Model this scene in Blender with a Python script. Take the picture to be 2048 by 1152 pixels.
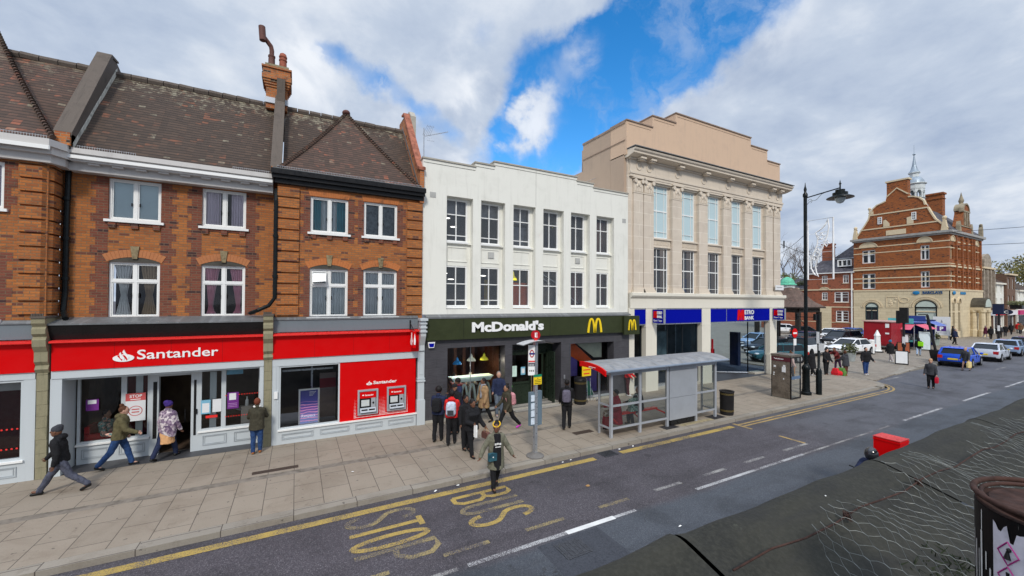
import bpy, math, random
from mathutils import Vector, Matrix
R=math.radians; PI=math.pi
rnd=random.Random(7)
for o in list(bpy.data.objects): bpy.data.objects.remove(o)
S=bpy.context.scene; COL=S.collection
# ---------------------------------------------------------------- camera
YAW,PIT,ROL=R(28.28),R(0.78),R(0.33)
fw=Vector((math.sin(YAW)*math.cos(PIT),math.cos(YAW)*math.cos(PIT),math.sin(PIT)))
rt=Vector((math.cos(YAW),-math.sin(YAW),0)); up=rt.cross(fw)
rr=rt*math.cos(ROL)+up*math.sin(ROL); uu=up*math.cos(ROL)-rt*math.sin(ROL)
cd=bpy.data.cameras.new('camera'); cam=bpy.data.objects.new('camera',cd); COL.objects.link(cam)
cam.matrix_world=Matrix(((rr.x,uu.x,-fw.x,0),(rr.y,uu.y,-fw.y,0),(rr.z,uu.z,-fw.z,4.7),(0,0,0,1)))
cd.sensor_width=36; cd.lens=14.08; cd.shift_y=0.00705; cd.clip_start=0.05; cd.clip_end=3000
S.camera=cam
# ---------------------------------------------------------------- exposure, sun, sky
S.view_settings.view_transform='Standard'; S.view_settings.look='None'
S.view_settings.exposure=0.35; S.view_settings.gamma=1
S.render.resolution_x=1024; S.render.resolution_y=576
SUN_EL,SUN_AZ=R(40),R(205)      # azimuth clockwise from +Y: the sun stands behind the camera, to its left
sd=bpy.data.lights.new('sun','SUN'); sd.energy=1.9; sd.angle=R(10); sd.color=(1,.95,.87)
so=bpy.data.objects.new('sun',sd); COL.objects.link(so)
sdir=Vector((math.sin(SUN_AZ)*math.cos(SUN_EL),math.cos(SUN_AZ)*math.cos(SUN_EL),math.sin(SUN_EL)))
so.rotation_euler=sdir.to_track_quat('Z','Y').to_euler(); so.location=(0,-30,40)

class NT:
    "small node-tree writer"
    def __init__(s,t): s.t=t; s.n=t.nodes; s.l=t.links
    def add(s,k,**kw):
        n=s.n.new(k)
        for a,b in kw.items(): setattr(n,a,b)
        return n
    def set(s,sock,v):
        if hasattr(v,'is_output') : s.l.new(v,sock)
        else: sock.default_value=v
    def math(s,op,a,b=0,c=0,clamp=False):
        n=s.add('ShaderNodeMath',operation=op,use_clamp=clamp)
        s.set(n.inputs[0],a); s.set(n.inputs[1],b); s.set(n.inputs[2],c); return n.outputs[0]
    def vmath(s,op,a,b=(0,0,0)):
        n=s.add('ShaderNodeVectorMath',operation=op); s.set(n.inputs[0],a); s.set(n.inputs[1],b)
        return n.outputs['Value'] if op in('DOT_PRODUCT','LENGTH','DISTANCE') else n.outputs[0]
    def mix(s,f,a,b,mode='MIX'):
        n=s.add('ShaderNodeMix',data_type='RGBA',blend_type=mode); s.set(n.inputs[0],f)
        s.set(n.inputs[6],a if hasattr(a,'is_output') else c4(a)); s.set(n.inputs[7],b if hasattr(b,'is_output') else c4(b)); return n.outputs[2]
    def noise(s,vec,scale,detail=4,rough=.55,dist=0,out=0):
        n=s.add('ShaderNodeTexNoise'); s.l.new(vec,n.inputs['Vector']); n.inputs['Scale'].default_value=scale
        n.inputs['Detail'].default_value=detail; n.inputs['Roughness'].default_value=rough; n.inputs['Distortion'].default_value=dist
        return n.outputs[out]
    def ramp(s,f,stops):
        n=s.add('ShaderNodeValToRGB'); s.l.new(f,n.inputs[0]); cr=n.color_ramp
        while len(cr.elements)>1: cr.elements.remove(cr.elements[-1])
        cr.elements[0].position=stops[0][0]; cr.elements[0].color=c4(stops[0][1])
        for p,c in stops[1:]:
            e=cr.elements.new(p); e.color=c4(c)
        return n.outputs[0]
    def mr(s,v,a,b,c=0,d=1):
        n=s.add('ShaderNodeMapRange'); s.set(n.inputs[0],v)
        for i,k in enumerate((a,b,c,d)): n.inputs[i+1].default_value=k
        n.interpolation_type='SMOOTHSTEP'; return n.outputs[0]
    def comb(s,x,y,z=0):
        n=s.add('ShaderNodeCombineXYZ'); s.set(n.inputs[0],x); s.set(n.inputs[1],y); s.set(n.inputs[2],z); return n.outputs[0]
    def sep(s,v):
        n=s.add('ShaderNodeSeparateXYZ'); s.l.new(v,n.inputs[0]); return n.outputs
def c4(c):
    if isinstance(c,(int,float)): c=(c,c,c)
    return tuple(c)+(1,) if len(c)==3 else tuple(c)

W=bpy.data.worlds.new('World'); S.world=W; W.use_nodes=True
W.node_tree.nodes.clear(); N=NT(W.node_tree)
bg=N.add('ShaderNodeBackground'); wo=N.add('ShaderNodeOutputWorld'); N.l.new(bg.outputs[0],wo.inputs[0])
sky=N.add('ShaderNodeTexSky',sky_type='NISHITA'); sky.sun_disc=False
sky.sun_elevation=SUN_EL; sky.sun_rotation=SUN_AZ; sky.air_density=1.0; sky.ozone_density=2.5; sky.dust_density=.3
bg.inputs[1].default_value=0.10
tc=N.add('ShaderNodeTexCoord'); D=tc.outputs['Generated']
def skydir(az,el): return (math.sin(R(az))*math.cos(R(el)),math.cos(R(az))*math.cos(R(el)),math.sin(R(el)))
dz=N.sep(D)[2]
# clouds: noise on a high plane, thinned where the blue gap lies (a band across the sky)
dzc=N.math('ADD',N.math('MAXIMUM',dz,0.0),0.22)
dx_=N.math('DIVIDE',N.sep(D)[0],dzc); dy_=N.math('DIVIDE',N.sep(D)[1],dzc)
P=N.comb(dx_,dy_,0)
n1=N.noise(P,1.3,8,.55,.25); n2=N.noise(P,3.6,8,.6,.2); nb=N.noise(D,9,6,.6,.3)
def blob(az,el,r):
    d=N.vmath('DISTANCE',D,skydir(az,el))
    return N.mr(d,r,r*.25,0,1)
GAPS=[(58.0, 35.4, 0.18, 1.0), (53.4, 33.7, 0.165, 1.0), (47.3, 31.0, 0.165, 1.0), (42.6, 27.8, 0.16, 1.0), (35.7, 24.3, 0.168, 1), (30.7, 20.7, 0.14, 0.9), (27.1, 21.3, 0.10, 0.6), (39.2, 26.4, 0.154, 1), (41.9, 33.1, 0.095, 0.6), (49.2, 32.6, 0.132, 1), (23.4, 35.6, 0.08, 0.4), (22.7, 33.1, 0.08, 0.3), (29.2, 31.7, 0.10, 0.35), (2.3, 30.2, 0.06, 0.5), (5.9, 28.9, 0.072, 0.72), (10.4, 27.0, 0.075, 0.74), (15.1, 24.7, 0.08, 0.74), (19.3, 22.3, 0.07, 0.6), (34.3, 28.9, 0.138, 0.7), (22.2, 17.4, 0.095, 0.5), (33.6, 19.4, 0.112, 0.6)]
PUFF=[(23.5, 25.5, 0.163, 0.9), (28.6, 26.2, 0.144, 0.8), (38.9, 31.3, 0.07, 0.35), (36.8, 30.9, 0.08, 0.4), (23.5, 31.4, 0.077, 0.8), (22.1, 21.2, 0.112, 1), (20.7, 20.5, 0.093, 1), (0.0, 28.0, 0.118, 0.9), (3.5, 26.6, 0.109, 0.8), (60.1, 27.6, 0.066, 0.5), (55.6, 25.6, 0.06, 0.5), (50.8, 23.8, 0.06, 0.5), (30.7, 23.2, 0.092, 0.6), (9.8, 23.2, 0.137, 0.7), (62.2, 30.6, 0.074, 0.6), (43.7, 25.7, 0.07, 0.45)]
g=None
DW=N.vmath('ADD',D,N.vmath('SUBTRACT',N.vmath('MULTIPLY',N.noise(D,5,6,.6,0,1),(.12,.12,.12)),(.06,.06,.06)))
DW=N.vmath('ADD',DW,N.vmath('SUBTRACT',N.vmath('MULTIPLY',N.noise(D,17,5,.6,0,1),(.05,.05,.05)),(.025,.025,.025)))
def soft(L,V):
    g=None
    for az,el,r,k in L:
        d=N.math('DIVIDE',N.vmath('DISTANCE',V,skydir(az,el)),r*.62); b=N.math('MULTIPLY',N.math('EXPONENT',N.math('MULTIPLY',N.math('MULTIPLY',d,d),-1)),k)
        g=b if g is None else N.math('ADD',g,b)
    return g
g=N.mr(soft(GAPS,DW),.42,1.0,0,1)
pf=N.math('MINIMUM',soft(PUFF,DW),1.2)
pfn=N.math('MULTIPLY',pf,N.mr(N.noise(D,7,6,.55,.3),.36,.66,0,1))
cover=N.math('SUBTRACT',1.0,g,clamp=True)
cover=N.math('MAXIMUM',cover,N.mr(pfn,.12,.9,0,.92))
wisp=N.math('MULTIPLY',N.mr(N.noise(DW,9,7,.62,.4),.44,.70,0,.8),N.mr(g,1.0,.5,.4,1)); cover=N.math('MAXIMUM',cover,wisp)
shade=N.math('ADD',N.math('MULTIPLY',n1,.6),N.math('MULTIPLY',n2,.4))
cl=N.ramp(shade,[(.36,(3.0,3.7,5.0)),(.5,(4.3,4.95,6.0)),(.62,(6.2,6.6,7.2))])
cl=N.mix(N.math('MULTIPLY',pfn,.9,clamp=True),cl,(6.9,7.2,7.7))
# an overcast sky is up to three times brighter overhead than near the horizon
zen=N.mr(dz,.62,1.0,1,2.8)
cl=N.mix(1.0,cl,N.comb(zen,zen,zen),'MULTIPLY')
hs=N.add('ShaderNodeHueSaturation'); hs.inputs['Saturation'].default_value=1.38; hs.inputs['Value'].default_value=1.7; N.l.new(sky.outputs[0],hs.inputs['Color'])
fin=N.mix(cover,hs.outputs[0],cl)
fin=N.mix(N.mr(dz,-.005,-.02,0,1),fin,(1.2,1.2,1.2))
N.l.new(fin,bg.inputs[0])
# ---------------------------------------------------------------- objects, parts, labels
def tag(o,label=None,cat=None,group=None,kind=None):
    if label: o['label']=label
    if cat: o['category']=cat
    if group: o['group']=group
    if kind: o['kind']=kind
    return o
def thing(name,label,cat,loc=(0,0,0),rot=0,group=None,kind=None):
    o=bpy.data.objects.new(name,None); COL.objects.link(o); o.empty_display_size=.2
    o.location=loc; o.rotation_euler=(0,0,R(rot)); return tag(o,label,cat,group,kind)
def rootof(o):
    while o.parent: o=o.parent
    return o
SPLIT=set('dark_brick_band quoin glass_panel end_pilaster brick_corbel window_arch flat_arch keystone finial pier sill roundel window_panel arch_infill door_frame side_light door_button air_vent interior_item notice_board slot sticker headlight sill_ bench_bracket star pilaster_shaft stair_rail ceiling_light window_dots glazing_bar interior_strip interior_screen handle goods timetable porch_column strap eye lintel_ gable_dressing window_graphic panel_ chimney_ drainpipe_'.split())
class MB:
    "collects shapes and links them as ONE mesh object"
    def __init__(s,T=None): s.v=[];s.f=[];s.m=[];s.T=T;s.cur=0
    def add(s,vs,fs):
        b=len(s.v)
        for p in vs: s.v.append(tuple(s.T(*p)) if s.T else tuple(p))
        for f in fs: s.f.append(tuple(b+i for i in f)); s.m.append(s.cur)
    def box(s,x0,x1,y0,y1,z0,z1):
        if x0>x1:x0,x1=x1,x0
        if y0>y1:y0,y1=y1,y0
        if z0>z1:z0,z1=z1,z0
        s.add([(x0,y0,z0),(x1,y0,z0),(x1,y1,z0),(x0,y1,z0),(x0,y0,z1),(x1,y0,z1),(x1,y1,z1),(x0,y1,z1)],
              [(3,2,1,0),(4,5,6,7),(0,1,5,4),(1,2,6,5),(2,3,7,6),(3,0,4,7)]); return s
    def prism(s,pts,ax,a,b):
        "2-D outline extruded: ax 'y' -> pts are (x,z); 'x' -> (y,z); 'z' -> (x,y)"
        n=len(pts); mk={'y':lambda p,t:(p[0],t,p[1]),'x':lambda p,t:(t,p[0],p[1]),'z':lambda p,t:(p[0],p[1],t)}[ax]
        vs=[mk(p,a) for p in pts]+[mk(p,b) for p in pts]
        ar=sum(pts[i][0]*pts[(i+1)%n][1]-pts[(i+1)%n][0]*pts[i][1] for i in range(n))
        flip=(ar>0)==(b>a)
        if ax=='y': flip=not flip
        fs=[tuple(range(n-1,-1,-1)),tuple(range(n,2*n))]+[(i,(i+1)%n,n+(i+1)%n,n+i) for i in range(n)]
        if not flip: fs=[tuple(reversed(f)) for f in fs]
        s.add(vs,fs); return s
    def poly(s,pts): s.add(pts,[tuple(range(len(pts)))]); return s
    def ring(s,x0,x1,z0,z1,y0,y1,t):
        s.box(x0,x0+t,y0,y1,z0,z1).box(x1-t,x1,y0,y1,z0,z1).box(x0+t,x1-t,y0,y1,z0,z0+t).box(x0+t,x1-t,y0,y1,z1-t,z1); return s
    def tube(s,pts,r,n=8,close=False):
        pts=[Vector(p) for p in pts]; k=len(pts)
        rs=r if isinstance(r,(list,tuple)) else [r]*k
        vs=[];ref=None
        for i,p in enumerate(pts):
            if close: t=pts[(i+1)%k]-pts[i-1]
            else: t=pts[min(i+1,k-1)]-pts[max(i-1,0)]
            t.normalize()
            if ref is None:
                ref=Vector((0,0,1)) if abs(t.z)<.9 else Vector((1,0,0))
                ref=(ref-t*ref.dot(t)).normalized()
            ref=(ref-t*ref.dot(t)); 
            if ref.length<1e-6: ref=t.orthogonal()
            ref.normalize(); b=t.cross(ref)
            for j in range(n):
                a=2*PI*j/n; vs.append(p+(ref*math.cos(a)+b*math.sin(a))*rs[i])
        fs=[]
        for i in range(k if close else k-1):
            for j in range(n):
                i2=(i+1)%k; fs.append((i*n+j,i*n+(j+1)%n,i2*n+(j+1)%n,i2*n+j))
        if not close: fs+= [tuple(range(n-1,-1,-1)),tuple((k-1)*n+j for j in range(n))]
        s.add(vs,fs); return s
    def loft(s,rings,cap=True):
        n=len(rings[0]); vs=[p for r in rings for p in r]; fs=[]
        for i in range(len(rings)-1):
            for j in range(n): fs.append((i*n+j,i*n+(j+1)%n,(i+1)*n+(j+1)%n,(i+1)*n+j))
        if cap: fs+=[tuple(range(n-1,-1,-1)),tuple((len(rings)-1)*n+j for j in range(n))]
        s.add(vs,fs); return s
    def lathe(s,prof,c=(0,0),n=16,ph=0,sq=(1,1)):
        return s.loft([[(c[0]+r*math.cos(2*PI*j/n+ph)*sq[0],c[1]+r*math.sin(2*PI*j/n+ph)*sq[1],z) for j in range(n)] for r,z in prof])
    def ell(s,c,r,n=10,m=7,rotz=0,M=None):
        if not isinstance(r,(tuple,list)): r=(r,r,r)
        rg=[]
        for i in range(m+1):
            t=-PI/2+PI*max(.02,min(.98,i/m)); ring=[]
            for j in range(n):
                a=2*PI*j/n; v=Vector((r[0]*math.cos(t)*math.cos(a),r[1]*math.cos(t)*math.sin(a),r[2]*math.sin(t)))
                if M: v=M@v
                ring.append((c[0]+v.x,c[1]+v.y,c[2]+v.z))
            rg.append(ring)
        return s.loft(rg)
    def cap(s,a,b,ra,rb,n=10):
        "rounded tapering limb"
        a,b=Vector(a),Vector(b); d=(b-a); L=d.length; d=d/L if L>1e-6 else Vector((0,0,1))
        P=[];r=[]
        for k in (-.98,-.7,-.35): P.append(a+d*ra*k); r.append(ra*math.sqrt(1-k*k))
        P.append(a);r.append(ra);P.append(b);r.append(rb)
        for k in (.35,.7,.98): P.append(b+d*rb*k); r.append(rb*math.sqrt(1-k*k))
        return s.tube(P,r,n)
    def build(s,name,mat,parent=None,smooth=False,local=False,label=None,cat=None,group=None,kind=None,uv=None):
        if parent is not None and name in SPLIT and not s.m.count(1):
            cs=s.clusters()
            if len(cs)>1:
                for c in cs[1:]: c._b(name,mat,parent,smooth,local,label)
                return cs[0]._b(name,mat,parent,smooth,local,label)
        return s._b(name,mat,parent,smooth,local,label,cat,group,kind)
    def clusters(s,gap=.12):
        "separate pieces, islands nearer than gap counted as one"
        par=list(range(len(s.v)))
        def fd(a):
            while par[a]!=a: par[a]=par[par[a]]; a=par[a]
            return a
        for f in s.f:
            for k in f[1:]: par[fd(k)]=fd(f[0])
        isl={}
        for i,f in enumerate(s.f): isl.setdefault(fd(f[0]),[]).append(i)
        G=[]
        for fs in isl.values():
            vs=[s.v[k] for i in fs for k in s.f[i]]; G.append([[min(v[a] for v in vs)-gap/2 for a in range(3)],[max(v[a] for v in vs)+gap/2 for a in range(3)],fs])
        ch=True
        while ch:
            ch=False; O=[]
            for g in G:
                for o in O:
                    if all(g[0][a]<=o[1][a] and o[0][a]<=g[1][a] for a in range(3)):
                        o[0]=[min(p,q) for p,q in zip(o[0],g[0])]; o[1]=[max(p,q) for p,q in zip(o[1],g[1])]; o[2]+=g[2]; ch=True; break
                else: O.append(g)
            G=O
        out=[]
        for g in G:
            b=MB(); mp={}
            for i in g[2]:
                for k in s.f[i]:
                    if k not in mp: mp[k]=len(b.v); b.v.append(s.v[k])
                b.f.append(tuple(mp[k] for k in s.f[i])); b.m.append(0)
            out.append(b)
        return out
    def _b(s,name,mat,parent=None,smooth=False,local=False,label=None,cat=None,group=None,kind=None):
        me=bpy.data.meshes.new(name); vs=s.v
        if parent is not None and not local:
            l=rootof(parent).location; vs=[(a-l.x,b-l.y,c-l.z) for a,b,c in vs]
        me.from_pydata(vs,[],s.f); me.validate(clean_customdata=False)
        for m in (mat if isinstance(mat,(list,tuple)) else [mat]): me.materials.append(m)
        if isinstance(mat,(list,tuple)) and len(me.polygons)==len(s.m):
            me.polygons.foreach_set('material_index',s.m)
        if smooth:
            me.polygons.foreach_set('use_smooth',[True]*len(me.polygons))
            if smooth!='all': me.set_sharp_from_angle(angle=R(38))
        o=bpy.data.objects.new(name,me); COL.objects.link(o); o.parent=parent
        return tag(o,label,cat,group,kind)
def facing_x(X0,Y0,out=-1):
    "wall frame for a wall standing along Y and seen from -X: u runs towards -Y, d goes into the wall"
    return lambda u,d,z:(X0+d,Y0-u,z)
def copytree(o,parent=None):
    c=o.copy(); COL.objects.link(c); c.parent=parent
    for ch in list(o.children): copytree(ch,c)
    return c
# ---------------------------------------------------------------- materials
MATS={}
def newmat(name):
    m=bpy.data.materials.new(name); m.use_nodes=True; m.node_tree.nodes.clear(); N=NT(m.node_tree)
    b=N.add('ShaderNodeBsdfPrincipled'); o=N.add('ShaderNodeOutputMaterial'); N.l.new(b.outputs[0],o.inputs[0])
    MATS[name]=m; return m,N,b
def bump(N,b,h,strength=.3,dist=.02):
    n=N.add('ShaderNodeBump'); n.inputs['Strength'].default_value=strength; n.inputs['Distance'].default_value=dist
    N.l.new(h,n.inputs['Height']); N.l.new(n.outputs[0],b.inputs['Normal'])
def mat(name,col,rough=.6,metal=0,var=.12,scale=2.5,bmp=.0,bscale=40,coat=0,dirt=0,emit=0,spec=.22):
    if name in MATS: return MATS[name]
    m,N,b=newmat(name); P=N.add('ShaderNodeTexCoord').outputs['Object']
    n=N.noise(P,scale,6,.6,.3)
    lo=tuple(max(0,c*(1-var*1.6)) for c in col); hi=tuple(min(1,c*(1+var)) for c in col)
    c=N.ramp(n,[(.3,lo),(.5,col),(.72,hi)])
    if var<.02: c=N.mix(0.0,col,col)
    if dirt:
        n2=N.noise(P,.9,8,.7,.6); c=N.mix(N.math('MULTIPLY',N.mr(n2,.5,.72,0,1),dirt),c,(.09,.08,.065))
    N.l.new(c,b.inputs['Base Color']); b.inputs['Metallic'].default_value=metal
    N.l.new(N.mr(N.noise(P,scale*3,3),.3,.7,max(.02,rough-.12),min(1,rough+.1)),b.inputs['Roughness'])
    b.inputs['Coat Weight'].default_value=coat; b.inputs['Specular IOR Level'].default_value=spec
    if bmp: bump(N,b,N.noise(P,bscale,4),bmp,.01)
    if emit:
        N.l.new(c,b.inputs['Emission Color']); b.inputs['Emission Strength'].default_value=emit
    return m
def wallvec(N,slope=1.0):
    "object coordinates laid on a wall whichever way it faces: (along, up)"
    tc=N.add('ShaderNodeTexCoord'); g=N.add('ShaderNodeNewGeometry'); p=N.sep(tc.outputs['Object']); n=N.sep(g.outputs['True Normal'])
    isx=N.math('GREATER_THAN',N.math('ABSOLUTE',n[0]),N.math('ABSOLUTE',n[1]))
    u=N.math('ADD',N.math('MULTIPLY',p[0],N.math('SUBTRACT',1,isx)),N.math('MULTIPLY',p[1],isx))
    return N.comb(u,N.math('MULTIPLY',p[2],slope),0),tc.outputs['Object']
def brickmat(name,ca,cb,mortar,bw=.225,rh=.075,ms=.009,blotch=.5,dark=(.05,.03,.025),hi=None,soot=.5):
    m,N,b=newmat(name); V,O=wallvec(N)
    t=N.add('ShaderNodeTexBrick'); N.l.new(V,t.inputs['Vector']); t.offset=.5
    for k,v in (('Scale',1.0),('Mortar Size',ms),('Mortar Smooth',.2),('Bias',-.1),('Brick Width',bw),('Row Height',rh)): t.inputs[k].default_value=v
    t.inputs['Color1'].default_value=c4(ca); t.inputs['Color2'].default_value=c4(cb); t.inputs['Mortar'].default_value=c4(mortar)
    c=t.outputs['Color']
    big=N.noise(O,.55,5,.6,.5)
    c=N.mix(N.math('MULTIPLY',N.mr(big,.46,.66,0,1),blotch),c,tuple(x*1.0 for x in (hi or ca)),'MIX')
    c=N.mix(t.outputs['Fac'],c,c4(mortar))
    # burnt headers: single bricks, darker
    w=N.add('ShaderNodeTexWhiteNoise',noise_dimensions='2D')
    q=N.vmath('FLOOR',N.vmath('DIVIDE',V,(bw,rh,1))); N.l.new(q,w.inputs['Vector'])
    c=N.mix(N.math('MULTIPLY',N.math('GREATER_THAN',w.outputs[0],.94),N.math('SUBTRACT',1,t.outputs['Fac'])),c,dark)
    s=N.noise(O,1.7,9,.72,.8); c=N.mix(N.math('MULTIPLY',N.mr(s,.5,.7,0,1),soot),c,(.05,.035,.028),'MIX')
    fine=N.noise(O,26,3); c=N.mix(N.mr(fine,.3,.75,0,.28),c,(.62,.4,.22),'MULTIPLY')
    N.l.new(c,b.inputs['Base Color']); b.inputs['Roughness'].default_value=.86
    h=N.math('ADD',N.math('SUBTRACT',1,t.outputs['Fac']),N.math('MULTIPLY',fine,.4)); bump(N,b,h,.6,.008)
    return m
brick=brickmat('orange_brick',(.45,.150,.033),(.29,.088,.024),(.22,.13,.065),blotch=.25,hi=(.46,.175,.042),dark=(.15,.05,.03),soot=.36)
dbrick=brickmat('dark_red_brick',(.22,.062,.032),(.13,.037,.024),(.17,.105,.065),blotch=.15,dark=(.05,.02,.02),soot=.35)
rbrick=brickmat('bank_brick',(.40,.12,.026),(.25,.072,.02),(.15,.075,.04),rh=.08,blotch=.4,soot=.45)
abrick=brickmat('annex_brick',(.36,.10,.05),(.26,.07,.035),(.26,.14,.08),rh=.08,blotch=.35,soot=.3)
cbrick=brickmat('chimney_brick',(.52,.17,.04),(.34,.09,.03),(.3,.22,.14),blotch=.4,soot=.85)
fbrick=brickmat('far_brick',(.17,.09,.055),(.11,.06,.04),(.2,.14,.1),blotch=.3,soot=.3)
def tilemat(name,a,b_,c_,red,lich,row=.105,w=.165,lichz=(10.2,12.5),la=.55,slope=1.0):
    m,N,b=newmat(name); V,O=wallvec(N,slope)
    wob=N.noise(O,1.2,2); V=N.vmath('ADD',V,N.comb(0,N.math('MULTIPLY',N.math('SUBTRACT',wob,.5),.09)))
    t=N.add('ShaderNodeTexBrick'); N.l.new(V,t.inputs['Vector']); t.offset=.5
    for k,v in (('Scale',1.0),('Mortar Size',.006),('Mortar Smooth',.3),('Brick Width',w),('Row Height',row)): t.inputs[k].default_value=v
    q=N.vmath('FLOOR',N.vmath('DIVIDE',N.vmath('ADD',V,N.comb(0,0)),(w,row,1)))
    wn=N.add('ShaderNodeTexWhiteNoise',noise_dimensions='2D'); N.l.new(q,wn.inputs['Vector'])
    z=N.sep(O)[2]; ln=N.noise(O,3.5,8,.75,.4)
    c=N.ramp(wn.outputs[0],[(0,a),(.45,b_),(.8,c_),(1,a)])
    pn=N.noise(O,1.4,5,.65,.5); wn2=N.math('MULTIPLY',N.math('GREATER_THAN',wn.outputs[0],.72),N.mr(pn,.5,.68,0,1))
    c=N.mix(wn2,c,red)
    c=N.mix(N.math('MULTIPLY',N.math('GREATER_THAN',N.math('FRACT',N.math('MULTIPLY',wn.outputs[0],7.3)),.96),N.mr(ln,.45,.6,0,.45)),c,lich)
    lf=N.math('MULTIPLY',N.mr(N.math('ADD',ln,N.mr(z,lichz[0],lichz[1],-.16,.1)),.52,.66,0,1),la)
    c=N.mix(lf,c,lich)
    # the butt of each tile course stands proud and leaves a thin dark gap under it
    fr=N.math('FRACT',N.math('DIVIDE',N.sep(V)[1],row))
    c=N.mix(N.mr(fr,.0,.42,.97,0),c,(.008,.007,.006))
    N.l.new(c,b.inputs['Base Color']); b.inputs['Roughness'].default_value=.9
    h=N.math('ADD',N.math('SUBTRACT',1,fr),N.math('MULTIPLY',wn.outputs[0],.35)); bump(N,b,h,.8,.03)
    return m
tile=tilemat('roof_tile',(.050,.031,.020),(.062,.038,.025),(.078,.047,.030),(.19,.07,.035),(.34,.31,.22),la=.6)
tile_red=tilemat('roof_tile_reddish',(.060,.034,.022),(.078,.043,.028),(.10,.052,.034),(.24,.08,.042),(.33,.29,.2),la=.3)
slate=tilemat('slate',(.055,.052,.062),(.08,.075,.09),(.10,.095,.11),(.12,.11,.13),(.2,.2,.2),row=.25,w=.3,lichz=(20,30),la=.2)
ptile=tilemat('pavilion_tile',(.10,.065,.05),(.14,.09,.07),(.17,.11,.085),(.2,.1,.07),(.26,.22,.18),row=.16,w=.2,lichz=(3,9),la=.4)
def streaky(name,col,stain,amt=.35,rough=.75,sc=1.0,fine=.1,bm=.1):
    "painted render or stone: blotches plus stains running down"
    m,N,b=newmat(name); V,O=wallvec(N); p=N.sep(V)
    st=N.noise(N.comb(N.math('MULTIPLY',p[0],6*sc),N.math('MULTIPLY',p[1],.5*sc),0),1,7,.65,.3)
    bl=N.noise(O,1.1*sc,8,.65,.4)
    f=N.math('MULTIPLY',N.math('ADD',N.mr(st,.5,.75,0,.7),N.mr(bl,.48,.75,0,.7)),amt,clamp=True)
    c=N.mix(f,col,stain); fn=N.noise(O,35,3)
    c=N.mix(N.mr(fn,.35,.7,0,fine),c,tuple(x*.75 for x in col))
    N.l.new(c,b.inputs['Base Color']); b.inputs['Roughness'].default_value=rough
    if bm: bump(N,b,N.math('ADD',fn,bl),bm,.01)
    return m
white_render=streaky('white_render',(.78,.77,.70),(.46,.45,.39),.38,.6)
cream=streaky('cream_paint',(.74,.70,.60),(.48,.44,.36),.22,.6)
beige=streaky('beige_render',(.62,.44,.305),(.36,.27,.21),.35,.75)
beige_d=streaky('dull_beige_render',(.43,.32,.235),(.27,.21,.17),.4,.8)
stone=streaky('pale_stone',(.66,.575,.47),(.36,.31,.26),.45,.8)
ystone=streaky('yellow_sandstone',(.62,.52,.33),(.36,.29,.18),.35,.85)
bandst=streaky('bank_band_stone',(.66,.54,.36),(.38,.30,.19),.5,.85)
mossy=streaky('mossy_sandstone',(.27,.245,.155),(.085,.09,.05),.9,.9,2.2,.3,.5)
coping=streaky('weathered_coping',(.115,.092,.075),(.04,.032,.027),.7,.9,2,.3,.6)
concrete=streaky('concrete',(.42,.39,.33),(.2,.19,.16),.6,.85,1.5,.2,.3)
lead=streaky('lead_flashing',(.13,.135,.14),(.38,.40,.42),.5,.5,1.5,.2,.3)
white=streaky('white_gloss',(.82,.82,.80),(.6,.6,.58),.18,.35)
cornice_w=streaky('cornice_paint',(.55,.53,.51),(.30,.28,.27),.4,.5)
shopgrey=streaky('shopfront_grey_paint',(.52,.56,.58),(.38,.40,.41),.22,.4)
bandgrey=streaky('fascia_grey_band',(.15,.18,.20),(.1,.12,.13),.4,.5)
slatetile=None
def tiled(name,a,b_,grout,w,h,ms=.006,rough=.4,off=.5,sk=.35):
    m,N,b=newmat(name); V,O=wallvec(N); t=N.add('ShaderNodeTexBrick'); N.l.new(V,t.inputs['Vector']); t.offset=off
    for k,v in (('Scale',1.0),('Mortar Size',ms),('Mortar Smooth',.2),('Brick Width',w),('Row Height',h)): t.inputs[k].default_value=v
    t.inputs['Color1'].default_value=c4(a); t.inputs['Color2'].default_value=c4(b_); t.inputs['Mortar'].default_value=c4(grout)
    p=N.sep(V); st=N.noise(N.comb(N.math('MULTIPLY',p[0],3),N.math('MULTIPLY',p[1],40),0),1,4)
    c=N.mix(N.mr(st,.4,.65,0,sk),t.outputs['Color'],tuple(x*1.7 for x in a))
    bl_=N.noise(O,1.3,7,.65,.4); c=N.mix(N.mr(bl_,.45,.72,0,.3),c,(.55,.52,.5),'MULTIPLY'); N.l.new(c,b.inputs['Base Color']); b.inputs['Roughness'].default_value=rough; bump(N,b,N.math('ADD',N.math('SUBTRACT',1,t.outputs['Fac']),N.math('MULTIPLY',st,.5 if sk else 0)),.25,.005)
    return m
slatewall=tiled('dark_stone_tile',(.065,.063,.07),(.05,.048,.055),(.03,.03,.032),.6,.3)
ashlar=tiled('ashlar_stone',(.64,.555,.455),(.60,.52,.43),(.74,.67,.57),1.6,.62,.014,.8,.5,.0)
ystone=tiled('yellow_ashlar',(.66,.555,.37),(.59,.49,.32),(.43,.35,.23),1.3,.42,.012,.8,.5,.0)
darkfloor=tiled('dark_lobby_floor',(.05,.05,.055),(.045,.045,.05),(.03,.03,.03),.6,.6,.004,.5)
red=mat('bank_red',(.62,.002,.003),.4,var=.01,scale=1,spec=.12)
red2=mat('red_trim',(.78,.035,.03),.3,var=.06)
blue=mat('sign_blue',(.002,.006,.30),.6,var=.01,spec=.03)
olive=mat('sign_olive',(.036,.044,.018),.45,var=.1)
olive2=mat('door_green',(.02,.03,.02),.35)
wht=mat('plain_white',(.85,.85,.84),.4,var=.03)
yel=mat('sign_yellow',(.85,.60,.02),.35,var=.05)
blk=mat('black_paint',(.012,.012,.013),.35)
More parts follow.
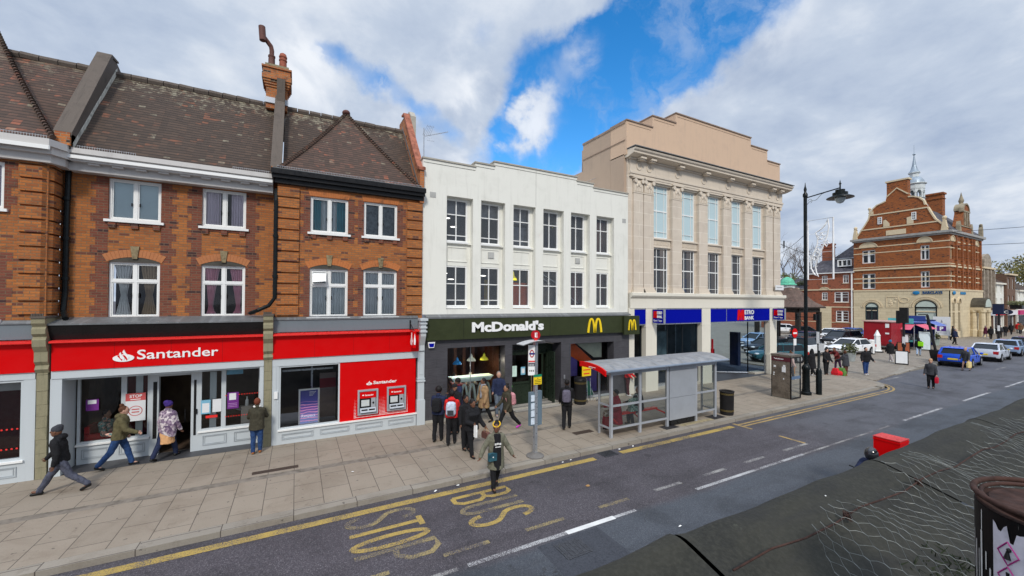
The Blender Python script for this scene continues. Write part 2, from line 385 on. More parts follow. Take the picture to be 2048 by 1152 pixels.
soft_blk=mat('matt_black',(.018,.017,.018),.7,bmp=.2)
post_blk=mat('post_green_black',(.006,.009,.010),.35,var=.3)
steel=mat('grey_steel',(.42,.44,.47),.35,.6,var=.1)
alu=mat('silver_paint',(.42,.44,.47),.4,.3,var=.08)
rust=mat('rust',(.050,.025,.019),.85,var=.4,scale=20,bmp=.4)
terracotta=mat('terracotta',(.30,.095,.06),.8,var=.25,scale=8)
browncowl=mat('brown_clay',(.13,.06,.05),.7,var=.2)
dimroom=mat('dim_interior',(.22,.16,.11),.8,var=.3,scale=1)
dimdark=mat('dark_interior',(.025,.022,.022),.8,var=.3,scale=1)
woodin=mat('brown_wood_panel',(.075,.03,.018),.5,var=.3,scale=3)
timber=mat('dark_timber',(.03,.024,.02),.7,var=.3,scale=5)
yellow_plate=mat('yellow_plate',(.75,.55,.03),.4)
tyre=mat('tyre_rubber',(.015,.015,.016),.8)
rim=mat('alloy_rim',(.45,.46,.48),.3,.7)
def glass(name,tint=(.9,.95,.93),refl=1.0,op=0,opc=(.1,.12,.12)):
    m=bpy.data.materials.new(name); m.use_nodes=True; m.node_tree.nodes.clear(); N=NT(m.node_tree)
    t=N.add('ShaderNodeBsdfTransparent'); t.inputs[0].default_value=c4(tint); g=N.add('ShaderNodeBsdfGlossy'); g.inputs['Roughness'].default_value=.03
    P=N.add('ShaderNodeTexCoord').outputs['Object']
    bn=N.add('ShaderNodeBump'); bn.inputs['Strength'].default_value=.05; bn.inputs['Distance'].default_value=.05; N.l.new(N.noise(P,1.3,2),bn.inputs['Height']); N.l.new(bn.outputs[0],g.inputs['Normal'])
    f=N.add('ShaderNodeFresnel'); f.inputs[0].default_value=1.55
    mx=N.add('ShaderNodeMixShader'); o=N.add('ShaderNodeOutputMaterial')
    N.l.new(N.math('MULTIPLY',f.outputs[0],refl,clamp=True),mx.inputs[0]); N.l.new(t.outputs[0],mx.inputs[1]); N.l.new(g.outputs[0],mx.inputs[2])
    out=mx.outputs[0]
    if op:
        d=N.add('ShaderNodeBsdfDiffuse'); d.inputs[0].default_value=c4(opc); m2=N.add('ShaderNodeMixShader'); m2.inputs[0].default_value=op
        N.l.new(out,m2.inputs[1]); N.l.new(d.outputs[0],m2.inputs[2]); out=m2.outputs[0]
    N.l.new(out,o.inputs[0]); MATS[name]=m; return m
pane=glass('window_glass',(1,1,1),refl=1.2)
shopglass=glass('shop_glass',(.97,1,.99),.95)
bankglass=glass('bank_glass',(.62,.74,.80),.28)
shelterglass=glass('shelter_glass',(.80,.84,.83),.8,.06,(.3,.32,.32))
officeglass=glass('office_glass',(1,1,1),1.6,.10,(.30,.33,.36))  # grey diffuse layer mixed into the panes stands in for reflections
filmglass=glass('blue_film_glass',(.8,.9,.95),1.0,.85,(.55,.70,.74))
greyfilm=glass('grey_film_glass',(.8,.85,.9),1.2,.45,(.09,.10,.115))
carglass=mat('car_glass',(.008,.012,.016),.12,var=.1,coat=0,spec=.35)
def cloth(name,col,var=.2,scale=14,rough=.9): return mat(name,col,rough,var=var,scale=scale,bmp=.35,bscale=22)
def curtain_mat(name,col):
    m,N,b=newmat(name); V,O=wallvec(N); w=N.add('ShaderNodeTexWave',wave_type='BANDS',bands_direction='X'); N.l.new(V,w.inputs['Vector']); w.inputs['Scale'].default_value=5; w.inputs['Distortion'].default_value=2.5; w.inputs['Detail'].default_value=2
    c=N.mix(N.mr(w.outputs[1],0,1,0,.2),col,tuple(x*.7 for x in col)); N.l.new(c,b.inputs['Base Color']); b.inputs['Roughness'].default_value=.9; bump(N,b,w.outputs[1],.5,.03)
    return m
# ---------------------------------------------------------------- lettering
def text(name,s,x,z,w,h,y,m,parent,bold=.0,ext=.02,T=None,shear=0,flipx=False,label=None):
    "letters standing on the wall: left x, baseline z, width w, height h; front face at y"
    c=bpy.data.curves.new('t','FONT'); c.body=s; c.extrude=.01; c.offset=bold; c.resolution_u=3; c.shear=shear
    t=bpy.data.objects.new('t',c); COL.objects.link(t); dg=bpy.context.evaluated_depsgraph_get()
    me=bpy.data.meshes.new_from_object(t.evaluated_get(dg)); bpy.data.objects.remove(t)
    vs=[v.co for v in me.vertices]; x0=min(v.x for v in vs);x1=max(v.x for v in vs);y0=min(v.y for v in vs);y1=max(v.y for v in vs)
    b=MB(T)
    b.add([(x+(v.x-x0)/(x1-x0)*w, y+(0 if v.z>0 else ext), z+(v.y-y0)/(y1-y0)*h) for v in vs],[tuple(p.vertices) for p in me.polygons])
    return b.build(name,m,parent,label=label)
def ribbon(pts,w,thick_at=None):
    "flat outline polygon pieces along a 2-D path -> list of quads"
    q=[];n=len(pts);L=[];Rr=[]
    for i,p in enumerate(pts):
        a=pts[max(0,i-1)];b=pts[min(n-1,i+1)]; dx,dy=b[0]-a[0],b[1]-a[1]; l=math.hypot(dx,dy) or 1
        ww=w(i/(n-1)) if callable(w) else w
        L.append((p[0]-dy/l*ww/2,p[1]+dx/l*ww/2)); Rr.append((p[0]+dy/l*ww/2,p[1]-dx/l*ww/2))
    return [(L[i],L[i+1],Rr[i+1],Rr[i]) for i in range(n-1)]
def arc(cx,cy,rx,ry,a0,a1,n=12): return [(cx+rx*math.cos(R(a0+(a1-a0)*i/n)),cy+ry*math.sin(R(a0+(a1-a0)*i/n))) for i in range(n+1)]
# ---------------------------------------------------------------- walls and windows
def wall(b,u0,u1,z0,z1,d,holes,thick=.3):
    "front face with rectangular openings (u0,u1,z0,z1) and their reveals"
    us=sorted({u0,u1,*[h[0] for h in holes],*[h[1] for h in holes]}); zs=sorted({z0,z1,*[h[2] for h in holes],*[h[3] for h in holes]})
    us=[u for u in us if u0<=u<=u1]; zs=[z for z in zs if z0<=z<=z1]
    for a,c in zip(us,us[1:]):
        for e,f in zip(zs,zs[1:]):
            mu,mz=(a+c)/2,(e+f)/2
            if any(h[0]<mu<h[1] and h[2]<mz<h[3] for h in holes): continue
            b.poly([(a,d,e),(c,d,e),(c,d,f),(a,d,f)])
    for h in holes:
        a,c,e,f=h[:4]; t=d+(h[4] if len(h)>4 else thick)
        b.poly([(a,d,e),(a,d,f),(a,t,f),(a,t,e)]); b.poly([(c,d,f),(c,d,e),(c,t,e),(c,t,f)])
        b.poly([(a,d,f),(c,d,f),(c,t,f),(a,t,f)]); b.poly([(c,d,e),(a,d,e),(a,t,e),(c,t,e)])
def window(parent,u0,u1,z0,z1,d,cols=2,rows=(),fw_=.06,mw=.05,mt=None,T=None,sill=True,sillm=None,gl=None,back=None,curt=None,label=None,name='window',mullion=None,depth=.08,sillw=.08):
    "frame mesh; pane, sill and curtain are its sub-parts. rows: heights (0..1) of the transoms"
    mt=mt or white; b=MB(T); b.ring(u0,u1,z0,z1,d,d+depth,fw_)
    for i in range(1,cols):
        u=u0+(u1-u0)*i/cols; w=mullion or mw; b.box(u-w/2,u+w/2,d+.01,d+depth,z0+fw_,z1-fw_)
    for r in rows:
        z=z0+(z1-z0)*r; b.box(u0+fw_,u1-fw_,d+.006,d+depth-.004,z-mw/2,z+mw/2)
    w=b.build(name,mt,parent,label=label)
    p=MB(T); p.poly([(u0+.01,d+depth*.6,z0+.01),(u1-.01,d+depth*.6,z0+.01),(u1-.01,d+depth*.6,z1-.01),(u0+.01,d+depth*.6,z1-.01)]).build('pane',gl or pane,w)
    if sill: MB(T).box(u0-sillw,u1+sillw,d-.13,d+depth-.02,z0-.075,z0-.003).build('sill',sillm or mt,w)
    if back is not False: MB(T).poly([(u0,d+.5,z0),(u1,d+.5,z0),(u1,d+.5,z1),(u0,d+.5,z1)]).build('room',back or dimdark,w)
    if curt: curt(w,u0,u1,z0,z1,d+depth+.04,T)
    return w
def drape(b,ua,ub,z0,z1,d,tie=None,n=16):
    "pleated cloth from ua..ub; tie=(z,u,width) gathers it"
    rg=[]; zs=[z1-(z1-z0)*i/10 for i in range(11)]
    for z in zs:
        row=[]
        for i in range(n+1):
            t=i/n; u=ua+(ub-ua)*t
            if tie:
                zt,ut,wt=tie
                k=max(0,1-abs(z-zt)/((z1-zt) if z>zt else (zt-z0)*1.25))**.8; u=u*(1-k)+(ut+(t-.5)*wt)*k
            row.append((u,d+.025*math.sin(i*2.1),z))
        rg.append(row)
    vs=[p for r in rg for p in r]; m=n+1
    b.add(vs,[(i*m+j,(i+1)*m+j,(i+1)*m+j+1,i*m+j+1) for i in range(10) for j in range(n)])
# ================================================================ GROUND, ROAD, PAVEMENT
def roadmat():
    m,N,b=newmat('asphalt'); O=N.add('ShaderNodeTexCoord').outputs['Object']; p=N.sep(O)
    ed=N.noise(O,.35,4); yy=N.math('ADD',p[1],N.math('MULTIPLY',N.math('SUBTRACT',ed,.5),.5))
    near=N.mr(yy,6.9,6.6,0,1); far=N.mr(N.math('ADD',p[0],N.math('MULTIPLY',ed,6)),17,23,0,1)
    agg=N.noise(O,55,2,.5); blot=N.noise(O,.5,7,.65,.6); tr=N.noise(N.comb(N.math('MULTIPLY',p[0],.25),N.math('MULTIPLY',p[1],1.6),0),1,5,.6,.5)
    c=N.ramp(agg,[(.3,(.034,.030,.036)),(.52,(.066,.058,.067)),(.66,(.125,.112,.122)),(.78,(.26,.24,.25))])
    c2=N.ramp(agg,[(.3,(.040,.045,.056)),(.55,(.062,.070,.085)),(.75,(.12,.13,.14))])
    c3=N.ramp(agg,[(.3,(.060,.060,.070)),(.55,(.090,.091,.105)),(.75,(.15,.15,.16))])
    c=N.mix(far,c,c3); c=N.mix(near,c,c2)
    c=N.mix(N.mr(blot,.42,.7,0,.75),c,(.5,.5,.5),'MULTIPLY'); oil=N.noise(O,1.9,3,.5); c=N.mix(N.mr(oil,.68,.76,0,.6),c,(.35,.33,.33),'MULTIPLY'); c=N.mix(N.mr(tr,.45,.7,0,.55),c,(.55,.53,.53),'MULTIPLY')
    v=N.add('ShaderNodeTexVoronoi',feature='DISTANCE_TO_EDGE'); N.l.new(N.vmath('ADD',O,N.comb(N.noise(O,3,4),N.noise(O,2.3,4),0)),v.inputs['Vector']); v.inputs['Scale'].default_value=1.1
    cr=N.math('MULTIPLY',N.mr(v.outputs['Distance'],0,.012,1,0),N.mr(N.noise(O,.8,3),.54,.66,0,.8)); c=N.mix(cr,c,(.018,.016,.016))
    N.l.new(c,b.inputs['Base Color']); b.inputs['Roughness'].default_value=.78; bump(N,b,N.math('SUBTRACT',agg,cr),.5,.01)
    return m
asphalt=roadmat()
def pavmat(name,a,b_,w,h,swap=True,joint=(.09,.075,.06),ms=.009):
    m,N,b=newmat(name); O=N.add('ShaderNodeTexCoord').outputs['Object']; p=N.sep(O)
    V=N.comb(p[1],p[0],0) if swap else O
    t=N.add('ShaderNodeTexBrick'); N.l.new(V,t.inputs['Vector']); t.offset=.5
    for k,v in (('Scale',1.0),('Mortar Size',ms),('Mortar Smooth',.4),('Brick Width',w),('Row Height',h)): t.inputs[k].default_value=v
    t.inputs['Color1'].default_value=c4(a); t.inputs['Color2'].default_value=c4(b_); t.inputs['Mortar'].default_value=c4(joint)
    c=t.outputs['Color']; f=N.noise(O,45,3); bl=N.noise(O,.7,8,.7,.5); sp=N.noise(O,8.5,2,.5)
    c=N.mix(N.mr(f,.35,.7,0,.3),c,(.68,.66,.62),'MULTIPLY'); c=N.mix(N.mr(bl,.42,.7,0,.5),c,(.62,.57,.52),'MULTIPLY')
    c=N.mix(N.mr(sp,.69,.72,0,.7),c,(.07,.06,.05)); c=N.mix(N.mr(N.noise(O,2.1,6,.7,.5),.56,.7,0,.45),c,(.5,.46,.42),'MULTIPLY')
    N.l.new(c,b.inputs['Base Color']); b.inputs['Roughness'].default_value=.85; bump(N,b,N.math('ADD',N.math('SUBTRACT',1,t.outputs['Fac']),N.math('MULTIPLY',f,.3)),.35,.008)
    return m
slabs=pavmat('paving_slabs',(.305,.258,.202),(.278,.235,.184),.92,.62)
pavers=pavmat('square_pavers',(.29,.25,.20),(.24,.205,.165),.4,.2,False)
granite=pavmat('granite_kerb',(.30,.268,.222),(.265,.238,.198),.4,1.3,True,(.07,.055,.045),.010)
def st(name,b,m,**k): return b.build(name,m,None,kind='structure',**k)
b=MB(); b.poly([(-400,-400,-.30),(900,-400,-.30),(900,900,-.30),(-400,900,-.30)]); st('ground',b,asphalt)
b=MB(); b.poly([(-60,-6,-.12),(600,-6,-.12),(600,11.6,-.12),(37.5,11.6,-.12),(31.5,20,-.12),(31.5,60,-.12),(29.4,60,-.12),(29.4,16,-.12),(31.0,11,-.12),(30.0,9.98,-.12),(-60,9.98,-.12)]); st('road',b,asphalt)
# pavement in front of the shops, round the corner into the square
cor=[(28.6,9.95)]+[(x,y) for x,y in arc(28.9,11.6,2.0,1.65,-90,0,8)]
far_line=[(33.0,13.3),(37.0,11.8),(40.5,11.75),(110,11.75),(300,11.75)]
b=MB(); out=[(-60,10.27),(28.6,10.27)]+arc(28.85,11.7,1.75,1.43,-88,0,8)+[(30.6,15.1),(30.6,16.2),(-60,16.2)]
b.prism(out,'z',-.4,0); st('pavement',b,slabs)
b=MB(); b.box(-60,28.6,9.97,10.268,-.4,-.002)
a1=arc(28.85,11.7,1.752,1.432,-88,0,8); a2=arc(28.85,11.7,2.05,1.73,-88,0,8)
for i in range(8): b.prism([a2[i],a2[i+1],a1[i+1],a1[i]],'z',-.4,-.002)
b.box(30.6,30.9,11.7,15,-.4,-.002); st('kerb',b,granite)
# the market square and the far pavement
b=MB(); b.prism([(30.95,11.9),(31.4,11.1),(35.6,11.55),(40.6,12.0),(300,12.0),(300,60),(30.95,60)],'z',-.4,-.045); st('square',b,pavers)
b=MB(); b.prism([(40.2,11.75),(300,11.75),(300,12.02),(40.2,12.02)],'z',-.4,.0); b.prism([(35.2,11.4),(40.2,11.75),(40.2,12.02),(35.1,11.7)],'z',-.4,-.04); st('kerb',b,granite)
b=MB(); b.prism([(57,12.02),(300,12.02),(300,19.3),(57,19.3)],'z',-.3,0.0); st('pavement',b,pavers)
# pale stone edging lines in the square
b=MB()
for pl in ([(31.2,13.6),(33.0,13.2),(34.5,12.6),(35.4,11.75)],[(33,17.5),(40.5,15.4),(41.5,13.1)],[(35.5,11.5),(37.5,11.9),(41.5,13.0)]):
    for q in ribbon(pl,.28): b.poly([(x,y,-.041) for x,y in reversed(q)])
st('stone_edging',b,granite)
b=MB(); b.box(-60,28.8,12.35,12.6,0,.002); st('trench_patch',b,mat('trench_patch',(.20,.175,.145),.9,var=.3,scale=4))
# ---------------------------------------------------------------- painted road markings, worn
def paint(name,col,wear):
    m,N,b=newmat(name); O=N.add('ShaderNodeTexCoord').outputs['Object']
    n=N.noise(O,1.1,6,.7,.4); f=N.noise(O,42,3,.6); agg=N.noise(O,55,2,.5)
    k=N.mr(N.math('ADD',N.math('MULTIPLY',n,.55),N.math('MULTIPLY',f,.6)),wear-.09,wear+.09,0,1)
    base=N.ramp(agg,[(.3,(.034,.030,.036)),(.52,(.066,.058,.067)),(.66,(.125,.112,.122)),(.78,(.26,.24,.25))])
    c=N.mix(k,col,base); N.l.new(c,b.inputs['Base Color']); b.inputs['Roughness'].default_value=.8; bump(N,b,agg,.4,.008); return m
ypaint=paint('yellow_line_paint',(.40,.28,.07),.61); yworn=paint('worn_yellow_paint',(.31,.24,.10),.555); wpaint=paint('white_line_paint',(.44,.44,.44),.58); wworn=paint('worn_white_paint',(.34,.33,.31),.55)
wnew=mat('fresh_white_paint',(.68,.68,.66),.7,var=.1)
dpaint=paint('double_yellow_paint',(.37,.25,.085),.62)
Zr=-.116
def mark(quads,m,z=Zr,name='road_marking'):
    b=MB()
    for i,q in enumerate(quads): b.poly([(x,y,z+.00012*i) for x,y in reversed(q)])
    o=b.build(name,m,None,kind='structure')
    me=o.data; 
    if me.polygons[0].normal.z<0: me.flip_normals()
    return o
def rect(x0,x1,y0,y1): return [((x0,y0),(x0,y1),(x1,y1),(x1,y0))]
mark(rect(-9,8.1,9.53,9.74),ypaint); mark(rect(9.15,14.9,9.53,9.75),ypaint)
mark(rect(15.2,15.33,9.1,9.86)+rect(15.32,15.44,7.36,8.2),dpaint)
mark(rect(15.33,28.4,9.62,9.72)+rect(15.33,28.4,9.42,9.52)+ribbon(arc(28.4,11.65,2.55,1.98,-90,-5,8),.1)+ribbon(arc(28.4,11.65,2.75,2.18,-90,-5,8),.1),dpaint)
for x0,x1 in ((-2.4,-1.5),(-.45,.4),(.6,1.5),(2.5,3.45),(4.3,5.28),(6.28,7.2)): mark(rect(x0,x1,7.26,7.37),yworn)
for x0,x1 in ((8.1,9.08),(10.0,10.97),(11.9,12.9),(14.0,15.4)): mark(rect(x0,x1,7.26,7.37),wworn)
mark(rect(-14,2.6,6.78,6.88),wworn); mark(rect(2.8,5.0,6.78,6.89),wpaint); mark(rect(5.0,6.3,6.77,6.90),wnew); mark(rect(6.3,6.95,6.79,6.88),wpaint)
mark(rect(9.1,14.2,6.81,6.91),wpaint); mark(rect(14.2,20.5,6.82,6.90),wworn)
for x in (22,29,36,43,50,60,70,80): mark(rect(x,x+4.2,6.84,6.95),wpaint)
mark(rect(32.5,35.5,11.0,11.1)+rect(44.6,47.5,9.0,9.1),wworn)
# letters: up = +X, reading to -Y (for the driver going that way)
def letter(s,x0,x1,y0,y1,m,w=.125):
    "strokes in a unit box, a to the right, b upwards"
    K={'B':[[(0,0),(0,1),(.6,1),(.85,.9),(.85,.65),(.6,.53),(0,.53)],[(.6,.53),(.95,.42),(.95,.12),(.65,0),(0,0)]],
       'U':[[(0,1),(0,.2)]+arc(.5,.2,.5,.2,180,360,8)+[(1,1)]],
       'S':[arc(.5,.76,.46,.24,10,90,5)+arc(.5,.76,.46,.24,90,230,6)+[(.62,.47)]+arc(.5,.24,.46,.24,40,-90,7)+arc(.5,.24,.46,.24,-90,-170,5)],
       'T':[[(0,1),(1,1)],[(.5,1),(.5,0)]],
       'O':[arc(.5,.5,.5,.5,90,450,22)],
       'P':[[(0,0),(0,1),(.55,1),(.95,.88),(.95,.62),(.55,.48),(0,.48)]]}[s]
    q=[]
    for pl in K: q+=ribbon([(x0+(x1-x0)*b_,y0+(y1-y0)*a) for a,b_ in pl],w)
    mark(q,m,Zr+.001*len(s))
for s,a,m in (('S',(1.0,2.42,9.40,9.0),yworn),('T',(1.0,2.45,8.93,8.55),ypaint),('O',(1.0,2.48,8.45,8.10),ypaint),('P',(1.0,2.53,7.95,7.52),yworn),
              ('B',(3.38,4.82,9.27,8.92),ypaint),('U',(3.38,4.86,8.74,8.42),yworn),('S',(3.38,4.88,8.26,7.86),ypaint)): letter(s,*a,m)
# patch and manhole in the near lane, gully grate, pavement covers
dk=mat('asphalt_patch',(.052,.056,.067),.8,var=.25,scale=30,bmp=.4)
b=MB(); b.box(4.2,5.7,5.4,6.72,-.2,-.117); st('road_patch',b,dk)
iron=mat('cast_iron',(.075,.078,.088),.6,.5,var=.3,scale=30,bmp=.5)
t=thing('manhole_cover','square iron manhole cover in the dark road patch by the white line','manhole cover',(4.9,6.2,-.115))
b=MB(); b.box(4.5,5.1,6.1,6.6,-.116,-.108); b.build('frame',iron,t)
b=MB()
for i in range(6): b.box(4.55+i*.09,4.61+i*.09,6.14,6.56,-.108,-.104)
b.build('lid',iron,t)
t=thing('gully_grate','slotted iron drain grate in the gutter beside the bus stop','drain grate',(8.7,9.77,-.115))

g=MB(lambda u,d,z:(u,z,-.11+d)); g.ring(8.45,9.0,9.56,9.95,-.004,.006,.035); g.build('frame',iron,t)
g=MB()
for i in range(8): g.box(8.5+i*.062,8.53+i*.062,9.6,9.91,-.112,-.105)
g.build('bar',iron,t)
b=MB(); b.box(8.48,8.97,9.58,9.93,-.118,-.1155); b.build('pit',blk,t)
for i,(x0,x1,y0,y1,l) in enumerate(((-1.0,.1,12.75,12.95,'thin rusty drain cover in the paving near the cash machines'),(6.0,6.5,12.55,12.85,'small iron cover by the group in front of the dark tiled shop'),(8.7,9.5,11.35,11.62,'brown slotted cover in the paving near the man with the backpack'))):
    o=MB().box(x0,x1,y0,y1,-.05,.004+.001*i).build('paving_cover',mat('rusty_cover',(.07,.05,.04),.8,.2,var=.4,scale=30,bmp=.5)); tag(o,l,'drain cover')
# litter
wp=mat('paper_scrap',(.8,.8,.78),.7); lf=mat('fallen_leaf',(.35,.2,.08),.8)
def scrap(x,y,z,s,m,label,cat):
    b=MB(); pts=[(x+s*rnd.uniform(.5,1)*math.cos(a),y+s*.6*rnd.uniform(.5,1)*math.sin(a),z+rnd.uniform(.004,.03)) for a in [k*PI/3 for k in range(6)]]
    b.add(pts+[(x,y,z+.035)],[(i,(i+1)%6,6) for i in range(6)]); o=b.build(cat.replace(' ','_'),m); tag(o,label,cat)
for x,y,z,s,l in ((3.15,9.86,-.12,.07,'crumpled white paper scrap in the gutter left of the crossing woman'),(3.75,9.88,-.12,.06,'second white scrap in the gutter nearer the crossing woman'),(1.4,11.7,0,.06,'white scrap on the paving slabs in front of the cash machines'),
   (7.05,9.84,-.12,.05,'white scrap in the gutter left of the bus stop post'),(7.35,9.87,-.12,.05,'white scrap in the gutter just right of the bus stop post'),(9.3,9.85,-.12,.06,'white scrap in the gutter just past the drain grate'),(9.9,9.86,-.12,.05,'white scrap in the gutter under the shelter front'),(7.3,5.9,-.12,.06,'white scrap on the near lane beyond the manhole'),(6.3,5.6,-.12,.06,'white scrap on the road beside the dark ledge')): scrap(x,y,z,s,wp,l,'paper scrap')
scrap(6.75,8.3,-.12,.09,lf,'brown fallen leaf lying in the bus lane','fallen leaf')
# ================================================================ BRICK TERRACE
def toothed(b,u,z0,z1,side,w,y):
    "strip of darker bricks beside a window with a toothed outer edge"
    z=z0;i=0
    while z<z1-.01:
        h=min(.225,z1-z); ww=w+(.11 if i%2 else 0)
        a,c=(u-ww,u) if side<0 else (u,u+ww); b.box(a,c,y-.003-(.0015 if side<0 else 0),y+.02,z,z+h); z+=h; i+=1
def fan_arch(b,k,u0,u1,z,y,rise=.15,h=.22,infill=None):
    n=16; cx=(u0+u1)/2; w=(u1-u0)/2+.04
    rad=(w*w+rise*rise)/(2*rise); cz=z+rise-rad; a0=math.asin(w/rad)
    def P(a,r): return (cx+r*math.sin(a),cz+r*math.cos(a))
    for i in range(n):
        a=-a0+2*a0*i/n; c=-a0+2*a0*(i+1)/n-.003
        b.prism([P(a,rad),P(c,rad),P(c,rad+h),P(a,rad+h)],'y',y-.012-.004*(i%2),y+.03)
    k.prism([(cx-.055,z+rise-.05),(cx+.055,z+rise-.05),(cx+.10,z+rise+h+.1),(cx-.10,z+rise+h+.1)],'y',y-.05,y+.03)
    if infill: infill.prism([P(-a0+2*a0*i/n,rad) for i in range(n+1)],'y',y-.004,y+.03)
def flat_arch(b,u0,u1,z,y,h=.22):
    n=17;cx=(u0+u1)/2
    for i in range(n):
        a=u0-.02+(u1-u0+.04)*i/n; c=u0-.02+(u1-u0+.04)*(i+1)/n-.006; k=1.1
        b.prism([(a,z),(c,z),(cx+(c-cx)*k,z+h),(cx+(a-cx)*k,z+h)],'y',y-.008-.003*(i%2),y+.02)
stainbrick=brickmat('stained_arch_brick',(.50,.17,.05),(.38,.12,.04),(.3,.2,.12),bw=5,rh=5,ms=.0,blotch=.4,soot=.7)
mossbrick=brickmat('limy_arch_brick',(.46,.18,.07),(.40,.13,.05),(.3,.2,.12),bw=5,rh=5,ms=.0,blotch=.3,soot=.25)
tymp=mat('arch_infill',(.07,.065,.055),.9,var=.3)
kst=mat('keystone',(.24,.19,.11),.85,var=.4,scale=10,bmp=.4)
cw_=curtain_mat('white_curtain',(.88,.9,.88)); cb_=curtain_mat('brown_curtain',(.55,.42,.27)); cp_=curtain_mat('pink_curtain',(.90,.48,.58)); cg_=curtain_mat('grey_net_curtain',(.72,.77,.78)); ct_=curtain_mat('teal_curtain',(.03,.36,.44)); cn_=curtain_mat('pale_net_curtain',(.78,.84,.84))
foil=mat('dark_foil_sheet',(.12,.15,.165),.45,.2,var=.4,scale=9,bmp=1.0,bscale=7)
def C_blind(w,u0,u1,z0,z1,d,T): MB(T).box(u0+.05,u1-.05,d-.05,d-.03,z0+.05,z1).build('blind',mat('pale_blind',(.66,.78,.80),.8,var=.03),w)
def C_grey(w,u0,u1,z0,z1,d,T):
    b=MB(T); drape(b,u0+.06,(u0+u1)/2-.12,z0,z1,d); drape(b,(u0+u1)/2+.16,u1-.05,z0,z1,d); b.build('curtain',curtain_mat('mauve_grey_curtain',(.80,.72,.80)),w)
def C_wb(w,u0,u1,z0,z1,d,T):
    m=(u0+u1)/2; zt=z0+(z1-z0)*.40
    b=MB(T); drape(b,u0+.05,m-.06,z0+.02,z1,d,(zt,(u0+m)/2+.0,.13)); b.build('curtain',cw_,w,label='white tied-back curtain')
    b=MB(T); drape(b,m+.06,u1-.05,z0+.02,z1,d,(zt,(u1+m)/2,.15)); b.build('curtain',cb_,w,label='brown tied-back curtain')
def C_pink(w,u0,u1,z0,z1,d,T):
    m=(u0+u1)/2; zt=z0+(z1-z0)*.16
    for a,c,k in ((u0+.05,m-.1,-.04),(m+.12,u1-.04,.05)):
        b=MB(T); drape(b,a,c,z0+.02,z1,d,(zt,(a+c)/2+k,.10)); b.build('curtain',cp_,w)
def C_teal(w,u0,u1,z0,z1,d,T):
    b=MB(T); drape(b,u0+.04,u0+.33,z0,z1,d); drape(b,u1-.35,u1-.04,z0,z1,d); b.build('curtain',ct_,w); b=MB(T); drape(b,u0+.3,u1-.3,z0,z1,d+.05); b.build('net_curtain',cn_,w)
def C_foil(w,u0,u1,z0,z1,d,T): MB(T).box(u0+.05,u1-.05,d,d+.02,z0+.03,z1).build('foil_sheet',foil,w)
def C_net(w,u0,u1,z0,z1,d,T): b=MB(T); drape(b,u0+.03,u1-.03,z0,z1,d,n=40); b.build('net_curtain',cn_,w)
def C_net2(w,u0,u1,z0,z1,d,T): b=MB(T); drape(b,u0+.03,u1-.03,z0,z1,d,n=40); b.build('net_curtain',cg_,w)
def casement(par,u0,u1,z0,z1,y,cur,low,label):
    w=window(par,u0,u1,z0,z1,y+.06,cols=1,fw_=.055,curt=cur,label=label,depth=.09)
    m=(u0+u1)/2; b=MB(); b.box(m-.038,m+.038,y+.065,y+.15,z0+.055,z1-.055)
    if low: zt=z0+(z1-z0)*.66; b.box(u0+.055,u1-.055,y+.062,y+.15,zt-.035,zt+.035)
    b.build('mullion',white,w)
    k=MB()                                   # opening sashes inside the fixed frame
    for a,c in ((u0+.055,m-.038),(m+.038,u1-.055)):
        for e,f in (((z0+.055,zt-.035),(zt+.035,z1-.055)) if low else ((z0+.055,z1-.055),)): k.ring(a+.003,c-.003,e+.003,f-.003,y+.078,y+.125,.026)
    k.build('sash',white,w)
    h=MB()
    for s in (-1,1): h.box(m+s*.09-.012,m+s*.09+.012,y+.04,y+.078,z0+(z1-z0)*.36,z0+(z1-z0)*.44)
    h.build('handle',blk,w); return w
def quoins(b,u0,u1,y,z0,z1,side=None,n=12):
    h=(z1-z0)/n
    for i in range(n): b.box(u0,u1,y-.07,y+.2,z0+i*h+.035,z0+(i+1)*h-.02)
def pigeon_spikes(par,x0,x1,y,z,step=.05,h=.1):
    b=MB(); x=x0
    while x<x1:
        b.box(x-.003,x+.003,y-.003,y+.003,z,z+h); x+=step
    b.box(x0,x1,y-.012,y+.012,z,z+.012); b.box(x0,x1,y-.004,y+.004,z+h*.8,z+h*.8+.008)
    b.build('bird_spikes',steel,par)
Zw=4.15      # bottom of the brick above the shopfronts
# --- middle house (wall set back)
mid=thing('brick_house','orange brick house with white cornice and curtained windows above the bank entrance','building',(-3.2,15.6,0))
Y=15.6
w1=(-4.79,-3.62,6.98,8.17);w2=(-2.63,-1.48,6.98,8.17);w3=(-4.76,-3.62,4.14,5.76);w4=(-2.63,-1.48,4.14,5.76)
b=MB(); wall(b,-5.75,-.55,3.9,8.6,Y,[w1,w2,w3,w4],.16); b.build('wall',brick,mid)
b=MB()
for w in (w1,w2):
    toothed(b,w[0],w[2]-1.22,w[3]+.02,-1,.26,Y); toothed(b,w[1],w[2]-1.22,w[3]+.02,1,.26,Y)
for w in (w3,w4):
    toothed(b,w[0],w[2]-.1,w[3]-.02,-1,.28,Y-.001); toothed(b,w[1],w[2]-.1,w[3]-.02,1,.28,Y-.001)
b.build('dark_brick_band',dbrick,mid)
b=MB()
for w in (w1,w2):
    b.box(w[0]-.02,w[1]+.02,Y-.02,Y+.01,w[2]-.15,w[2]-.08)
    for k in (.08,.5,.92): x=w[0]+(w[1]-w[0])*k; b.box(x-.08,x+.08,Y-.055,Y+.01,w[2]-.24,w[2]-.10)
b.build('brick_corbel',dbrick,mid)
b=MB();k=MB();inf=MB()
for w in (w3,w4): fan_arch(b,k,w[0],w[1],w[3],Y,infill=inf)
b.build('window_arch',mossbrick,mid); k.build('keystone',kst,mid); inf.build('arch_infill',tymp,mid)
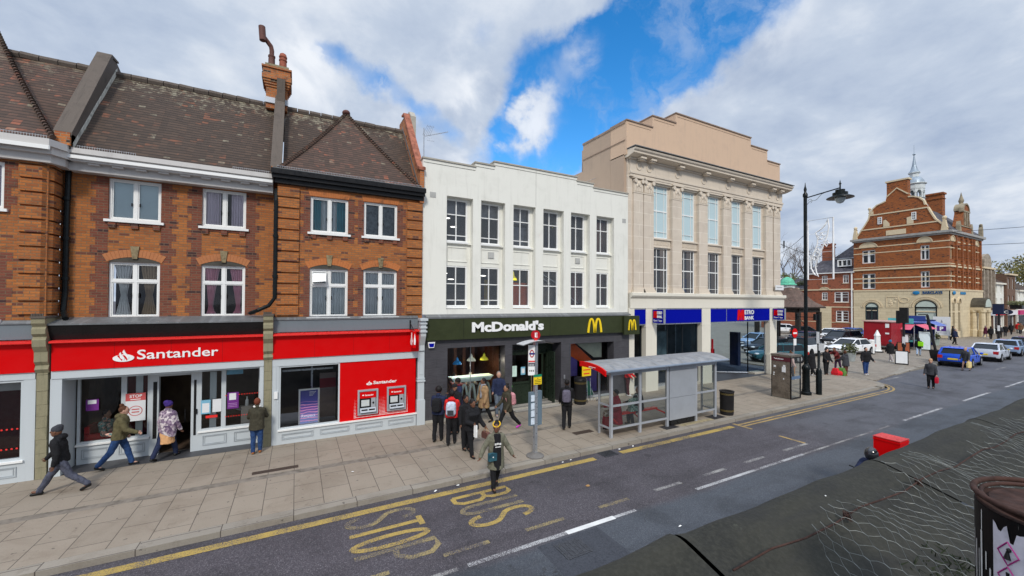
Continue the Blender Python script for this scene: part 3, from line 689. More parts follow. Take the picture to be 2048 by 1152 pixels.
b=MB()
for w in (w1,w2): flat_arch(b,w[0],w[1],w[3]+.01,Y)
b.build('flat_arch',stainbrick,mid)
casement(mid,*w1,Y,C_blind,False,'upper window with a closed pale blind'); casement(mid,*w2,Y,C_grey,False,'upper window with mauve-grey curtains'); casement(mid,*w3,Y,C_wb,True,'lower window with one white and one brown tied curtain'); casement(mid,*w4,Y,C_pink,True,'lower window with pink tied curtains')
b=MB(); b.box(-5.55,-.72,15.12,15.6,8.42,8.62); b.box(-5.55,-.72,15.06,15.6,8.62,8.76)
b.box(-5.5,-.72,15.3,15.6,8.2,8.44)
for i in range(9): b.box(-5.1+i*.5,-4.86+i*.5,15.17,15.6,8.37,8.43)
b.build('cornice',cornice_w,mid); MB().box(-5.56,-.73,15.035,15.058,8.47,8.56).build('cornice_edge',white,mid)
pigeon_spikes(mid,-5.3,-4.1,15.15,8.76); pigeon_spikes(mid,-1.8,-.8,15.15,8.76)
# lead flat roof and black soffit board over the bank front
b=MB(); b.prism([(14.80,3.99),(14.80,4.03),(15.6,4.17),(15.6,4.1)],'x',-5.73,-.9); b.build('lead_roof',lead,mid)
b=MB(); b.poly([(-5.72,14.82,4.0),(-.9,14.82,4.0),(-.9,14.98,3.56),(-5.64,14.98,3.56)]); b.poly([(-5.72,14.82,4.0),(-5.64,14.98,3.56),(-5.64,15.2,3.56),(-5.72,15.2,4.0)]); b.build('awning_box',blk,mid)
# main tiled roof over all three houses belongs to each house in turn
def roofslab(par,x0,x1,ye,ze,yr=18.0,zr=12.17,m=tile,name='roof',n=24):
    rg=[]; nx=max(2,int((x1-x0)/.6))
    vs=[];fs=[]
    for i in range(n+1):
        t=i/n
        for j in range(nx+1):
            x=x0+(x1-x0)*j/nx; z=ze+(zr-ze)*t; s=.05*math.sin(j*.9+1.3)*math.sin(PI*t)+.02*math.sin(i*.7+j*1.7)
            vs.append((x,ye+(yr-ye)*t,z+s))
    for i in range(n):
        for j in range(nx): a=i*(nx+1)+j; fs.append((a,a+1,a+nx+2,a+nx+1))
    b=MB(); b.add(vs,fs); b.poly([(x0,yr,zr),(x1,yr,zr),(x1,yr+4,zr-4),(x0,yr+4,zr-4)])
    o=b.build(name,m,par,smooth='all')
    r=MB(); x=x0
    while x<x1-.02:
        w=min(.42,x1-x); r.tube([(x,yr,zr+.0+rnd.uniform(-.015,.02)),(x+w-.02,yr,zr+.0)],.13,8); x+=w
    r.build('ridge_tile',coping,o); return o
roofslab(mid,-5.40,-.72,15.2,8.78)
b=MB(); b.tube([(-5.6,15.56,8.35),(-5.6,15.5,6.9),(-5.6,15.5,4.85),(-5.6,15.42,4.35),(-5.45,15.15,4.15)],.065,10)
for z in (5.2,6.3,7.4): b.tube([(-5.6,15.5,z),(-5.6,15.5,z+.09)],.085,10)
b.build('drainpipe',post_blk,mid)
b=MB(); b.tube([(-.62,15.2,8.3),(-.62,15.02,7.9),(-.62,15.02,4.75),(-.78,15.0,4.5),(-1.05,15.02,4.36),(-1.3,15.3,4.25)],.06,10)
for z in (5.4,6.7): b.tube([(-.62,15.02,z),(-.62,15.02,z+.09)],.08,10)
b.build('drainpipe',post_blk,mid)
# party walls standing up through the roof
def party(par,x0,x1,rise,name,m,capm,fl=True,front=True,z0=8.85):
    a=[(15.05,z0),(18.0,12.2),(18.0,12.2+rise),(17.6,12.2+rise-.03),(15.05,z0+rise)]
    b=MB(); b.prism(a,'x',x0,x1); b.prism([(18.0,12.2+rise),(18.0,11.9),(19,11.2),(19,12.2)],'x',x0,x1); o=b.build(name,m,par)
    MB().prism([(15.0,z0+rise+.002),(17.6,12.2+rise-.03),(18.05,12.2+rise+.02),(18.05,12.28+rise),(17.5,12.24+rise),(15.0,z0+rise+.08)],'x',x0-.03,x1+.03).build('coping',capm,o)
    if fl: MB().prism([(15.15,z0+.0),(18.0,12.2),(18.0,12.40),(15.15,z0+.2)],'x',x1,x1+.012).build('flashing',mat('pale_mortar_flashing',(.55,.54,.48),.8,var=.3,scale=6),o)
    return o
party(mid,-5.68,-5.38,.36,'party_wall',coping,coping,z0=8.7)
MB().box(-5.68,-5.38,14.98,15.3,8.78,9.12).build('party_wall_foot',cbrick,mid)
pw=party(mid,-.76,-.50,.18,'party_wall',coping,coping,fl=False,z0=8.72); MB().box(-.76,-.50,14.98,15.25,8.78,9.0).build('party_wall_foot',cbrick,mid)
# chimney on the ridge
MC=lambda x,y,z:(x*.947,y-1.0,4.7+(z-4.7)*.949)
ch=MB(MC); ch.box(-1.16,-.42,18.55,19.3,12.3,13.15)
for i in range(4): k=.035*(i+1); ch.box(-1.16-k,-.42+k,18.55-k,19.3+k,13.15+i*.09,13.24+i*.09)
ch.box(-1.3,-.28,18.41,19.44,13.51,13.62); ch.box(-1.26,-.32,18.45,19.4,13.62,13.86); ch.box(-1.31,-.27,18.4,19.45,13.86,13.93)
cho=ch.build('chimney',cbrick,mid); MB(MC).box(-1.2,-.38,18.5,19.35,13.93,14.06).build('chimney_cap',mossy,cho)
MB(MC).box(-1.2,-.38,18.5,18.56,12.5,12.72).build('chimney_flashing',mat('lead_apron',(.5,.53,.58),.5,.2),cho)
MB(MC).box(-.78,-.5,18.3,18.56,12.55,13.45).build('chimney_rib',coping,cho)
p=MB(MC); p.lathe([(.14,14.05),(.125,14.1),(.115,14.5),(.13,14.52),(.13,14.58),(.10,14.6)],(-1.0,18.9),12); p.tube([(-1.0,18.9,14.6),(-1.0,18.9,14.8),(-1.03,18.88,14.95),(-1.28,18.75,15.2)],.085,10); p.tube([(-1.3,18.7,15.0),(-1.34,18.7,15.55)],.12,12); p.build('chimney_pot',browncowl,cho,smooth=True)
p=MB(MC); p.lathe([(.15,14.05),(.14,14.2),(.13,14.45),(.15,14.47),(.15,14.52),(.13,14.53),(.13,14.6),(.15,14.61),(.15,14.66),(.13,14.68),(.12,14.75),(.05,14.8)],(-.6,18.9),12); p.build('chimney_pot',terracotta,cho,smooth=True)
# --- right house (wall forward), black cornice, hipped roof
rh=thing('brick_house','orange brick house with black cornice and pyramid roof beside the white building','building',(1.8,15.1,0))
Y=15.1
w1=(.38,1.57,6.98,8.2);w2=(2.09,3.27,6.98,8.22);w3=(.38,1.58,4.10,5.75);w4=(2.09,3.27,4.10,5.76)
b=MB(); wall(b,-.58,4.22,3.9,8.5,Y,[w1,w2,w3,w4],.16); b.poly([(-.58,Y,3.9),(-.58,Y,8.5),(-.58,15.6,8.5),(-.58,15.6,3.9)]); b.build('wall',brick,rh)
b=MB()
for w in (w1,w2): toothed(b,w[0],w[2]-.3,w[3]+.02,-1,.2,Y); toothed(b,w[1],w[2]-.3,w[3]+.02,1,.2,Y); b.box(w[0]-.2,w[1]+.2,Y-.006,Y+.01,w[2]-.2,w[2]-.08)
for w in (w3,w4): toothed(b,w[0],w[2]-.1,w[3]+.08,-1,.18,Y); toothed(b,w[1],w[2]-.1,w[3]+.08,1,.18,Y)
b.build('dark_brick_band',dbrick,rh)
b=MB()
for w in (w1,w2):
    for k in (.08,.5,.92): x=w[0]+(w[1]-w[0])*k; b.box(x-.08,x+.08,Y-.05,Y+.01,w[2]-.22,w[2]-.09)
b.build('brick_corbel',dbrick,rh)
b=MB();k=MB();inf=MB()
for w in (w3,w4): fan_arch(b,k,w[0],w[1],w[3],Y,infill=inf)
b.build('window_arch',stainbrick,rh); k.build('keystone',kst,rh); inf.build('arch_infill',tymp,rh)
b=MB()
for w in (w1,w2): flat_arch(b,w[0],w[1],w[3]+.01,Y)
b.build('flat_arch',stainbrick,rh)
b=MB(); quoins(b,-.58,.05,Y,4.15,8.4); quoins(b,3.62,4.2,Y,4.15,8.4); b.build('quoin',brick,rh)
casement(rh,*w1,Y,C_teal,False,'upper window with teal curtain edges'); casement(rh,*w2,Y,C_foil,False,'upper window backed with crumpled dark sheeting'); casement(rh,*w3,Y,C_net,True,'lower window with its top sash tipped open'); casement(rh,*w4,Y,C_net2,True,'lower window with grey net curtain')
b=MB(); b.poly([(.46,14.97,5.28),(.88,14.9,5.32),(.88,15.12,5.62),(.46,15.12,5.62)]); b.ring(.45,.9,5.22,5.66,15.09,15.12,.03); b.build('open_sash',white,rh)
b=MB(); b.box(-.74,4.24,14.86,15.1,8.62,8.74); b.box(-.76,4.26,14.78,15.15,8.74,8.9); b.box(-.66,4.22,14.97,15.12,8.48,8.62); b.build('cornice',blk,rh)
MB().box(-.72,4.24,14.80,14.9,8.9,8.93).build('gutter_lip',lead,rh); pigeon_spikes(rh,-.6,4.1,14.9,8.93)
roofslab(rh,-.46,4.1,15.5,9.0)
apex=(1.73,17.85,12.42); e0=(-.55,14.95,8.92); e1=(4.08,14.95,8.92)
def tri(par,e0,e1,apex,m,name='hip_roof'):
    b=MB(); n=14; rows=[]
    for i in range(n+1):
        t=i/n; w=max(2,n-i+2)
        rows.append([tuple(Vector(e0).lerp(Vector(apex),t).lerp(Vector(e1).lerp(Vector(apex),t),j/10)-Vector((0,0,.10*math.sin(PI*t)*(1)))) for j in range(11)])
    vs=[p for r in rows for p in r]; b.add(vs,[(i*11+j,i*11+j+1,(i+1)*11+j+1,(i+1)*11+j) for i in range(n) for j in range(10)])
    for e,s in ((e0,-1),(e1,1)):
        q=(e[0]+s*.25*0,e[1]+.75,e[2]+.05); pts=[rows[i][0 if s<0 else 10] for i in range(n+1)]
        for i in range(n):
            t0,t1=i/n,(i+1)/n; A=Vector(q).lerp(Vector(apex),t0)-Vector((0,0,.1*math.sin(PI*t0))); B=Vector(q).lerp(Vector(apex),t1)-Vector((0,0,.1*math.sin(PI*t1)))
            f=[pts[i],pts[i+1],tuple(B),tuple(A)]; b.poly(f if s>0 else f[::-1])
    o=b.build(name,m,par,smooth='all')
    h=MB()
    for e in (0,10):
        for i in range(42):
            t=i/42; a=Vector(rows[0][e]).lerp(Vector(apex),t)-Vector((0,0,.10*math.sin(PI*t))); c=Vector(rows[0][e]).lerp(Vector(apex),t+.028)-Vector((0,0,.10*math.sin(PI*t)))
            h.tube([a+Vector((0,-.02,.035)),c+Vector((0,-.02,-.01))],[.062,.04],7)
    h.build('bonnet_tile',tile_red,o); return o
hr=tri(rh,e0,e1,apex,tile_red); MB().ell((1.73,17.85,12.45),(.16,.2,.12)).build('apex_cap',browncowl,hr,smooth=True)
b=MB(); b.prism([(15.0,8.4),(15.6,8.4),(18.0,12.0),(18.6,12.0),(18.6,12.75),(17.6,12.75),(15.3,9.75),(15.0,9.65)],'x',4.08,4.24); o=b.build('gable_parapet',cbrick,rh)
b=MB(); b.prism([(14.95,9.65),(15.3,9.78),(17.6,12.77),(17.95,12.83),(17.95,12.91),(17.55,12.87),(15.25,9.9),(14.95,9.76)],'x',4.02,4.28); b.build('tile_coping',mat('orange_tile_coping',(.33,.12,.075),.85,var=.35,scale=4,dirt=.4),o)
MB().prism([(15.2,9.0),(18,12.3),(18,12.44),(15.2,9.14)],'x',4.068,4.08).build('flashing',lead,o)
MB().prism([(17.3,9),(17.3,12.7),(17.6,13.0),(19.0,13.0),(19.0,9)],'x',4.27,4.5).build('concrete_stack',concrete,rh)
# --- left wing, forward, cut by the frame
lw=thing('brick_house','left end brick house with banded brick corner and reddish hipped roof','building',(-7.5,15.0,0))
Y=15.0
wa=(-7.85,-6.55,6.95,8.15);wb=(-7.85,-6.62,4.15,5.75)
b=MB(); wall(b,-10,-5.77,3.9,8.6,Y,[wa,wb],.16); b.poly([(-5.77,Y,3.9),(-5.77,15.62,3.9),(-5.77,15.62,8.6),(-5.77,Y,8.6)]); b.build('wall',brick,lw)
b=MB(); toothed(b,wa[1],wa[2]-.1,wa[3],1,.12,Y); toothed(b,wb[1],wb[2]-.1,wb[3]+.1,1,.14,Y); b.build('dark_brick_band',dbrick,lw)
b=MB(); h=.353
for i in range(12):
    z=4.25+i*h; b.prism([(-6.28,Y-.07),(-5.86,Y-.07),(-5.70,Y+.10),(-5.70,15.6),(-6.28,15.6)],'z',z+.035,z+h-.015)
b.build('quoin',brick,lw)
casement(lw,*wa,Y,C_grey,False,None); casement(lw,*wb,Y,C_net,True,None)
b=MB()
for y0,z0,z1 in ((14.72,8.42,8.6),(14.6,8.6,8.78)):
    b.prism([(-10,y0),(-5.62,y0),(-5.42,y0+.35),(-5.42,15.5),(-10,15.5)],'z',z0,z1)
b.prism([(-10,14.84),(-5.68,14.84),(-5.5,15.1),(-5.5,15.5),(-10,15.5)],'z',8.22,8.42); b.build('cornice',cornice_w,lw)
MB().prism([(-10,14.575),(-5.62,14.575),(-5.60,14.598),(-10,14.598)],'z',8.50,8.6).build('cornice_edge',white,lw); pigeon_spikes(lw,-8,-5.7,14.68,8.78)
roofslab(lw,-10.5,-5.66,15.4,9.0,m=tile_red)
tri(lw,(-10.8,14.8,8.85),(-5.62,14.8,8.85),(-8.2,18.2,12.95),tile_red)
# ================================================================ BANK SHOPFRONTS (ground floor of the terrace)
def moss_pier(x0,x1,label,y=14.98):
    t=thing('stone_pier',label,'pier',(x0,y,0)); b=MB(); z=0;i=0
    while z<2.75:
        h=rnd.choice((.3,.36,.42)); h=min(h,2.75-z); b.box(x0+rnd.uniform(0,.008),x1-rnd.uniform(0,.008),y-rnd.uniform(.0,.02),15.7,z+.006,z+h); z+=h
    b.build('shaft',mossy,t)
    b=MB(); prof=[(y,2.75),(y-.07,2.85),(y-.02,2.95),(y-.1,3.05),(y-.1,3.3),(y-.2,3.45),(y-.22,3.62),(y-.16,3.7),(y-.24,3.78),(y-.24,3.9),(y-.2,3.96),(y-.27,4.05),(y-.27,4.18),(15.6,4.2),(15.6,2.75)]
    b.prism(prof,'x',x0-.02,x1+.02); b.build('console',mossy,t)
    b=MB()
    for i in range(8): b.box(x0-.02+i*(x1-x0)/8,x0+.015+i*(x1-x0)/8,y-.27,y-.25,4.18,4.30)
    b.box(x0-.03,x1+.04,y-.3,15.4,4.18,4.23)
    b.build('cap',coping,t)
moss_pier(-5.90,-5.69,'mossy stone pier at the left of the bank entrance'); moss_pier(-.885,-.665,'mossy stone pier between the bank entrance and the cash machines')
sf=thing('bank_shopfront','red and pale grey bank front with recessed entrance under the middle brick house','shopfront',(-3.3,15.0,0))
def fascia(par,x0,x1,y=14.95,z0=2.78,z1=3.5):
    o=MB().box(x0,x1,y,y+.2,z0,z1).build('fascia',red,par)
    j=MB(); x=x0+1.22
    while x<x1-.3: j.box(x-.003,x+.003,y-.003,y,z0,z1-.01); x+=1.22
    if j.v: j.build('fascia_joint',mat('joint_dark_red',(.25,.002,.003),.6),o)
    MB().prism([(y-.16,z1+.03),(y-.16,z1+.07),(y+.2,z1+.12),(y+.2,z1+.001),(y-.02,z1+.001)],'x',x0,x1).build('fascia_hood',red2,o); return o
def flame(par,x,z,w,h,y,m=wht,rm=red):
    b=MB(); cx=x+w/2; ez=z+h*.30
    b.prism(arc(cx,ez,w/2,h*.30,0,360,28)[:-1],'y',y,y+.02)
    def fl(dx,top,wd):
        L=[(cx+dx-wd*.2,z+h*.12),(cx+dx-wd*1.3,z+h*.5),(cx+dx-wd*1.25,z+h*.75),(cx+dx-wd*.75,z+top)]
        Rr=[(cx+dx+wd*.05,z+top*.82),(cx+dx+wd*.95,z+h*.5),(cx+dx+wd*.9,z+h*.2)]; return L+Rr
    o=b.build('flame_emblem',m,par)
    g=MB()
    for dx in (-w*.08,w*.16): g.prism([(cx+dx-w*.22,z+h*.52),(cx+dx-w*.10,z+h*.56),(cx+dx+w*.03,z+h*.20),(cx+dx+w*.0,z+h*.08),(cx+dx-w*.06,z+h*.22)][::-1],'y',y-.006,y)
    g.build('emblem_gap',rm,o)
    f=MB(); f.prism([(cx-w*.14,z+h*.30),(cx+w*.03,z+h*.12),(cx+w*.05,z+h*.35),(cx-w*.10,z+h*.62),(cx-w*.13,z+h*.80),(cx-w*.20,z+h*.66)],'y',y-.012,y+.02)
    f.prism([(cx+w*.04,z+h*.56),(cx+w*.24,z+h*.20),(cx+w*.26,z+h*.42),(cx+w*.10,z+h*.72),(cx+w*.02,z+h*1.0),(cx-w*.05,z+h*.80)],'y',y-.012,y+.02); f.build('flame',m,o)
fa=fascia(sf,-5.63,-.9); flame(fa,-4.44,2.94,.45,.34,14.93); text('lettering','Santander',-3.93,2.985,1.86,.27,14.93,wht,fa,.010)
b=MB(); b.box(-5.64,-.89,14.98,15.15,2.57,2.775); b.build('lintel',shopgrey,sf)
b=MB(); b.box(-5.66,-5.44,15.0,15.1,0,2.565); b.box(-1.0,-.89,15.0,15.1,0,2.565); b.build('end_pilaster',shopgrey,sf)
MB().prism([(15.1,0),(15.8,0),(15.8,2.565),(15.1,2.565)],'x',-5.5,-5.44).build('recess_side',shopgrey,sf)
MB().box(-5.44,-.95,15.1,15.9,2.5,2.565).build('soffit',shopgrey,sf)
MB().box(-5.6,-.9,15.04,15.85,.0,.006).build('entrance_floor',darkfloor,sf)
YR=15.75
def panelled(par,x0,x1,z0,z1,y,n,name='stall_riser'):
    b=MB(); b.box(x0,x1,y,y+.08,z0,z1); o=b.build(name,shopgrey,par); k=MB(); w=(x1-x0)/n
    for i in range(n):
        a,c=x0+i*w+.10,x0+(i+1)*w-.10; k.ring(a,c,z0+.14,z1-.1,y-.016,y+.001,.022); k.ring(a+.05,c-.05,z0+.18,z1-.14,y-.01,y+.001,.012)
    k.build('panel_moulding',mat('panel_moulding_grey',(.36,.39,.41),.5),o); MB().box(x0-.02,x1+.02,y-.05,y+.1,z1,z1+.05).build('sill',white,o); return o  # mouldings in a darker grey than the panels
def shopwin(par,x0,x1,z0,z1,y,t=.06,label=None,gm=None):
    b=MB(); b.ring(x0,x1,z0,z1,y,y+.08,t); w=b.build('shop_window',shopgrey,par,label=label)
    MB().poly([(x0+.02,y+.05,z0+.02),(x1-.02,y+.05,z0+.02),(x1-.02,y+.05,z1-.02),(x0+.02,y+.05,z1-.02)]).build('pane',gm or shopglass,w); return w
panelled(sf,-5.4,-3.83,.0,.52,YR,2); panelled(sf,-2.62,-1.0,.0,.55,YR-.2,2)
wL=shopwin(sf,-5.4,-4.42,.57,2.5,YR); wM=shopwin(sf,-4.42,-3.83,.57,2.5,YR); b=MB(); b.box(-4.18,-4.02,YR+.09,YR+.12,.57,2.4); b.build('door_post',shopgrey,wM)
wR1=shopwin(sf,-2.62,-2.0,.6,2.5,YR-.2); b=MB(); b.box(-2.37,-2.2,YR-.1,YR-.07,.6,2.4); b.build('door_post',shopgrey,wR1); wR2=shopwin(sf,-2.0,-1.0,.6,2.5,YR-.2)
b=MB(); b.box(-3.83,-3.62,YR-.05,YR+.1,0,2.5); b.box(-2.82,-2.62,YR-.2,YR+.1,0,2.5); b.box(-3.62,-2.82,YR-.05,YR+.1,2.35,2.5); b.build('door_frame',shopgrey,sf)
b=MB(); b.box(-3.75,-3.66,YR-.06,YR-.051,.5,2.2); b.box(-2.75,-2.69,YR-.21,YR-.201,.5,2.2); b.build('side_light',blk,sf)
b=MB(); b.box(-3.0,-2.97,YR-.08,YR-.04,.9,1.3); b.box(-2.7,-2.66,YR-.24,YR-.2,1.15,1.3); b.build('door_button',blk,sf)
# bank interior
b=MB(); b.box(-5.6,-.8,19.3,19.4,0,2.8); b.box(-5.7,-5.6,15.9,19.3,0,2.8); b.box(-.8,-.7,15.2,19.3,0,2.8); b.box(-5.6,-.8,15.2,19.4,2.7,2.8); b.build('interior_wall',dimroom,sf)
MB().box(-5.5,-.9,15.9,19.3,0,.01).build('interior_floor',mat('brown_carpet',(.07,.045,.03),.9),sf)
b=MB(); b.box(-4.9,-4.0,17.4,17.5,.3,2.2); b.build('interior_screen',mat('maroon_screen',(.14,.015,.02),.6),sf)
# posters and things in the window
def sign_card(par,x0,x1,z0,z1,y,m,name='poster',T=None,label=None): return MB(T).box(x0,x1,y-.008,y,z0,z1).build(name,m,par,label=label)
purple=mat('poster_purple',(.16,.03,.22),.5,var=.05); paper=mat('paper',(.72,.73,.74),.7,var=.04); pinkred=mat('poster_pink_red',(.55,.10,.10),.5); ltblue=mat('poster_light_blue',(.20,.45,.60),.5)
c=sign_card(wM,-4.38,-3.93,1.08,1.9,YR-.005,paper,label='STOP notice with pink-red header'); MB().box(-4.38,-3.93,YR-.017,YR-.0135,1.68,1.9).build('header',pinkred,c); text('lettering','STOP',-4.29,1.77,.28,.09,YR-.021,wht,c,.02,.003); MB().box(-4.27,-4.04,YR-.019,YR-.0175,1.71,1.73).build('writing',wht,c)
b=MB(); 
for q in ribbon(arc(-4.155,1.38,.15,.14,0,360,20),.018): b.prism(list(q),'y',YR-.018,YR-.0135)
b.box(-4.24,-4.07,YR-.018,YR-.0135,1.41,1.44); b.box(-4.24,-4.07,YR-.018,YR-.0135,1.33,1.36); b.build('symbol',pinkred,c)
c=sign_card(wR1,-2.57,-2.33,1.12,1.55,YR-.205,ltblue,label='blue notice'); MB().box(-2.54,-2.36,YR-.217,YR-.2135,1.16,1.45).build('sheet',paper,c)
sign_card(wR1,-2.28,-2.05,1.15,1.55,YR-.205,paper,label='white notice'); sign_card(wR1,-2.45,-2.15,.98,1.06,YR-.205,red2,'strip')
c=sign_card(wR2,-1.90,-1.6,1.2,1.72,YR-.205,purple,label='purple poster'); MB().box(-1.85,-1.67,YR-.217,YR-.2135,1.48,1.69).build('sheet',paper,c)
b=MB()
for i in range(3): b.box(-1.87,-1.64,YR-.217,YR-.2135,1.26+.05*i,1.275+.05*i)
b.build('text_line',mat('lilac',(.45,.25,.5),.6),c)
c=sign_card(wL,-5.22,-4.95,1.5,1.82,YR-.005,purple,label='purple card'); MB().box(-5.18,-5.0,YR-.017,YR-.0135,1.69,1.8).build('sheet',paper,c)
MB().box(-1.97,-1.5,YR-.14,YR-.13,2.28,2.48).build('hanging_sign',ltblue,wR2)
b=MB()
for z in (.95,1.62):
    for i in range(14): b.box(-1.95+i*.07,-1.92+i*.07,YR-.21,YR-.205,z,z+.03)
b.build('window_dots',red2,wR2)
# seated man's armchair and the sanitiser stand
t=thing('armchair','small red armchair just inside the bank window','armchair',(-4.95,16.25,0)); redch=cloth('red_fabric',(.45,.02,.025))
b=MB(); b.box(-5.25,-4.6,16.05,16.55,.35,.55); b.build('seat',redch,t); b=MB(); b.box(-5.33,-5.22,16.0,16.6,.35,.98); b.box(-5.3,-4.65,15.93,16.04,.35,.78); b.build('backrest',redch,t)
b=MB(); b.box(-5.2,-5.15,16.1,16.15,0,.35); b.box(-4.7,-4.65,16.1,16.15,0,.35); b.box(-5.2,-5.15,16.45,16.5,0,.35); b.box(-4.7,-4.65,16.45,16.5,0,.35); b.build('leg',steel,t)
t=thing('sanitiser_stand','white stand with a hand sanitiser bottle inside the right bank window','stand',(-1.4,15.75,0)); MB().box(-1.55,-1.25,15.7,15.9,.55,1.2).build('cabinet',mat('pale_card',(.5,.45,.4),.7),t); MB().lathe([(.05,1.2),(.05,1.38),(.02,1.42),(.02,1.5)],(-1.4,15.8),10).build('bottle',wht,t); 
t=thing('cafe_table','round pale table deep inside the bank','table',(-1.5,17.6,0)); MB().lathe([(.4,.72),(.4,.75)],(-1.5,17.6),20).build('tabletop',wht,t); MB().lathe([(.2,0),(.03,.03),(.03,.72)],(-1.5,17.6),10).build('leg',steel,t)
# --- right bank front: window with screen, red panel with two cash machines
sr=thing('bank_shopfront','red and pale grey bank front with two cash machines, under the black-corniced house','shopfront',(1.8,15.0,0))
fa=fascia(sr,-.665,4.07,14.95)
MB().box(-.665,4.05,15.0,15.2,3.64,4.02).build('grey_band',bandgrey,sr); MB().prism([(14.97,4.022),(14.97,4.05),(15.15,4.14),(15.15,4.022)],'x',-.665,4.05).build('lead_roof',lead,sr)
MB().box(-.66,4.06,14.99,15.15,2.53,2.775).build('lintel',shopgrey,sr)
b=MB(); b.box(-.66,-.47,15.0,15.12,0,2.53); b.box(-.56,-.54,14.985,15.001,0,2.53); b.build('end_pilaster',shopgrey,sr)
MB().box(-.60,-.50,14.95,14.998,1.5,1.72).build('keypad',white,sr)
o=panelled(sr,-.47,4.0,0,.43,15.0,4)
w=shopwin(sr,-.47,1.35,.48,2.53,15.02,.05,'wide dark shop window')
MB().box(1.35,3.98,15.02,15.1,.48,2.53).build('red_panel',red,sr)
b=MB()
for i in range(42):
    for j in range(14):
        x=1.83+i*.045; z=.56+j*.05; s=.013*(1-j/16)
        if (1.90<x<2.66 and .6<z<1.56) or (2.9<x<3.64 and .62<z<1.56): continue
        b.box(x-s,x+s,15.016,15.02,z-s,z+s)
b.build('dot_pattern',wht,sr)
flame(sr,2.22,1.66,.20,.15,15.01); text('lettering','Santander',2.46,1.68,.82,.115,15.005,wht,sr,.02)
def atm(x0,x1,z0,z1,label):
    t=thing('cash_machine',label,'cash machine',((x0+x1)/2,15.0,z0),group='cash machines in the red panel'); y=14.96
    b=MB(); b.ring(x0,x1,z0,z1,y-.02,15.02,.055); b.box(x0+.05,x1-.05,y+.02,15.02,z0+.05,z1-.05); b.build('housing',alu,t)
    w=x1-x0;h=z1-z0; MB().box(x0+.07,x1-.07,y-.01,y+.02,z1-.30,z1-.08).build('header',red,t)
    text('lettering','Santander',x0+.24,z1-.22,w*.42,.055,y-.014,wht,t,.02,.004); MB().ell((x0+.18,y-.012,z1-.19),(.035,.004,.02)).build('flame_emblem',wht,t)
    MB().box(x0+.07,x1-.08,y+.005,y+.019,z0+.12,z1-.31).build('recess',blk,t)
    MB().box(x0+.12,x1-.30,y-.005,y+.004,z0+.30,z0+.52).build('screen',mat('atm_screen',(.55,.58,.58),.2),t)
    b=MB(); b.box(x1-.24,x1-.09,y-.004,y+.004,z0+.24,z0+.6); b.build('card_panel',alu,t); MB().ell((x1-.165,y-.01,z0+.40),(.035,.01,.04)).build('card_light',blk,t)
    b=MB(); b.prism([(y-.10,z0+.10),(y+.0,z0+.10),(y+.0,z0+.24),(y-.02,z0+.22)],'x',x0+.08,x1-.08); b.build('shelf',alu,t)
    b=MB(); b.box(x0+.12,x0+.32,y-.075,y-.04,z0+.16,z0+.2); b.box(x1-.32,x1-.12,y-.075,y-.04,z0+.16,z0+.2); b.build('slot',blk,t)
atm(1.93,2.62,.64,1.52,'left cash machine in the red panel'); atm(2.93,3.61,.67,1.54,'right cash machine, nearer the dark tiled shop')
# poster screen "Respect"
t=thing('poster_screen','lit violet Respect poster screen inside the bank window','screen',(.41,15.2,.5))
MB().ring(.10,.73,.50,1.70,15.14,15.2,.05).build('frame',white,t)
m,N,bb=newmat('poster_art'); O=N.add('ShaderNodeTexCoord').outputs['Object']; wv=N.add('ShaderNodeTexWave',wave_type='RINGS'); wv.inputs['Scale'].default_value=3.5; wv.inputs['Distortion'].default_value=4; N.l.new(O,wv.inputs['Vector'])
z=N.sep(O)[2]; base=N.ramp(N.mr(z,0,1.2),[(0,(.16,.20,.42)),(.4,(.12,.05,.25)),(.6,(.03,.03,.16)),(1,(.01,.012,.07))]); cc=N.mix(N.math('MULTIPLY',N.mr(wv.outputs[1],.8,1,0,1),N.mr(z,.85,.55,0,1)),base,(.75,.30,.45)); N.l.new(cc,bb.inputs['Base Color']); N.l.new(cc,bb.inputs['Emission Color']); bb.inputs['Emission Strength'].default_value=.55
sc=MB().box(.15,.68,15.15,15.18,.55,1.65).build('display',m,t)
text('lettering','Respect',.19,.72,.42,.13,15.142,mat('poster_text',(.75,.75,.85),.5,emit=.4),t,.01,.004)
b=MB()
for i in range(4): b.box(.42,.42+.2-.03*i,15.144,15.148,1.58-.04*i,1.595-.04*i)
b.box(.4,.62,15.144,15.148,.58,.6); b.build('text_line',paper,t)
# interior seen through the dark window
b=MB(); b.box(-.6,4,19,19.1,0,2.7); b.box(-.66,-.6,15.2,19,0,2.7); b.box(1.42,1.5,15.2,19,0,2.7); b.box(-.6,4,15.2,19,2.55,2.7); b.build('interior_wall',mat('brown_room',(.05,.036,.024),.8,var=.3,scale=1),sr)
b=MB(); b.box(.8,1.35,16.6,16.7,.3,1.95); b.build('interior_screen',mat('pale_panel',(.28,.22,.2),.7),sr); MB().box(.8,1.35,16.59,16.598,1.4,1.75).build('interior_header',mat('deep_red_panel',(.25,.02,.03),.6),sr)
b=MB(); b.box(-.4,1.2,15.9,15.92,2.2,2.26); b.box(.5,.56,16.4,16.45,0,2.5); b.build('interior_rail',steel,sr)
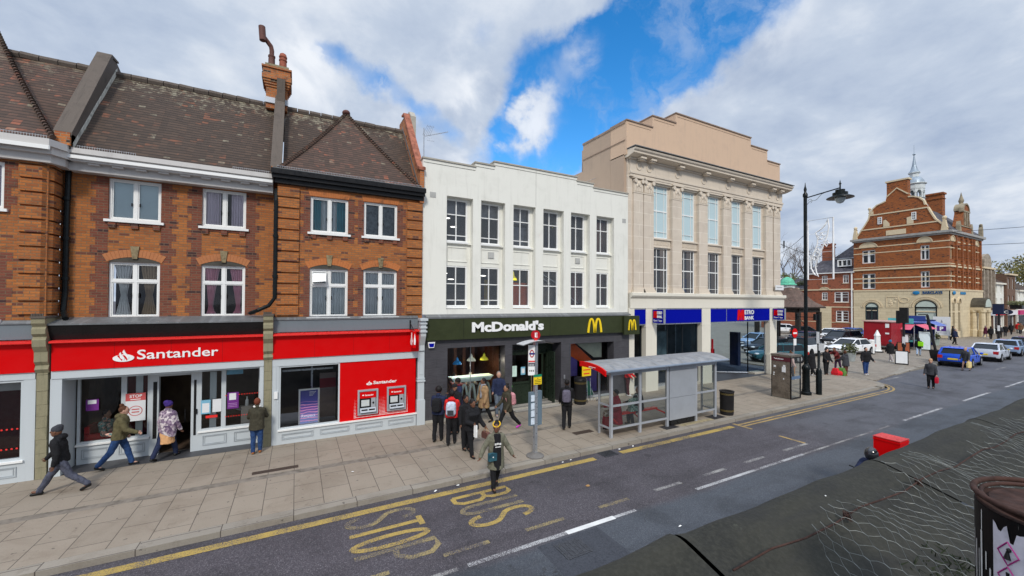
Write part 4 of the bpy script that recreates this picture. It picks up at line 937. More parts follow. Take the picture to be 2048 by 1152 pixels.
# end pilaster with console, hanging sign bracket
b=MB(); b.box(4.05,4.30,14.97,15.15,0,3.0); b.box(4.02,4.33,14.94,15.15,0,.9); b.box(4.03,4.32,14.94,15.15,.9,.94); b.box(4.02,4.33,14.93,15.15,1.62,1.68); b.box(4.03,4.32,14.95,15.15,1.72,1.76); b.ring(4.1,4.26,1.9,2.4,14.955,14.971,.02)
b.prism([(14.97,2.75),(14.9,2.8),(14.9,3.0),(14.72,3.35),(14.70,3.95),(15.15,3.95),(15.15,2.75)],'x',4.08,4.28)
for z in (3.5,3.65,3.8): b.box(4.05,4.31,14.66,14.9,z,z+.06)
b.box(4.04,4.33,14.62,15.15,3.93,4.02); b.build('end_pilaster',shopgrey,sr)
b=MB(); b.tube([(3.75,15.0,3.85),(3.75,14.45,3.62)],.012,6); b.tube([(3.75,15.0,3.62),(3.75,14.3,3.62)],.012,6); b.box(3.73,3.77,14.96,15.0,3.5,3.95); b.build('sign_bracket',blk,sr)
hs_=thing('hanging_sign','small red hanging sign with a white flame beside the grey pilaster','hanging sign',(3.75,14.6,3.1)); b=MB(); b.box(3.70,3.80,14.32,14.78,2.98,3.58); b.build('sign_box',red,hs_)
bT=MB(facing_x(3.695,14.76)); bT.prism([(.12,.0+3.08),(.3,3.08),(.36,3.2),(.27,3.32),(.22,3.52),(.17,3.34),(.07,3.2)],'y',-.01,.004); bT.build('flame',wht,hs_)
bT=MB(); bT.prism([(3.725,3.1),(3.775,3.1),(3.785,3.25),(3.75,3.5),(3.715,3.25)],'y',14.31,14.319); bT.build('flame',wht,hs_)
# --- left bank front (cut by the frame)
sl=thing('bank_shopfront','red bank front at the left edge of the row, behind the walking man','shopfront',(-7,15,0))
fascia(sl,-9.5,-5.93); MB().box(-9.5,-5.93,14.97,15.2,3.64,4.02).build('grey_band',bandgrey,sl); MB().prism([(14.94,4.022),(14.94,4.05),(14.998,4.12),(14.998,4.022)],'x',-9.5,-5.93).build('lead_roof',lead,sl)
MB().box(-9.5,-5.93,14.99,15.15,2.60,2.775).build('lintel',shopgrey,sl); MB().box(-6.13,-5.92,15.0,15.12,0,2.6).build('end_pilaster',shopgrey,sl); panelled(sl,-9.5,-6.13,0,.5,15.0,4); w=shopwin(sl,-9.5,-6.13,.55,2.6,15.02,.06)
b=MB()
for z in (.85,1.35):
    for i in range(8): b.ell((-6.25-i*.09,15.045,z),(.022,.004,.022),8,5)
b.build('window_dots',red2,w)
b=MB(); b.box(-9.5,-5.9,17.4,17.5,0,2.7); b.box(-9.5,-5.9,15.2,17.5,2.62,2.7); b.build('interior_wall',mat('dark_red_room',(.06,.01,.012),.8),sl); MB().box(-9.5,-6.1,15.3,15.35,2.3,2.6).build('interior_blind',mat('pale_blind_2',(.42,.41,.4),.8),sl)
# ================================================================ WHITE RENDERED BUILDING WITH RESTAURANT
wb=thing('white_building','white rendered three-storey building with stepped parapet above the restaurant','building',(9.5,15.15,0))
Y=15.15; cols=[5.2,6.68,8.2,9.73,11.26,12.79]; CWD=1.12
holes=[(c,c+CWD,4.35,8.85,.26) for c in cols]
b=MB(); wall(b,4.235,14.84,4.15,9.9,Y,holes)
top=[(4.235,10.17),(6.41,10.17),(6.41,10.35),(7.28,10.35),(7.28,10.53),(11.6,10.53),(11.6,10.35),(12.6,10.35),(12.6,10.17),(14.84,10.17)]
b.prism([(4.235,9.9),(14.84,9.9)]+top[::-1],'y',Y,Y+.35); b.box(4.235,4.5,Y+.01,24,4.15,9.9); b.box(14.5,14.8,Y+.01,24,4.15,9.9); b.box(4.3,14.7,Y+.3,24,9.5,9.6)
wall_o=b.build('wall',white_render,wb)
b=MB()
for a,c in zip(top[::2],top[1::2]): b.box(a[0]-.03,c[0]+.03,Y-.04,Y+.4,a[1]+.001,a[1]+.06)
b.build('parapet_coping',concrete,wall_o)
b=MB()
for a,c in zip(top[::2],top[1::2]): b.box(a[0]+.02,c[0]-.0,Y-.012,Y,a[1]-.14,a[1]-.125)
b.box(9.325,9.335,Y-.004,Y,8.9,10.5); b.build('render_crack',mat('crack_grey',(.25,.25,.23),.9),wall_o)
b=MB()
for i,c in enumerate(cols):
    b.box(c+CWD-.15,c+CWD,Y+.262,Y+.5,4.35,8.85); b.box(c,c+CWD-.15,Y+.264,Y+.4,8.8,8.85); b.box(c,c+CWD-.15,Y+.26,Y+.3,6.10,7.06); b.ring(c+.12,c+CWD-.16,6.27,6.86,Y+.235,Y+.26,.025); b.box(c+.02,c+CWD,Y+.17,Y+.26,6.98,7.06)
    b.box(c+CWD+.06,c+CWD+.09,Y-.015,Y,4.3,8.85) if False else None
b.build('spandrel_panel',white_render,wb)
b=MB()
for x,z in ((4.51,8.7),(14.45,8.67)): b.box(x,x+.24,Y-.01,Y+.01,z,z+.21)
for x in (7.12,11.7): b.box(x,x+.27,Y+.22,Y+.27,6.5,6.75)
vn=b.build('air_vent',mat('vent_grey',(.42,.42,.40),.7),wb)
orange=mat('orange_wall',(.62,.11,.02),.7,var=.1)
ROOMS=[(.05,.045,.04),(.055,.05,.035),(.06,.05,.045),(.06,.05,.045),(.075,.035,.025),(.05,.035,.03)]
for i,c in enumerate(cols):
    for fl,(z0,z1,r) in enumerate(((4.45,6.1,.56),(7.08,8.8,.64))):
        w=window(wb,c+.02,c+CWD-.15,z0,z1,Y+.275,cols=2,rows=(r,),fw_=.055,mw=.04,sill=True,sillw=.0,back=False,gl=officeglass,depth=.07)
        if (fl==1 and i<3) or (fl==0 and i<2): k=MB(); k.box(c+.09,c+CWD-.15,Y+.30,Y+.34,z0+.24,z0+.275); k.build('lower_rail',white,w)
# rooms behind the windows, with their lamps and stair rails
b=MB()
for z0,z1 in ((4.3,6.3),(6.9,8.95)):
    b.box(4.6,14.5,18.2,18.3,z0,z1); b.box(4.6,14.5,15.6,18.3,z1,z1+.05); b.box(4.6,14.5,15.6,18.3,z0-.05,z0)
    for x in (4.6,7.9,9.45,12.4,14.4): b.box(x,x+.06,15.6,18.3,z0,z1)
b.build('interior_wall',mat('upstairs_room',(.085,.075,.068),.8,var=.4,scale=.8),wb)
b=MB(); b.box(7.98,9.4,15.62,15.66,4.3,5.5); b.build('interior_panel',mat('bright_orange',(.85,.16,.03),.7,var=.1),wb); b=MB(); b.box(12.5,14.2,15.8,15.85,4.3,6.2); b.box(11.8,12.45,15.8,15.85,4.3,6.1); b.box(13.3,14.2,15.8,15.85,6.95,8.7); b.build('interior_panel',mat('rust_panel',(.26,.07,.045),.7),wb)
b=MB(); b.box(5.1,6.2,15.75,15.8,8.25,8.9); b.box(6.6,7.7,15.75,15.8,8.2,8.9); b.box(8.1,9.2,15.75,15.8,8.15,8.9); b.box(8.5,9.2,15.72,15.75,7.05,8.0); b.build('interior_panel',mat('reflection_grey',(.26,.27,.29),.8,var=.3,scale=3),wb)  # added grey sheets behind the upper panes, standing in for reflections
b=MB(); b.box(10.1,10.75,15.8,15.85,4.4,5.5); b.box(13.1,13.6,15.75,15.79,4.4,5.5); b.build('interior_panel',mat('fawn_panel',(.32,.25,.18),.7,var=.3),wb)
b=MB(); b.box(7.1,7.35,15.7,15.75,4.4,5.6); b.build('interior_panel',mat('mustard_panel',(.42,.30,.04),.7),wb)
b=MB()
for x0,z0,x1,z1 in ((9.75,6.05,10.7,5.55),(9.8,5.85,10.4,5.5),(11.0,5.2,12.0,4.6),(11.1,4.95,11.6,4.65)): b.tube([(x0,15.58,z0),(x1,15.58,z1)],.026,5)
b.build('stair_rail',wht,wb)
b=MB(); b.lathe([(.0,6.0),(.04,5.98),(.06,5.80),(.17,5.68),(.19,5.6)],(8.45,15.62),12); b.build('pendant_lamp',mat('lamp_yellow',(.85,.75,.05),.4,emit=.3),wb)
lm=mat('ceiling_lamp_glow',(1,.98,.92),.4,emit=2.2)
b=MB()
for x,z in ((5.6,8.2),(5.9,7.85),(7.0,8.1),(6.9,7.7),(5.5,5.85),(7.3,5.8),(5.8,5.6)): b.ell((x,16.3,z),(.15,.1,.025),10,5)
b.build('ceiling_light',lm,wb)
# shop level
rs=thing('restaurant_shopfront','dark tiled restaurant front with olive sign band and three openings under the white building','shopfront',(9.6,15.05,0))
Y=15.05
DO=[(5.24,7.78,.30,2.82,.5),(8.13,10.66,.02,2.82,1.0),(11.2,13.82,.22,2.72,.5)]
b=MB(); wall(b,4.34,14.84,0,3.2,Y,DO); b.build('wall',slatewall,rs)
MB().box(4.33,14.86,Y-.05,Y,0,.10).build('plinth',concrete,rs)
b=MB(); b.box(4.34,14.24,Y-.14,Y+.05,3.14,3.99); sg=b.build('sign_band',olive,rs)
b=MB()
for x in (5.85,9.95): b.box(x,x+.012,Y-.143,Y-.139,3.14,3.99)
b.box(4.34,14.24,Y-.145,Y-.139,3.14,3.16); b.build('sign_joint',blk,sg)
MB().prism([(Y-.16,3.992),(Y-.16,4.05),(Y+.1,4.15),(Y+.1,3.992)],'x',4.34,14.8).build('lead_flashing',lead,rs)
text('lettering',"McDonald's",6.2,3.42,3.40,.42,Y-.18,wht,sg,.042,.04)
def arches(par,x,z,w,h,y,m,th,T=None,ext=.03):
    b=MB(T); hw=w/4
    for s in (0,1):
        cx=x+w*(.26+.48*s); pl=[]
        for i in range(25):
            t=-1+2*i/24; pl.append((cx+t*w*.23,z+h*(1-abs(t)**2.6)-th*.5))
        for q in ribbon(pl,lambda k:th*(1.0+.35*abs(2*k-1))): b.prism([q[3],q[2],q[1],q[0]],'y',y,y+ext)
    b.build('arches_emblem',m,par)
arches(sg,12.06,3.26,.84,.64,Y-.18,yel,.085)
t=thing('projecting_sign','square olive projecting sign with yellow arches at the corner of the restaurant','hanging sign',(14.8,14.85,3.1))
b=MB(); b.box(14.25,14.85,14.85,15.05,3.13,3.97); b.box(14.25,15.28,14.78,14.86,3.05,3.98); b.build('sign_box',olive,t); arches(t,14.52,3.3,.5,.5,14.755,yel,.06)
pans=thing('alarm_box','small blue and white alarm box under the olive sign, left end','alarm box',(4.55,14.98,2.9)); MB().prism([(4.42,3.1),(4.70,3.1),(4.66,2.88),(4.46,2.88)],'y',14.93,15.0).build('case',wht,pans); MB().prism([(4.45,3.05),(4.67,3.05),(4.64,2.91),(4.48,2.91)],'y',14.92,14.929).build('front',blue,pans)
# windows and doors
w=shopwin(rs,5.24,7.78,.30,2.82,15.5,.03,'restaurant window with coloured lamps',shopglass)
for p in w.data.materials: pass
w.data.materials[0]=blk
w2=shopwin(rs,11.2,13.82,.22,2.72,15.5,.03,'restaurant window with orange stripe poster'); w2.data.materials[0]=blk
MB().box(5.2,13.9,14.99,15.45,.15,.30).build('sill',mat('grey_sill',(.33,.35,.36),.5),rs) if False else MB().box(5.24,7.78,15.0,15.45,.2,.298).build('sill',mat('grey_sill',(.33,.35,.36),.5),rs)
MB().box(11.2,13.82,15.0,15.45,.12,.218).build('sill',mat('grey_sill',(.33,.35,.36),.5),rs)
b=MB()
for x in (6.4,): b.box(x-.01,x+.01,15.5,15.52,.3,2.8)
b.build('glass_joint',steel,w)
b=MB(); b.box(4.5,14.5,19.5,19.6,0,3.1); b.box(4.5,14.5,15.6,19.6,3.0,3.1); b.box(4.5,4.6,15.6,19.5,0,3); b.box(7.95,8.05,15.6,19.5,0,3); b.box(10.75,10.85,16.1,19.5,0,3); b.box(14.3,14.4,15.6,19.5,0,3); b.build('interior_wall',woodin,rs)
MB().box(4.5,14.5,15.6,19.5,-.0,.02).build('interior_floor',darkfloor,rs)
b=MB()
for i in range(5): b.box(5.6+i*.45,5.75+i*.45,17.8,17.9,.0,3.0)
b.build('interior_post',mat('interior_brown_2',(.11,.045,.03),.6),rs)
# high table with cut-out arches in front panel
mint=mat('mint_table',(.80,.95,.90),.4,var=.02)
t=thing('high_table','long pale mint high table with arch-shaped cut-outs behind the restaurant window','table',(6.7,15.9,0))
b=MB(); b.prism([(5.72,1.32),(7.35,1.32),(7.5,1.50),(5.62,1.50)],'y',15.57,16.1); b.build('tabletop',mint,t)
b=MB(); 
for cx in (6.2,6.55,6.95,7.25):
    pl=[(cx+t_*.17,.33+.85*(1-abs(t_)**2.4)) for t_ in [-1+2*i/16 for i in range(17)]]
    for q in ribbon(pl,.085): b.prism([q[3],q[2],q[1],q[0]],'y',15.66,15.70)
b.build('arch_panel',mint,t)
t=thing('paper_cup','white paper cup standing on the mint high table','cup',(6.55,15.8,1.5)); MB().lathe([(.035,1.502),(.045,1.63)],(6.5,15.75),10).build('cup',wht,t); MB().lathe([(.048,1.63),(.048,1.645),(.03,1.655)],(6.5,15.75),10).build('lid',wht,t)
for x,c,l in ((5.98,(.03,.22,.55),'blue pendant lamp in the restaurant window'),(6.62,(.75,.78,.68),'pale green-white pendant lamp in the restaurant window'),(7.22,(.85,.80,.08),'yellow pendant lamp in the restaurant window')):
    t=thing('pendant_lamp',l,'pendant lamp',(x,15.95,2.3)); z=2.02+(.1 if x>6 else 0)
    MB().lathe([(.19,z),(.185,z+.02),(.14,z+.10),(.06,z+.15),(.045,z+.24),(.02,z+.27),(.012,z+.3)],(x,15.95),18).build('lamp_shade',mat('lamp_%d'%int(x*100),c,.3,emit=.12),t,smooth=True); MB().tube([(x,15.95,z+.28),(x,15.95,3.0)],.006,5).build('cord',blk,t)
    pl=bpy.data.lights.new('bulb','POINT'); pl.energy=9; pl.shadow_soft_size=.05; pl.color=(1,.88,.72); po_=bpy.data.objects.new('bulb',pl); COL.objects.link(po_); po_.parent=t; po_.location=(0,0,z-.06-2.3)
# door bay
b=MB(); b.box(8.13,10.66,15.05,16.05,0,.05); b.box(8.13,10.66,14.75,15.05,-.0,.045); b.box(8.13,10.66,15.25,16.05,.05,.11); b.box(8.13,10.66,15.6,16.05,.11,.17)
b.build('door_step',mat('step_stone',(.20,.19,.175),.8),rs)
b=MB()
for i,(y,z) in enumerate(((14.76,.047),(14.9,.047),(15.26,.112),(15.4,.112),(15.62,.172))): b.box(8.15,10.64,y,y+.035,z-.001,z+.003)
b.build('step_nosing',mat('nosing',(.5,.46,.40),.6),rs)
b=MB(); b.ring(8.13,9.35,.12,2.8,15.55,15.63,.05); b.box(8.13,9.35,15.55,15.63,1.0,1.1); b.box(8.13,9.35,15.55,15.63,2.3,2.5); b.box(8.13,9.35,15.58,15.62,.12,.98); b.box(9.35,10.66,15.75,15.8,2.3,2.8); b.box(10.3,10.36,15.1,15.9,.1,2.4)
b.box(9.35,9.42,15.55,15.7,.12,2.4); b.build('door_frame',olive2,rs)
MB().poly([(8.13,15.59,1.0),(9.35,15.59,1.0),(9.35,15.59,2.8),(8.13,15.59,2.8)]).build('pane',shopglass,rs)
d=MB(); d.ring(9.62,10.02,.17,2.3,15.62,15.68,.04); d.ring(10.05,10.3,.17,2.3,15.64,15.70,.03); do=d.build('door',olive2,rs,label='open dark green door leaf'); MB().tube([(9.60,15.56,.25),(9.60,15.56,2.2)],.022,6).build('handle',mat('brass_handle',(.45,.33,.18),.35,.7),do); MB().tube([(9.36,15.5,.25),(9.36,15.5,2.2)],.018,6).build('handle',mat('brass_handle',(.45,.33,.18),.35,.7),do)
c=sign_card(rs,8.22,8.62,1.35,1.82,15.545,mat('mint_notice',(.6,.78,.7),.6)); sign_card(rs,8.83,9.05,1.4,1.75,15.545,ltblue); MB().box(8.86,9.02,15.53,15.5365,1.47,1.68).build('sheet',paper,rs)
sign_card(rs,8.2,8.4,.9,.97,15.545,mat('green_sticker',(.15,.7,.1),.4,emit=.2),'sticker')
MB().box(8.3,9.2,17.5,17.55,2.2,2.8).build('menu_screen',mat('menu_screen_glow',(.30,.22,.08),.4,emit=.25),rs)
MB().box(10.80,10.87,15.02,15.05,1.15,1.32).build('door_button',steel,rs)
# graphic wall in the right window
b=MB(); b.poly([(11.25,15.57,2.70),(11.75,15.57,2.70),(13.2,15.57,1.55),(12.55,15.57,1.52),(11.25,15.57,2.25)]); b.build('window_graphic',orange,rs,label='orange diagonal stripe')
b=MB(); b.poly([(11.85,15.58,2.70),(13.5,15.58,2.70),(13.5,15.58,1.9),(13.0,15.58,1.92)]); b.build('window_graphic',mat('pale_graphic',(.55,.56,.46),.7),rs,label='pale grey-green triangle')
b=MB(); b.poly([(12.35,15.59,.25),(13.2,15.59,.25),(13.2,15.59,1.5),(12.35,15.59,1.5)]); b.poly([(11.25,15.6,1.1),(12.0,15.6,1.1),(12.0,15.6,2.1),(11.25,15.6,2.1)]); b.build('window_graphic',mat('purple_graphic',(.14,.10,.42),.6),rs,label='purple block')
sign_card(rs,12.2,12.75,1.05,1.55,15.49,yel,'notice',label='yellow notice'); b=MB(); b.box(12.27,12.68,15.478,15.4815,1.33,1.38); b.box(12.3,12.65,15.478,15.4815,1.14,1.2); b.build('notice_writing',red2,rs)
# aerial on the roof edge
t=thing('tv_aerial','television aerial on a thin mast at the left end of the white parapet','aerial',(4.4,15.6,10.2))
MB().tube([(4.39,15.6,10.1),(4.38,15.6,11.55)],.018,6).build('mast',steel,t)
b=MB(); b.tube([(4.38,15.6,11.2),(5.35,15.5,11.55)],.012,5)
for i in range(13): x=4.55+i*.065; z=11.26+i*.0235; b.tube([(x,15.45,z-.06),(x,15.7,z+.06)],.005,4)
b.build('boom',steel,t)
b=MB(); 
for s in (-1,1):
    for i in range(5): b.tube([(4.33+.07*i,15.6,11.25+.0*i),(4.45+.06*i,15.3,11.25+s*(.32))],.005,4)
    b.tube([(4.42,15.35,11.25+s*.28),(4.72,15.32,11.25+s*.28)],.005,4)
b.build('reflector',steel,t)
b=MB(); b.tube([(11.5,17,10.1),(14.7,17.5,11.6)],.015,4); tag(b.build('roof_stay_wire',steel),'thin steel wire rising from the white roof to the beige wall','wire')
# ================================================================ STONE BUILDING WITH BLUE SIGNS
mb=thing('stone_building','pale stone classical building with pilasters, beige attic and blue bank signs','building',(22,15.1,0))
Y=15.1; YW=15.30
WX=[(16.69,18.05),(18.86,20.25),(21.08,22.47),(23.29,24.60),(25.43,26.87)]
holes=[(a,c,5.12,7.62,.12) for a,c in WX]+[(a,c,8.12,10.95,.12) for a,c in WX]
b=MB(); wall(b,14.9,28.75,5.0,11.2,YW,holes); b.build('wall',ashlar,mb)
b=MB()
PX=[(15.2,15.86),(15.92,16.64),(18.08,18.84),(20.28,21.05),(22.5,23.26),(24.63,25.40),(26.9,27.66),(27.8,28.55)]
for a,c in PX: b.box(a,c,Y,YW,5.42,10.3)
b.box(14.86,15.2,Y+.1,YW+.2,5.1,12.2); b.build('pilaster_shaft',ashlar,mb)
for a,c in PX:
    k=MB(); k.box(a-.09,c+.09,Y-.09,YW,5.12,5.26); k.box(a-.06,c+.06,Y-.06,YW,5.26,5.34); k.box(a-.03,c+.03,Y-.03,YW,5.34,5.42); k.build('pilaster_base',stone,mb)
    k=MB(); k.box(a-.02,c+.02,Y-.02,YW,10.3,10.36); k.box(a+.02,c-.02,Y-.01,YW,10.36,11.0)
    n=5
    for i in range(n): x=a+.03+(c-a-.06)*(i+.5)/n; k.box(x-.045,x+.045,Y-.035,Y,10.38,10.6)
    for s,x in ((-1,a+.08),(1,c-.08)): k.T=None; k.loft([[(x+.11*math.cos(2*PI*j/10),yy,10.92+.11*math.sin(2*PI*j/10)) for j in range(10)] for yy in (Y-.09,Y+.02)])
    k.ell(((a+c)/2,Y-.02,10.78),(.13,.06,.13),8,6); k.ell(((a+c)/2-.12,Y-.02,10.66),(.07,.05,.1),8,6);k.ell(((a+c)/2+.12,Y-.02,10.66),(.07,.05,.1),8,6)
    k.box(a-.06,c+.06,Y-.09,YW,11.04,11.13); k.build('capital',stone,mb)
# entablature
b=MB(); b.box(14.95,28.8,Y-.02,YW,11.13,11.27); b.box(14.93,28.82,Y-.06,YW,11.27,11.38); b.box(14.95,28.8,Y,YW,11.38,12.0); b.box(14.9,28.85,Y-.08,YW,12.0,12.06)
for i in range(68): x=14.98+i*.2; b.box(x,x+.1,Y-.13,Y-.07,12.0,12.06) if False else None
b.build('frieze',stone,mb)
b=MB()
for x in [15.55,16.28,18.46,20.66,22.88,25.0,27.28,28.2]:
    for q in ribbon(arc(x,11.7,.17,.19,0,360,18),.03): b.prism(list(q),'y',Y-.03,Y+.001)
b.build('roundel',stone,mb)
b=MB(); b.prism([(Y,12.06),(Y-.18,12.1),(Y-.45,12.18),(Y-.45,12.26),(Y-.52,12.32),(Y-.55,12.40),(YW,12.46),(YW,12.06)],'x',14.75,29.15)
for x in [15.55,16.28,18.46,20.66,22.88,25.0,27.28,28.2]: b.box(x-.19,x+.19,Y-.36,Y,12.0,12.09); b.box(x-.15,x+.15,Y-.30,Y,11.94,12.0)
b.build('cornice',stone,mb); MB().box(14.72,29.18,Y-.58,YW,12.462,12.50).build('cornice_lead',lead,mb)
# attic, stepped
at=[(14.7,12.2),(28.55,12.2),(28.55,13.95),(27.1,13.95),(27.1,14.62),(25.3,14.62),(25.3,15.10),(18.35,15.10),(18.35,14.55),(16.55,14.55),(16.55,13.93),(14.7,13.93)]
b=MB(); b.prism(at,'y',Y+.02,Y+1.2); b.build('attic_front',beige,mb)
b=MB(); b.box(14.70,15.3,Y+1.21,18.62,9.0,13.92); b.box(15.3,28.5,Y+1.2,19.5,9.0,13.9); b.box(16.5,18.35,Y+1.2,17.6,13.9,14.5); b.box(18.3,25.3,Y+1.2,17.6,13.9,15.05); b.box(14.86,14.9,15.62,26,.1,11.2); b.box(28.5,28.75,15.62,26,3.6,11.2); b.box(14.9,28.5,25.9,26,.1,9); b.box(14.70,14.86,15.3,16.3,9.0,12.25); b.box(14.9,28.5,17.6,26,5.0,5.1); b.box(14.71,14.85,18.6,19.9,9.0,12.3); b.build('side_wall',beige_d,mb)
b=MB(); b.box(14.665,14.69,Y+.1,18.65,12.93,12.97); b.box(14.665,14.69,Y+.1,18.65,13.82,13.93)
seg=[(14.7,16.55,13.93),(16.55,18.35,14.55),(18.35,25.3,15.10),(25.3,27.1,14.62),(27.1,28.55,13.95)]
for a,c,z in seg: b.box(a-.03,c+.03,Y-.03,Y+1.22,z+.001,z+.06)
b.build('attic_coping',mat('coping_brown',(.30,.22,.17),.8,var=.2),mb)
b=MB()
for a,c,z in seg: b.box(a+.12,c-.12,Y+.005,Y+.02,z-.16,z-.145)
b.build('attic_moulding',beige_d,mb)
b=MB()
for a,c in WX:
    b.box(a,c,YW-.06,YW,7.62,8.1); b.box(a-.03,c+.03,YW-.14,YW,8.02,8.10); b.box(a-.02,c+.02,YW-.1,YW,7.60,7.66)
    for i in range(12): x=a+.06+(c-a-.12)*i/12; b.box(x,x+.05,YW-.09,YW-.06,7.74,7.95)
    b.box(a-.05,c+.05,YW-.12,YW,10.95,11.03); b.box(a-.08,c+.08,YW-.2,YW,11.03,11.12)
b.build('window_panel',stone,mb)
b=MB()
for a,c in WX: b.box(c-.13,c,YW+.02,YW+.2,5.12,10.95)
b.build('window_jamb',ashlar,mb)
for i,(a,c) in enumerate(WX):
    for z0,z1,gm in ((5.14,7.6,greyfilm),(8.13,10.94,filmglass)):
        w=window(mb,a+.03,c-.13,z0,z1,YW+.03,cols=1,rows=(.52,),fw_=.05,mw=.06,gl=gm,sill=False,back=mat('pale_room' if z0>8 else 'grey_room',(.45,.5,.52) if z0>8 else (.16,.17,.18),.8,var=.3,scale=1.5),depth=.06)
        k=MB(); zz=z0+(z1-z0)
        for u in (.30,.72): x=a+(c-a)*u; k.box(x-.015,x+.015,YW+.032,YW+.06,z0+.05,z1-.05)
        for u in (.12,.80 if z0<8 else .88): z=z0+(z1-z0)*u; k.box(a+.08,c-.08,YW+.034,YW+.058,z-.012,z+.012)
        k.build('glazing_bar',white,w)
        if z0<8:
            MB().box(a+.35,c-.2,YW+.45,YW+.5,z0+.1,z0+(.9 if i%2 else .6)).build('item_on_sill',(blue if i==1 else mat('dim_item',(.12,.13,.15),.7)),w)
# ground floor of the bank
b=MB(); b.prism([(Y-.16,5.08),(Y-.16,5.14),(Y-.10,5.16),(YW,5.16),(YW,4.34),(Y-.02,4.34),(Y-.02,4.86),(Y-.10,4.92),(Y-.16,5.0)],'x',14.95,28.95); b.build('band_course',cream,mb)
for a,c,nm in ((14.87,15.25,0),(16.07,16.86,1),(20.53,21.29,1),(27.31,28.08,1)):
    k=MB(); k.box(a,c,Y,YW+.1,0,4.34); k.box(a-.012,c+.012,Y-.01,YW,3.36,3.40)
    if nm: k.box(a-.06,c+.06,Y-.05,YW,0,1.3)
    k.build('pier',cream,mb)
b=MB()
for a,c in ((15.25,16.07),(16.86,20.53),(21.29,27.31),(28.08,28.95)): b.box(a,c,Y+.03,Y+.25,3.52,4.28)
sg=b.build('sign_band',blue,mb)
b=MB()
for a,c in ((15.25,16.07),(16.86,20.53),(21.29,27.31),(28.08,28.95)): b.box(a,c,Y+.02,Y+.25,4.28,4.34); b.box(a,c,Y+.06,Y+.25,3.46,3.52)
b.box(22.8,22.83,Y+.02,Y+.03,3.52,4.28); b.build('sign_trim',steel,sg)
def metro_logo(par,x,z,w,h,y,T=None):
    mw=w*.42; b=MB(T); s=.18*mw
    for k in range(2):
        x0=x+k*mw*.0
    pl=[(x,z),(x+mw*.10,z+h),(x+mw*.42,z+h),(x+mw*.46,z+h*.62),(x+mw*.58,z+h),(x+mw*.95,z+h),(x+mw*1.0,z),(x+mw*.72,z),(x+mw*.70,z+h*.55),(x+mw*.58,z),(x+mw*.42,z),(x+mw*.36,z+h*.55),(x+mw*.28,z)]
    b.prism(pl,'y',y-.02,y+.01); b.build('red_m_emblem',red,par)
    text('lettering','ETRO',x+mw*1.03,z+h*.54,w*.56,h*.44,y-.015,wht,par,.045,.02,T); text('lettering','BANK',x+mw*1.03,z+h*.02,w*.56,h*.36,y-.015,wht,par,.045,.02,T)
metro_logo(sg,23.85,3.58,1.75,.64,Y+.03)
for x,l in ((16.5,'blue projecting bank sign on the first cream pier'),(27.55,'blue projecting bank sign on the last cream pier')):
    t=thing('projecting_sign',l,'hanging sign',(x,14.8,3.6),group='blue projecting bank signs')
    T=facing_x(x,15.04); k=MB(T); k.box(0,.70,0,.12,3.58,4.28); k.build('sign_box',blue,t); k=MB(T); k.ring(-.02,.72,3.56,4.3,-.01,.13,.025); k.build('frame',steel,t)
    metro_logo(t,.06,3.84,.56,.36,-.012,T); text('lettering','Open 7 days',.06,3.64,.55,.12,-.02,wht,t,.01,.005,T)
    T2=lambda u,d,z,x=x:(x-.35+u,14.34+d,z)
glz=mat('dark_frame',(.03,.035,.04),.4)
YG=15.45
def glazed(x0,x1,z0=.25,z1=3.46,y=YG,n=1):
    b=MB(); b.ring(x0,x1,z0,z1,y,y+.05,.03)
    for i in range(1,n): x=x0+(x1-x0)*i/n; b.box(x-.012,x+.012,y,y+.05,z0,z1)
    w=b.build('shop_window',glz,mb); MB().poly([(x0,y+.025,z0),(x1,y+.025,z0),(x1,y+.025,z1),(x0,y+.025,z1)]).build('pane',bankglass,w); return w
glazed(15.25,16.07); glazed(16.86,20.53,n=3); glazed(28.08,28.95); MB().box(14.9,20.6,Y+.05,Y+.3,.0,.12).build('plinth',concrete,mb); MB().box(14.9,20.6,YG-.1,YG+.1,.12,.25).build('sill',steel,mb)
# splayed lobby
A=(21.29,YG);B_=(22.3,18.4);C_=(26.2,15.9);D_=(27.31,YG)
b=MB(); b.prism([(21.29,Y+.02),(27.31,Y+.02),(27.31,YG+.3),(26.2,15.9),(22.3,18.6),(21.29,18.6)],'z',-.01,.012); b.build('lobby_floor',darkfloor,mb)
def glass_line(p,q,z0=.1,z1=3.46):
    b=MB(); v=[(p[0],p[1],z0),(q[0],q[1],z0),(q[0],q[1],z1),(p[0],p[1],z1)]; b.poly(v); b.build('lobby_glass',bankglass,mb)
    k=MB(); 
    for s in (p,q): k.box(s[0]-.025,s[0]+.025,s[1]-.025,s[1]+.025,0,3.46)
    k.tube([(p[0],p[1],.06),(q[0],q[1],.06)],.05,4); k.build('lobby_frame',steel,mb)
glass_line((21.35,YG),(21.35,18.4)); glass_line((22.3,18.4),(26.2,15.9)); glass_line((26.2,15.9),(27.31,YG))
MB().box(26.2,27.31,15.45,15.95,0,.12).build('lobby_plinth',concrete,mb)
b=MB(); b.box(21.3,28.9,YG,20,3.44,3.5); b.build('lobby_ceiling',mat('lobby_ceiling',(.2,.2,.2),.8),mb)
b=MB(); b.box(15.2,28.9,20.5,20.6,0,3.5); b.box(16.6,16.7,15.9,20,0,3.5); b.build('interior_wall',mat('bank_interior',(.16,.165,.17),.7,var=.4,scale=.7),mb); MB().box(15.2,28.9,15.6,20.5,0,.01).build('interior_floor',mat('bank_carpet',(.05,.06,.09),.9),mb)
MB().box(21.6,27.0,18.9,19.6,0,1.0).build('counter',mat('tan_counter',(.30,.22,.10),.7,var=.2),mb)
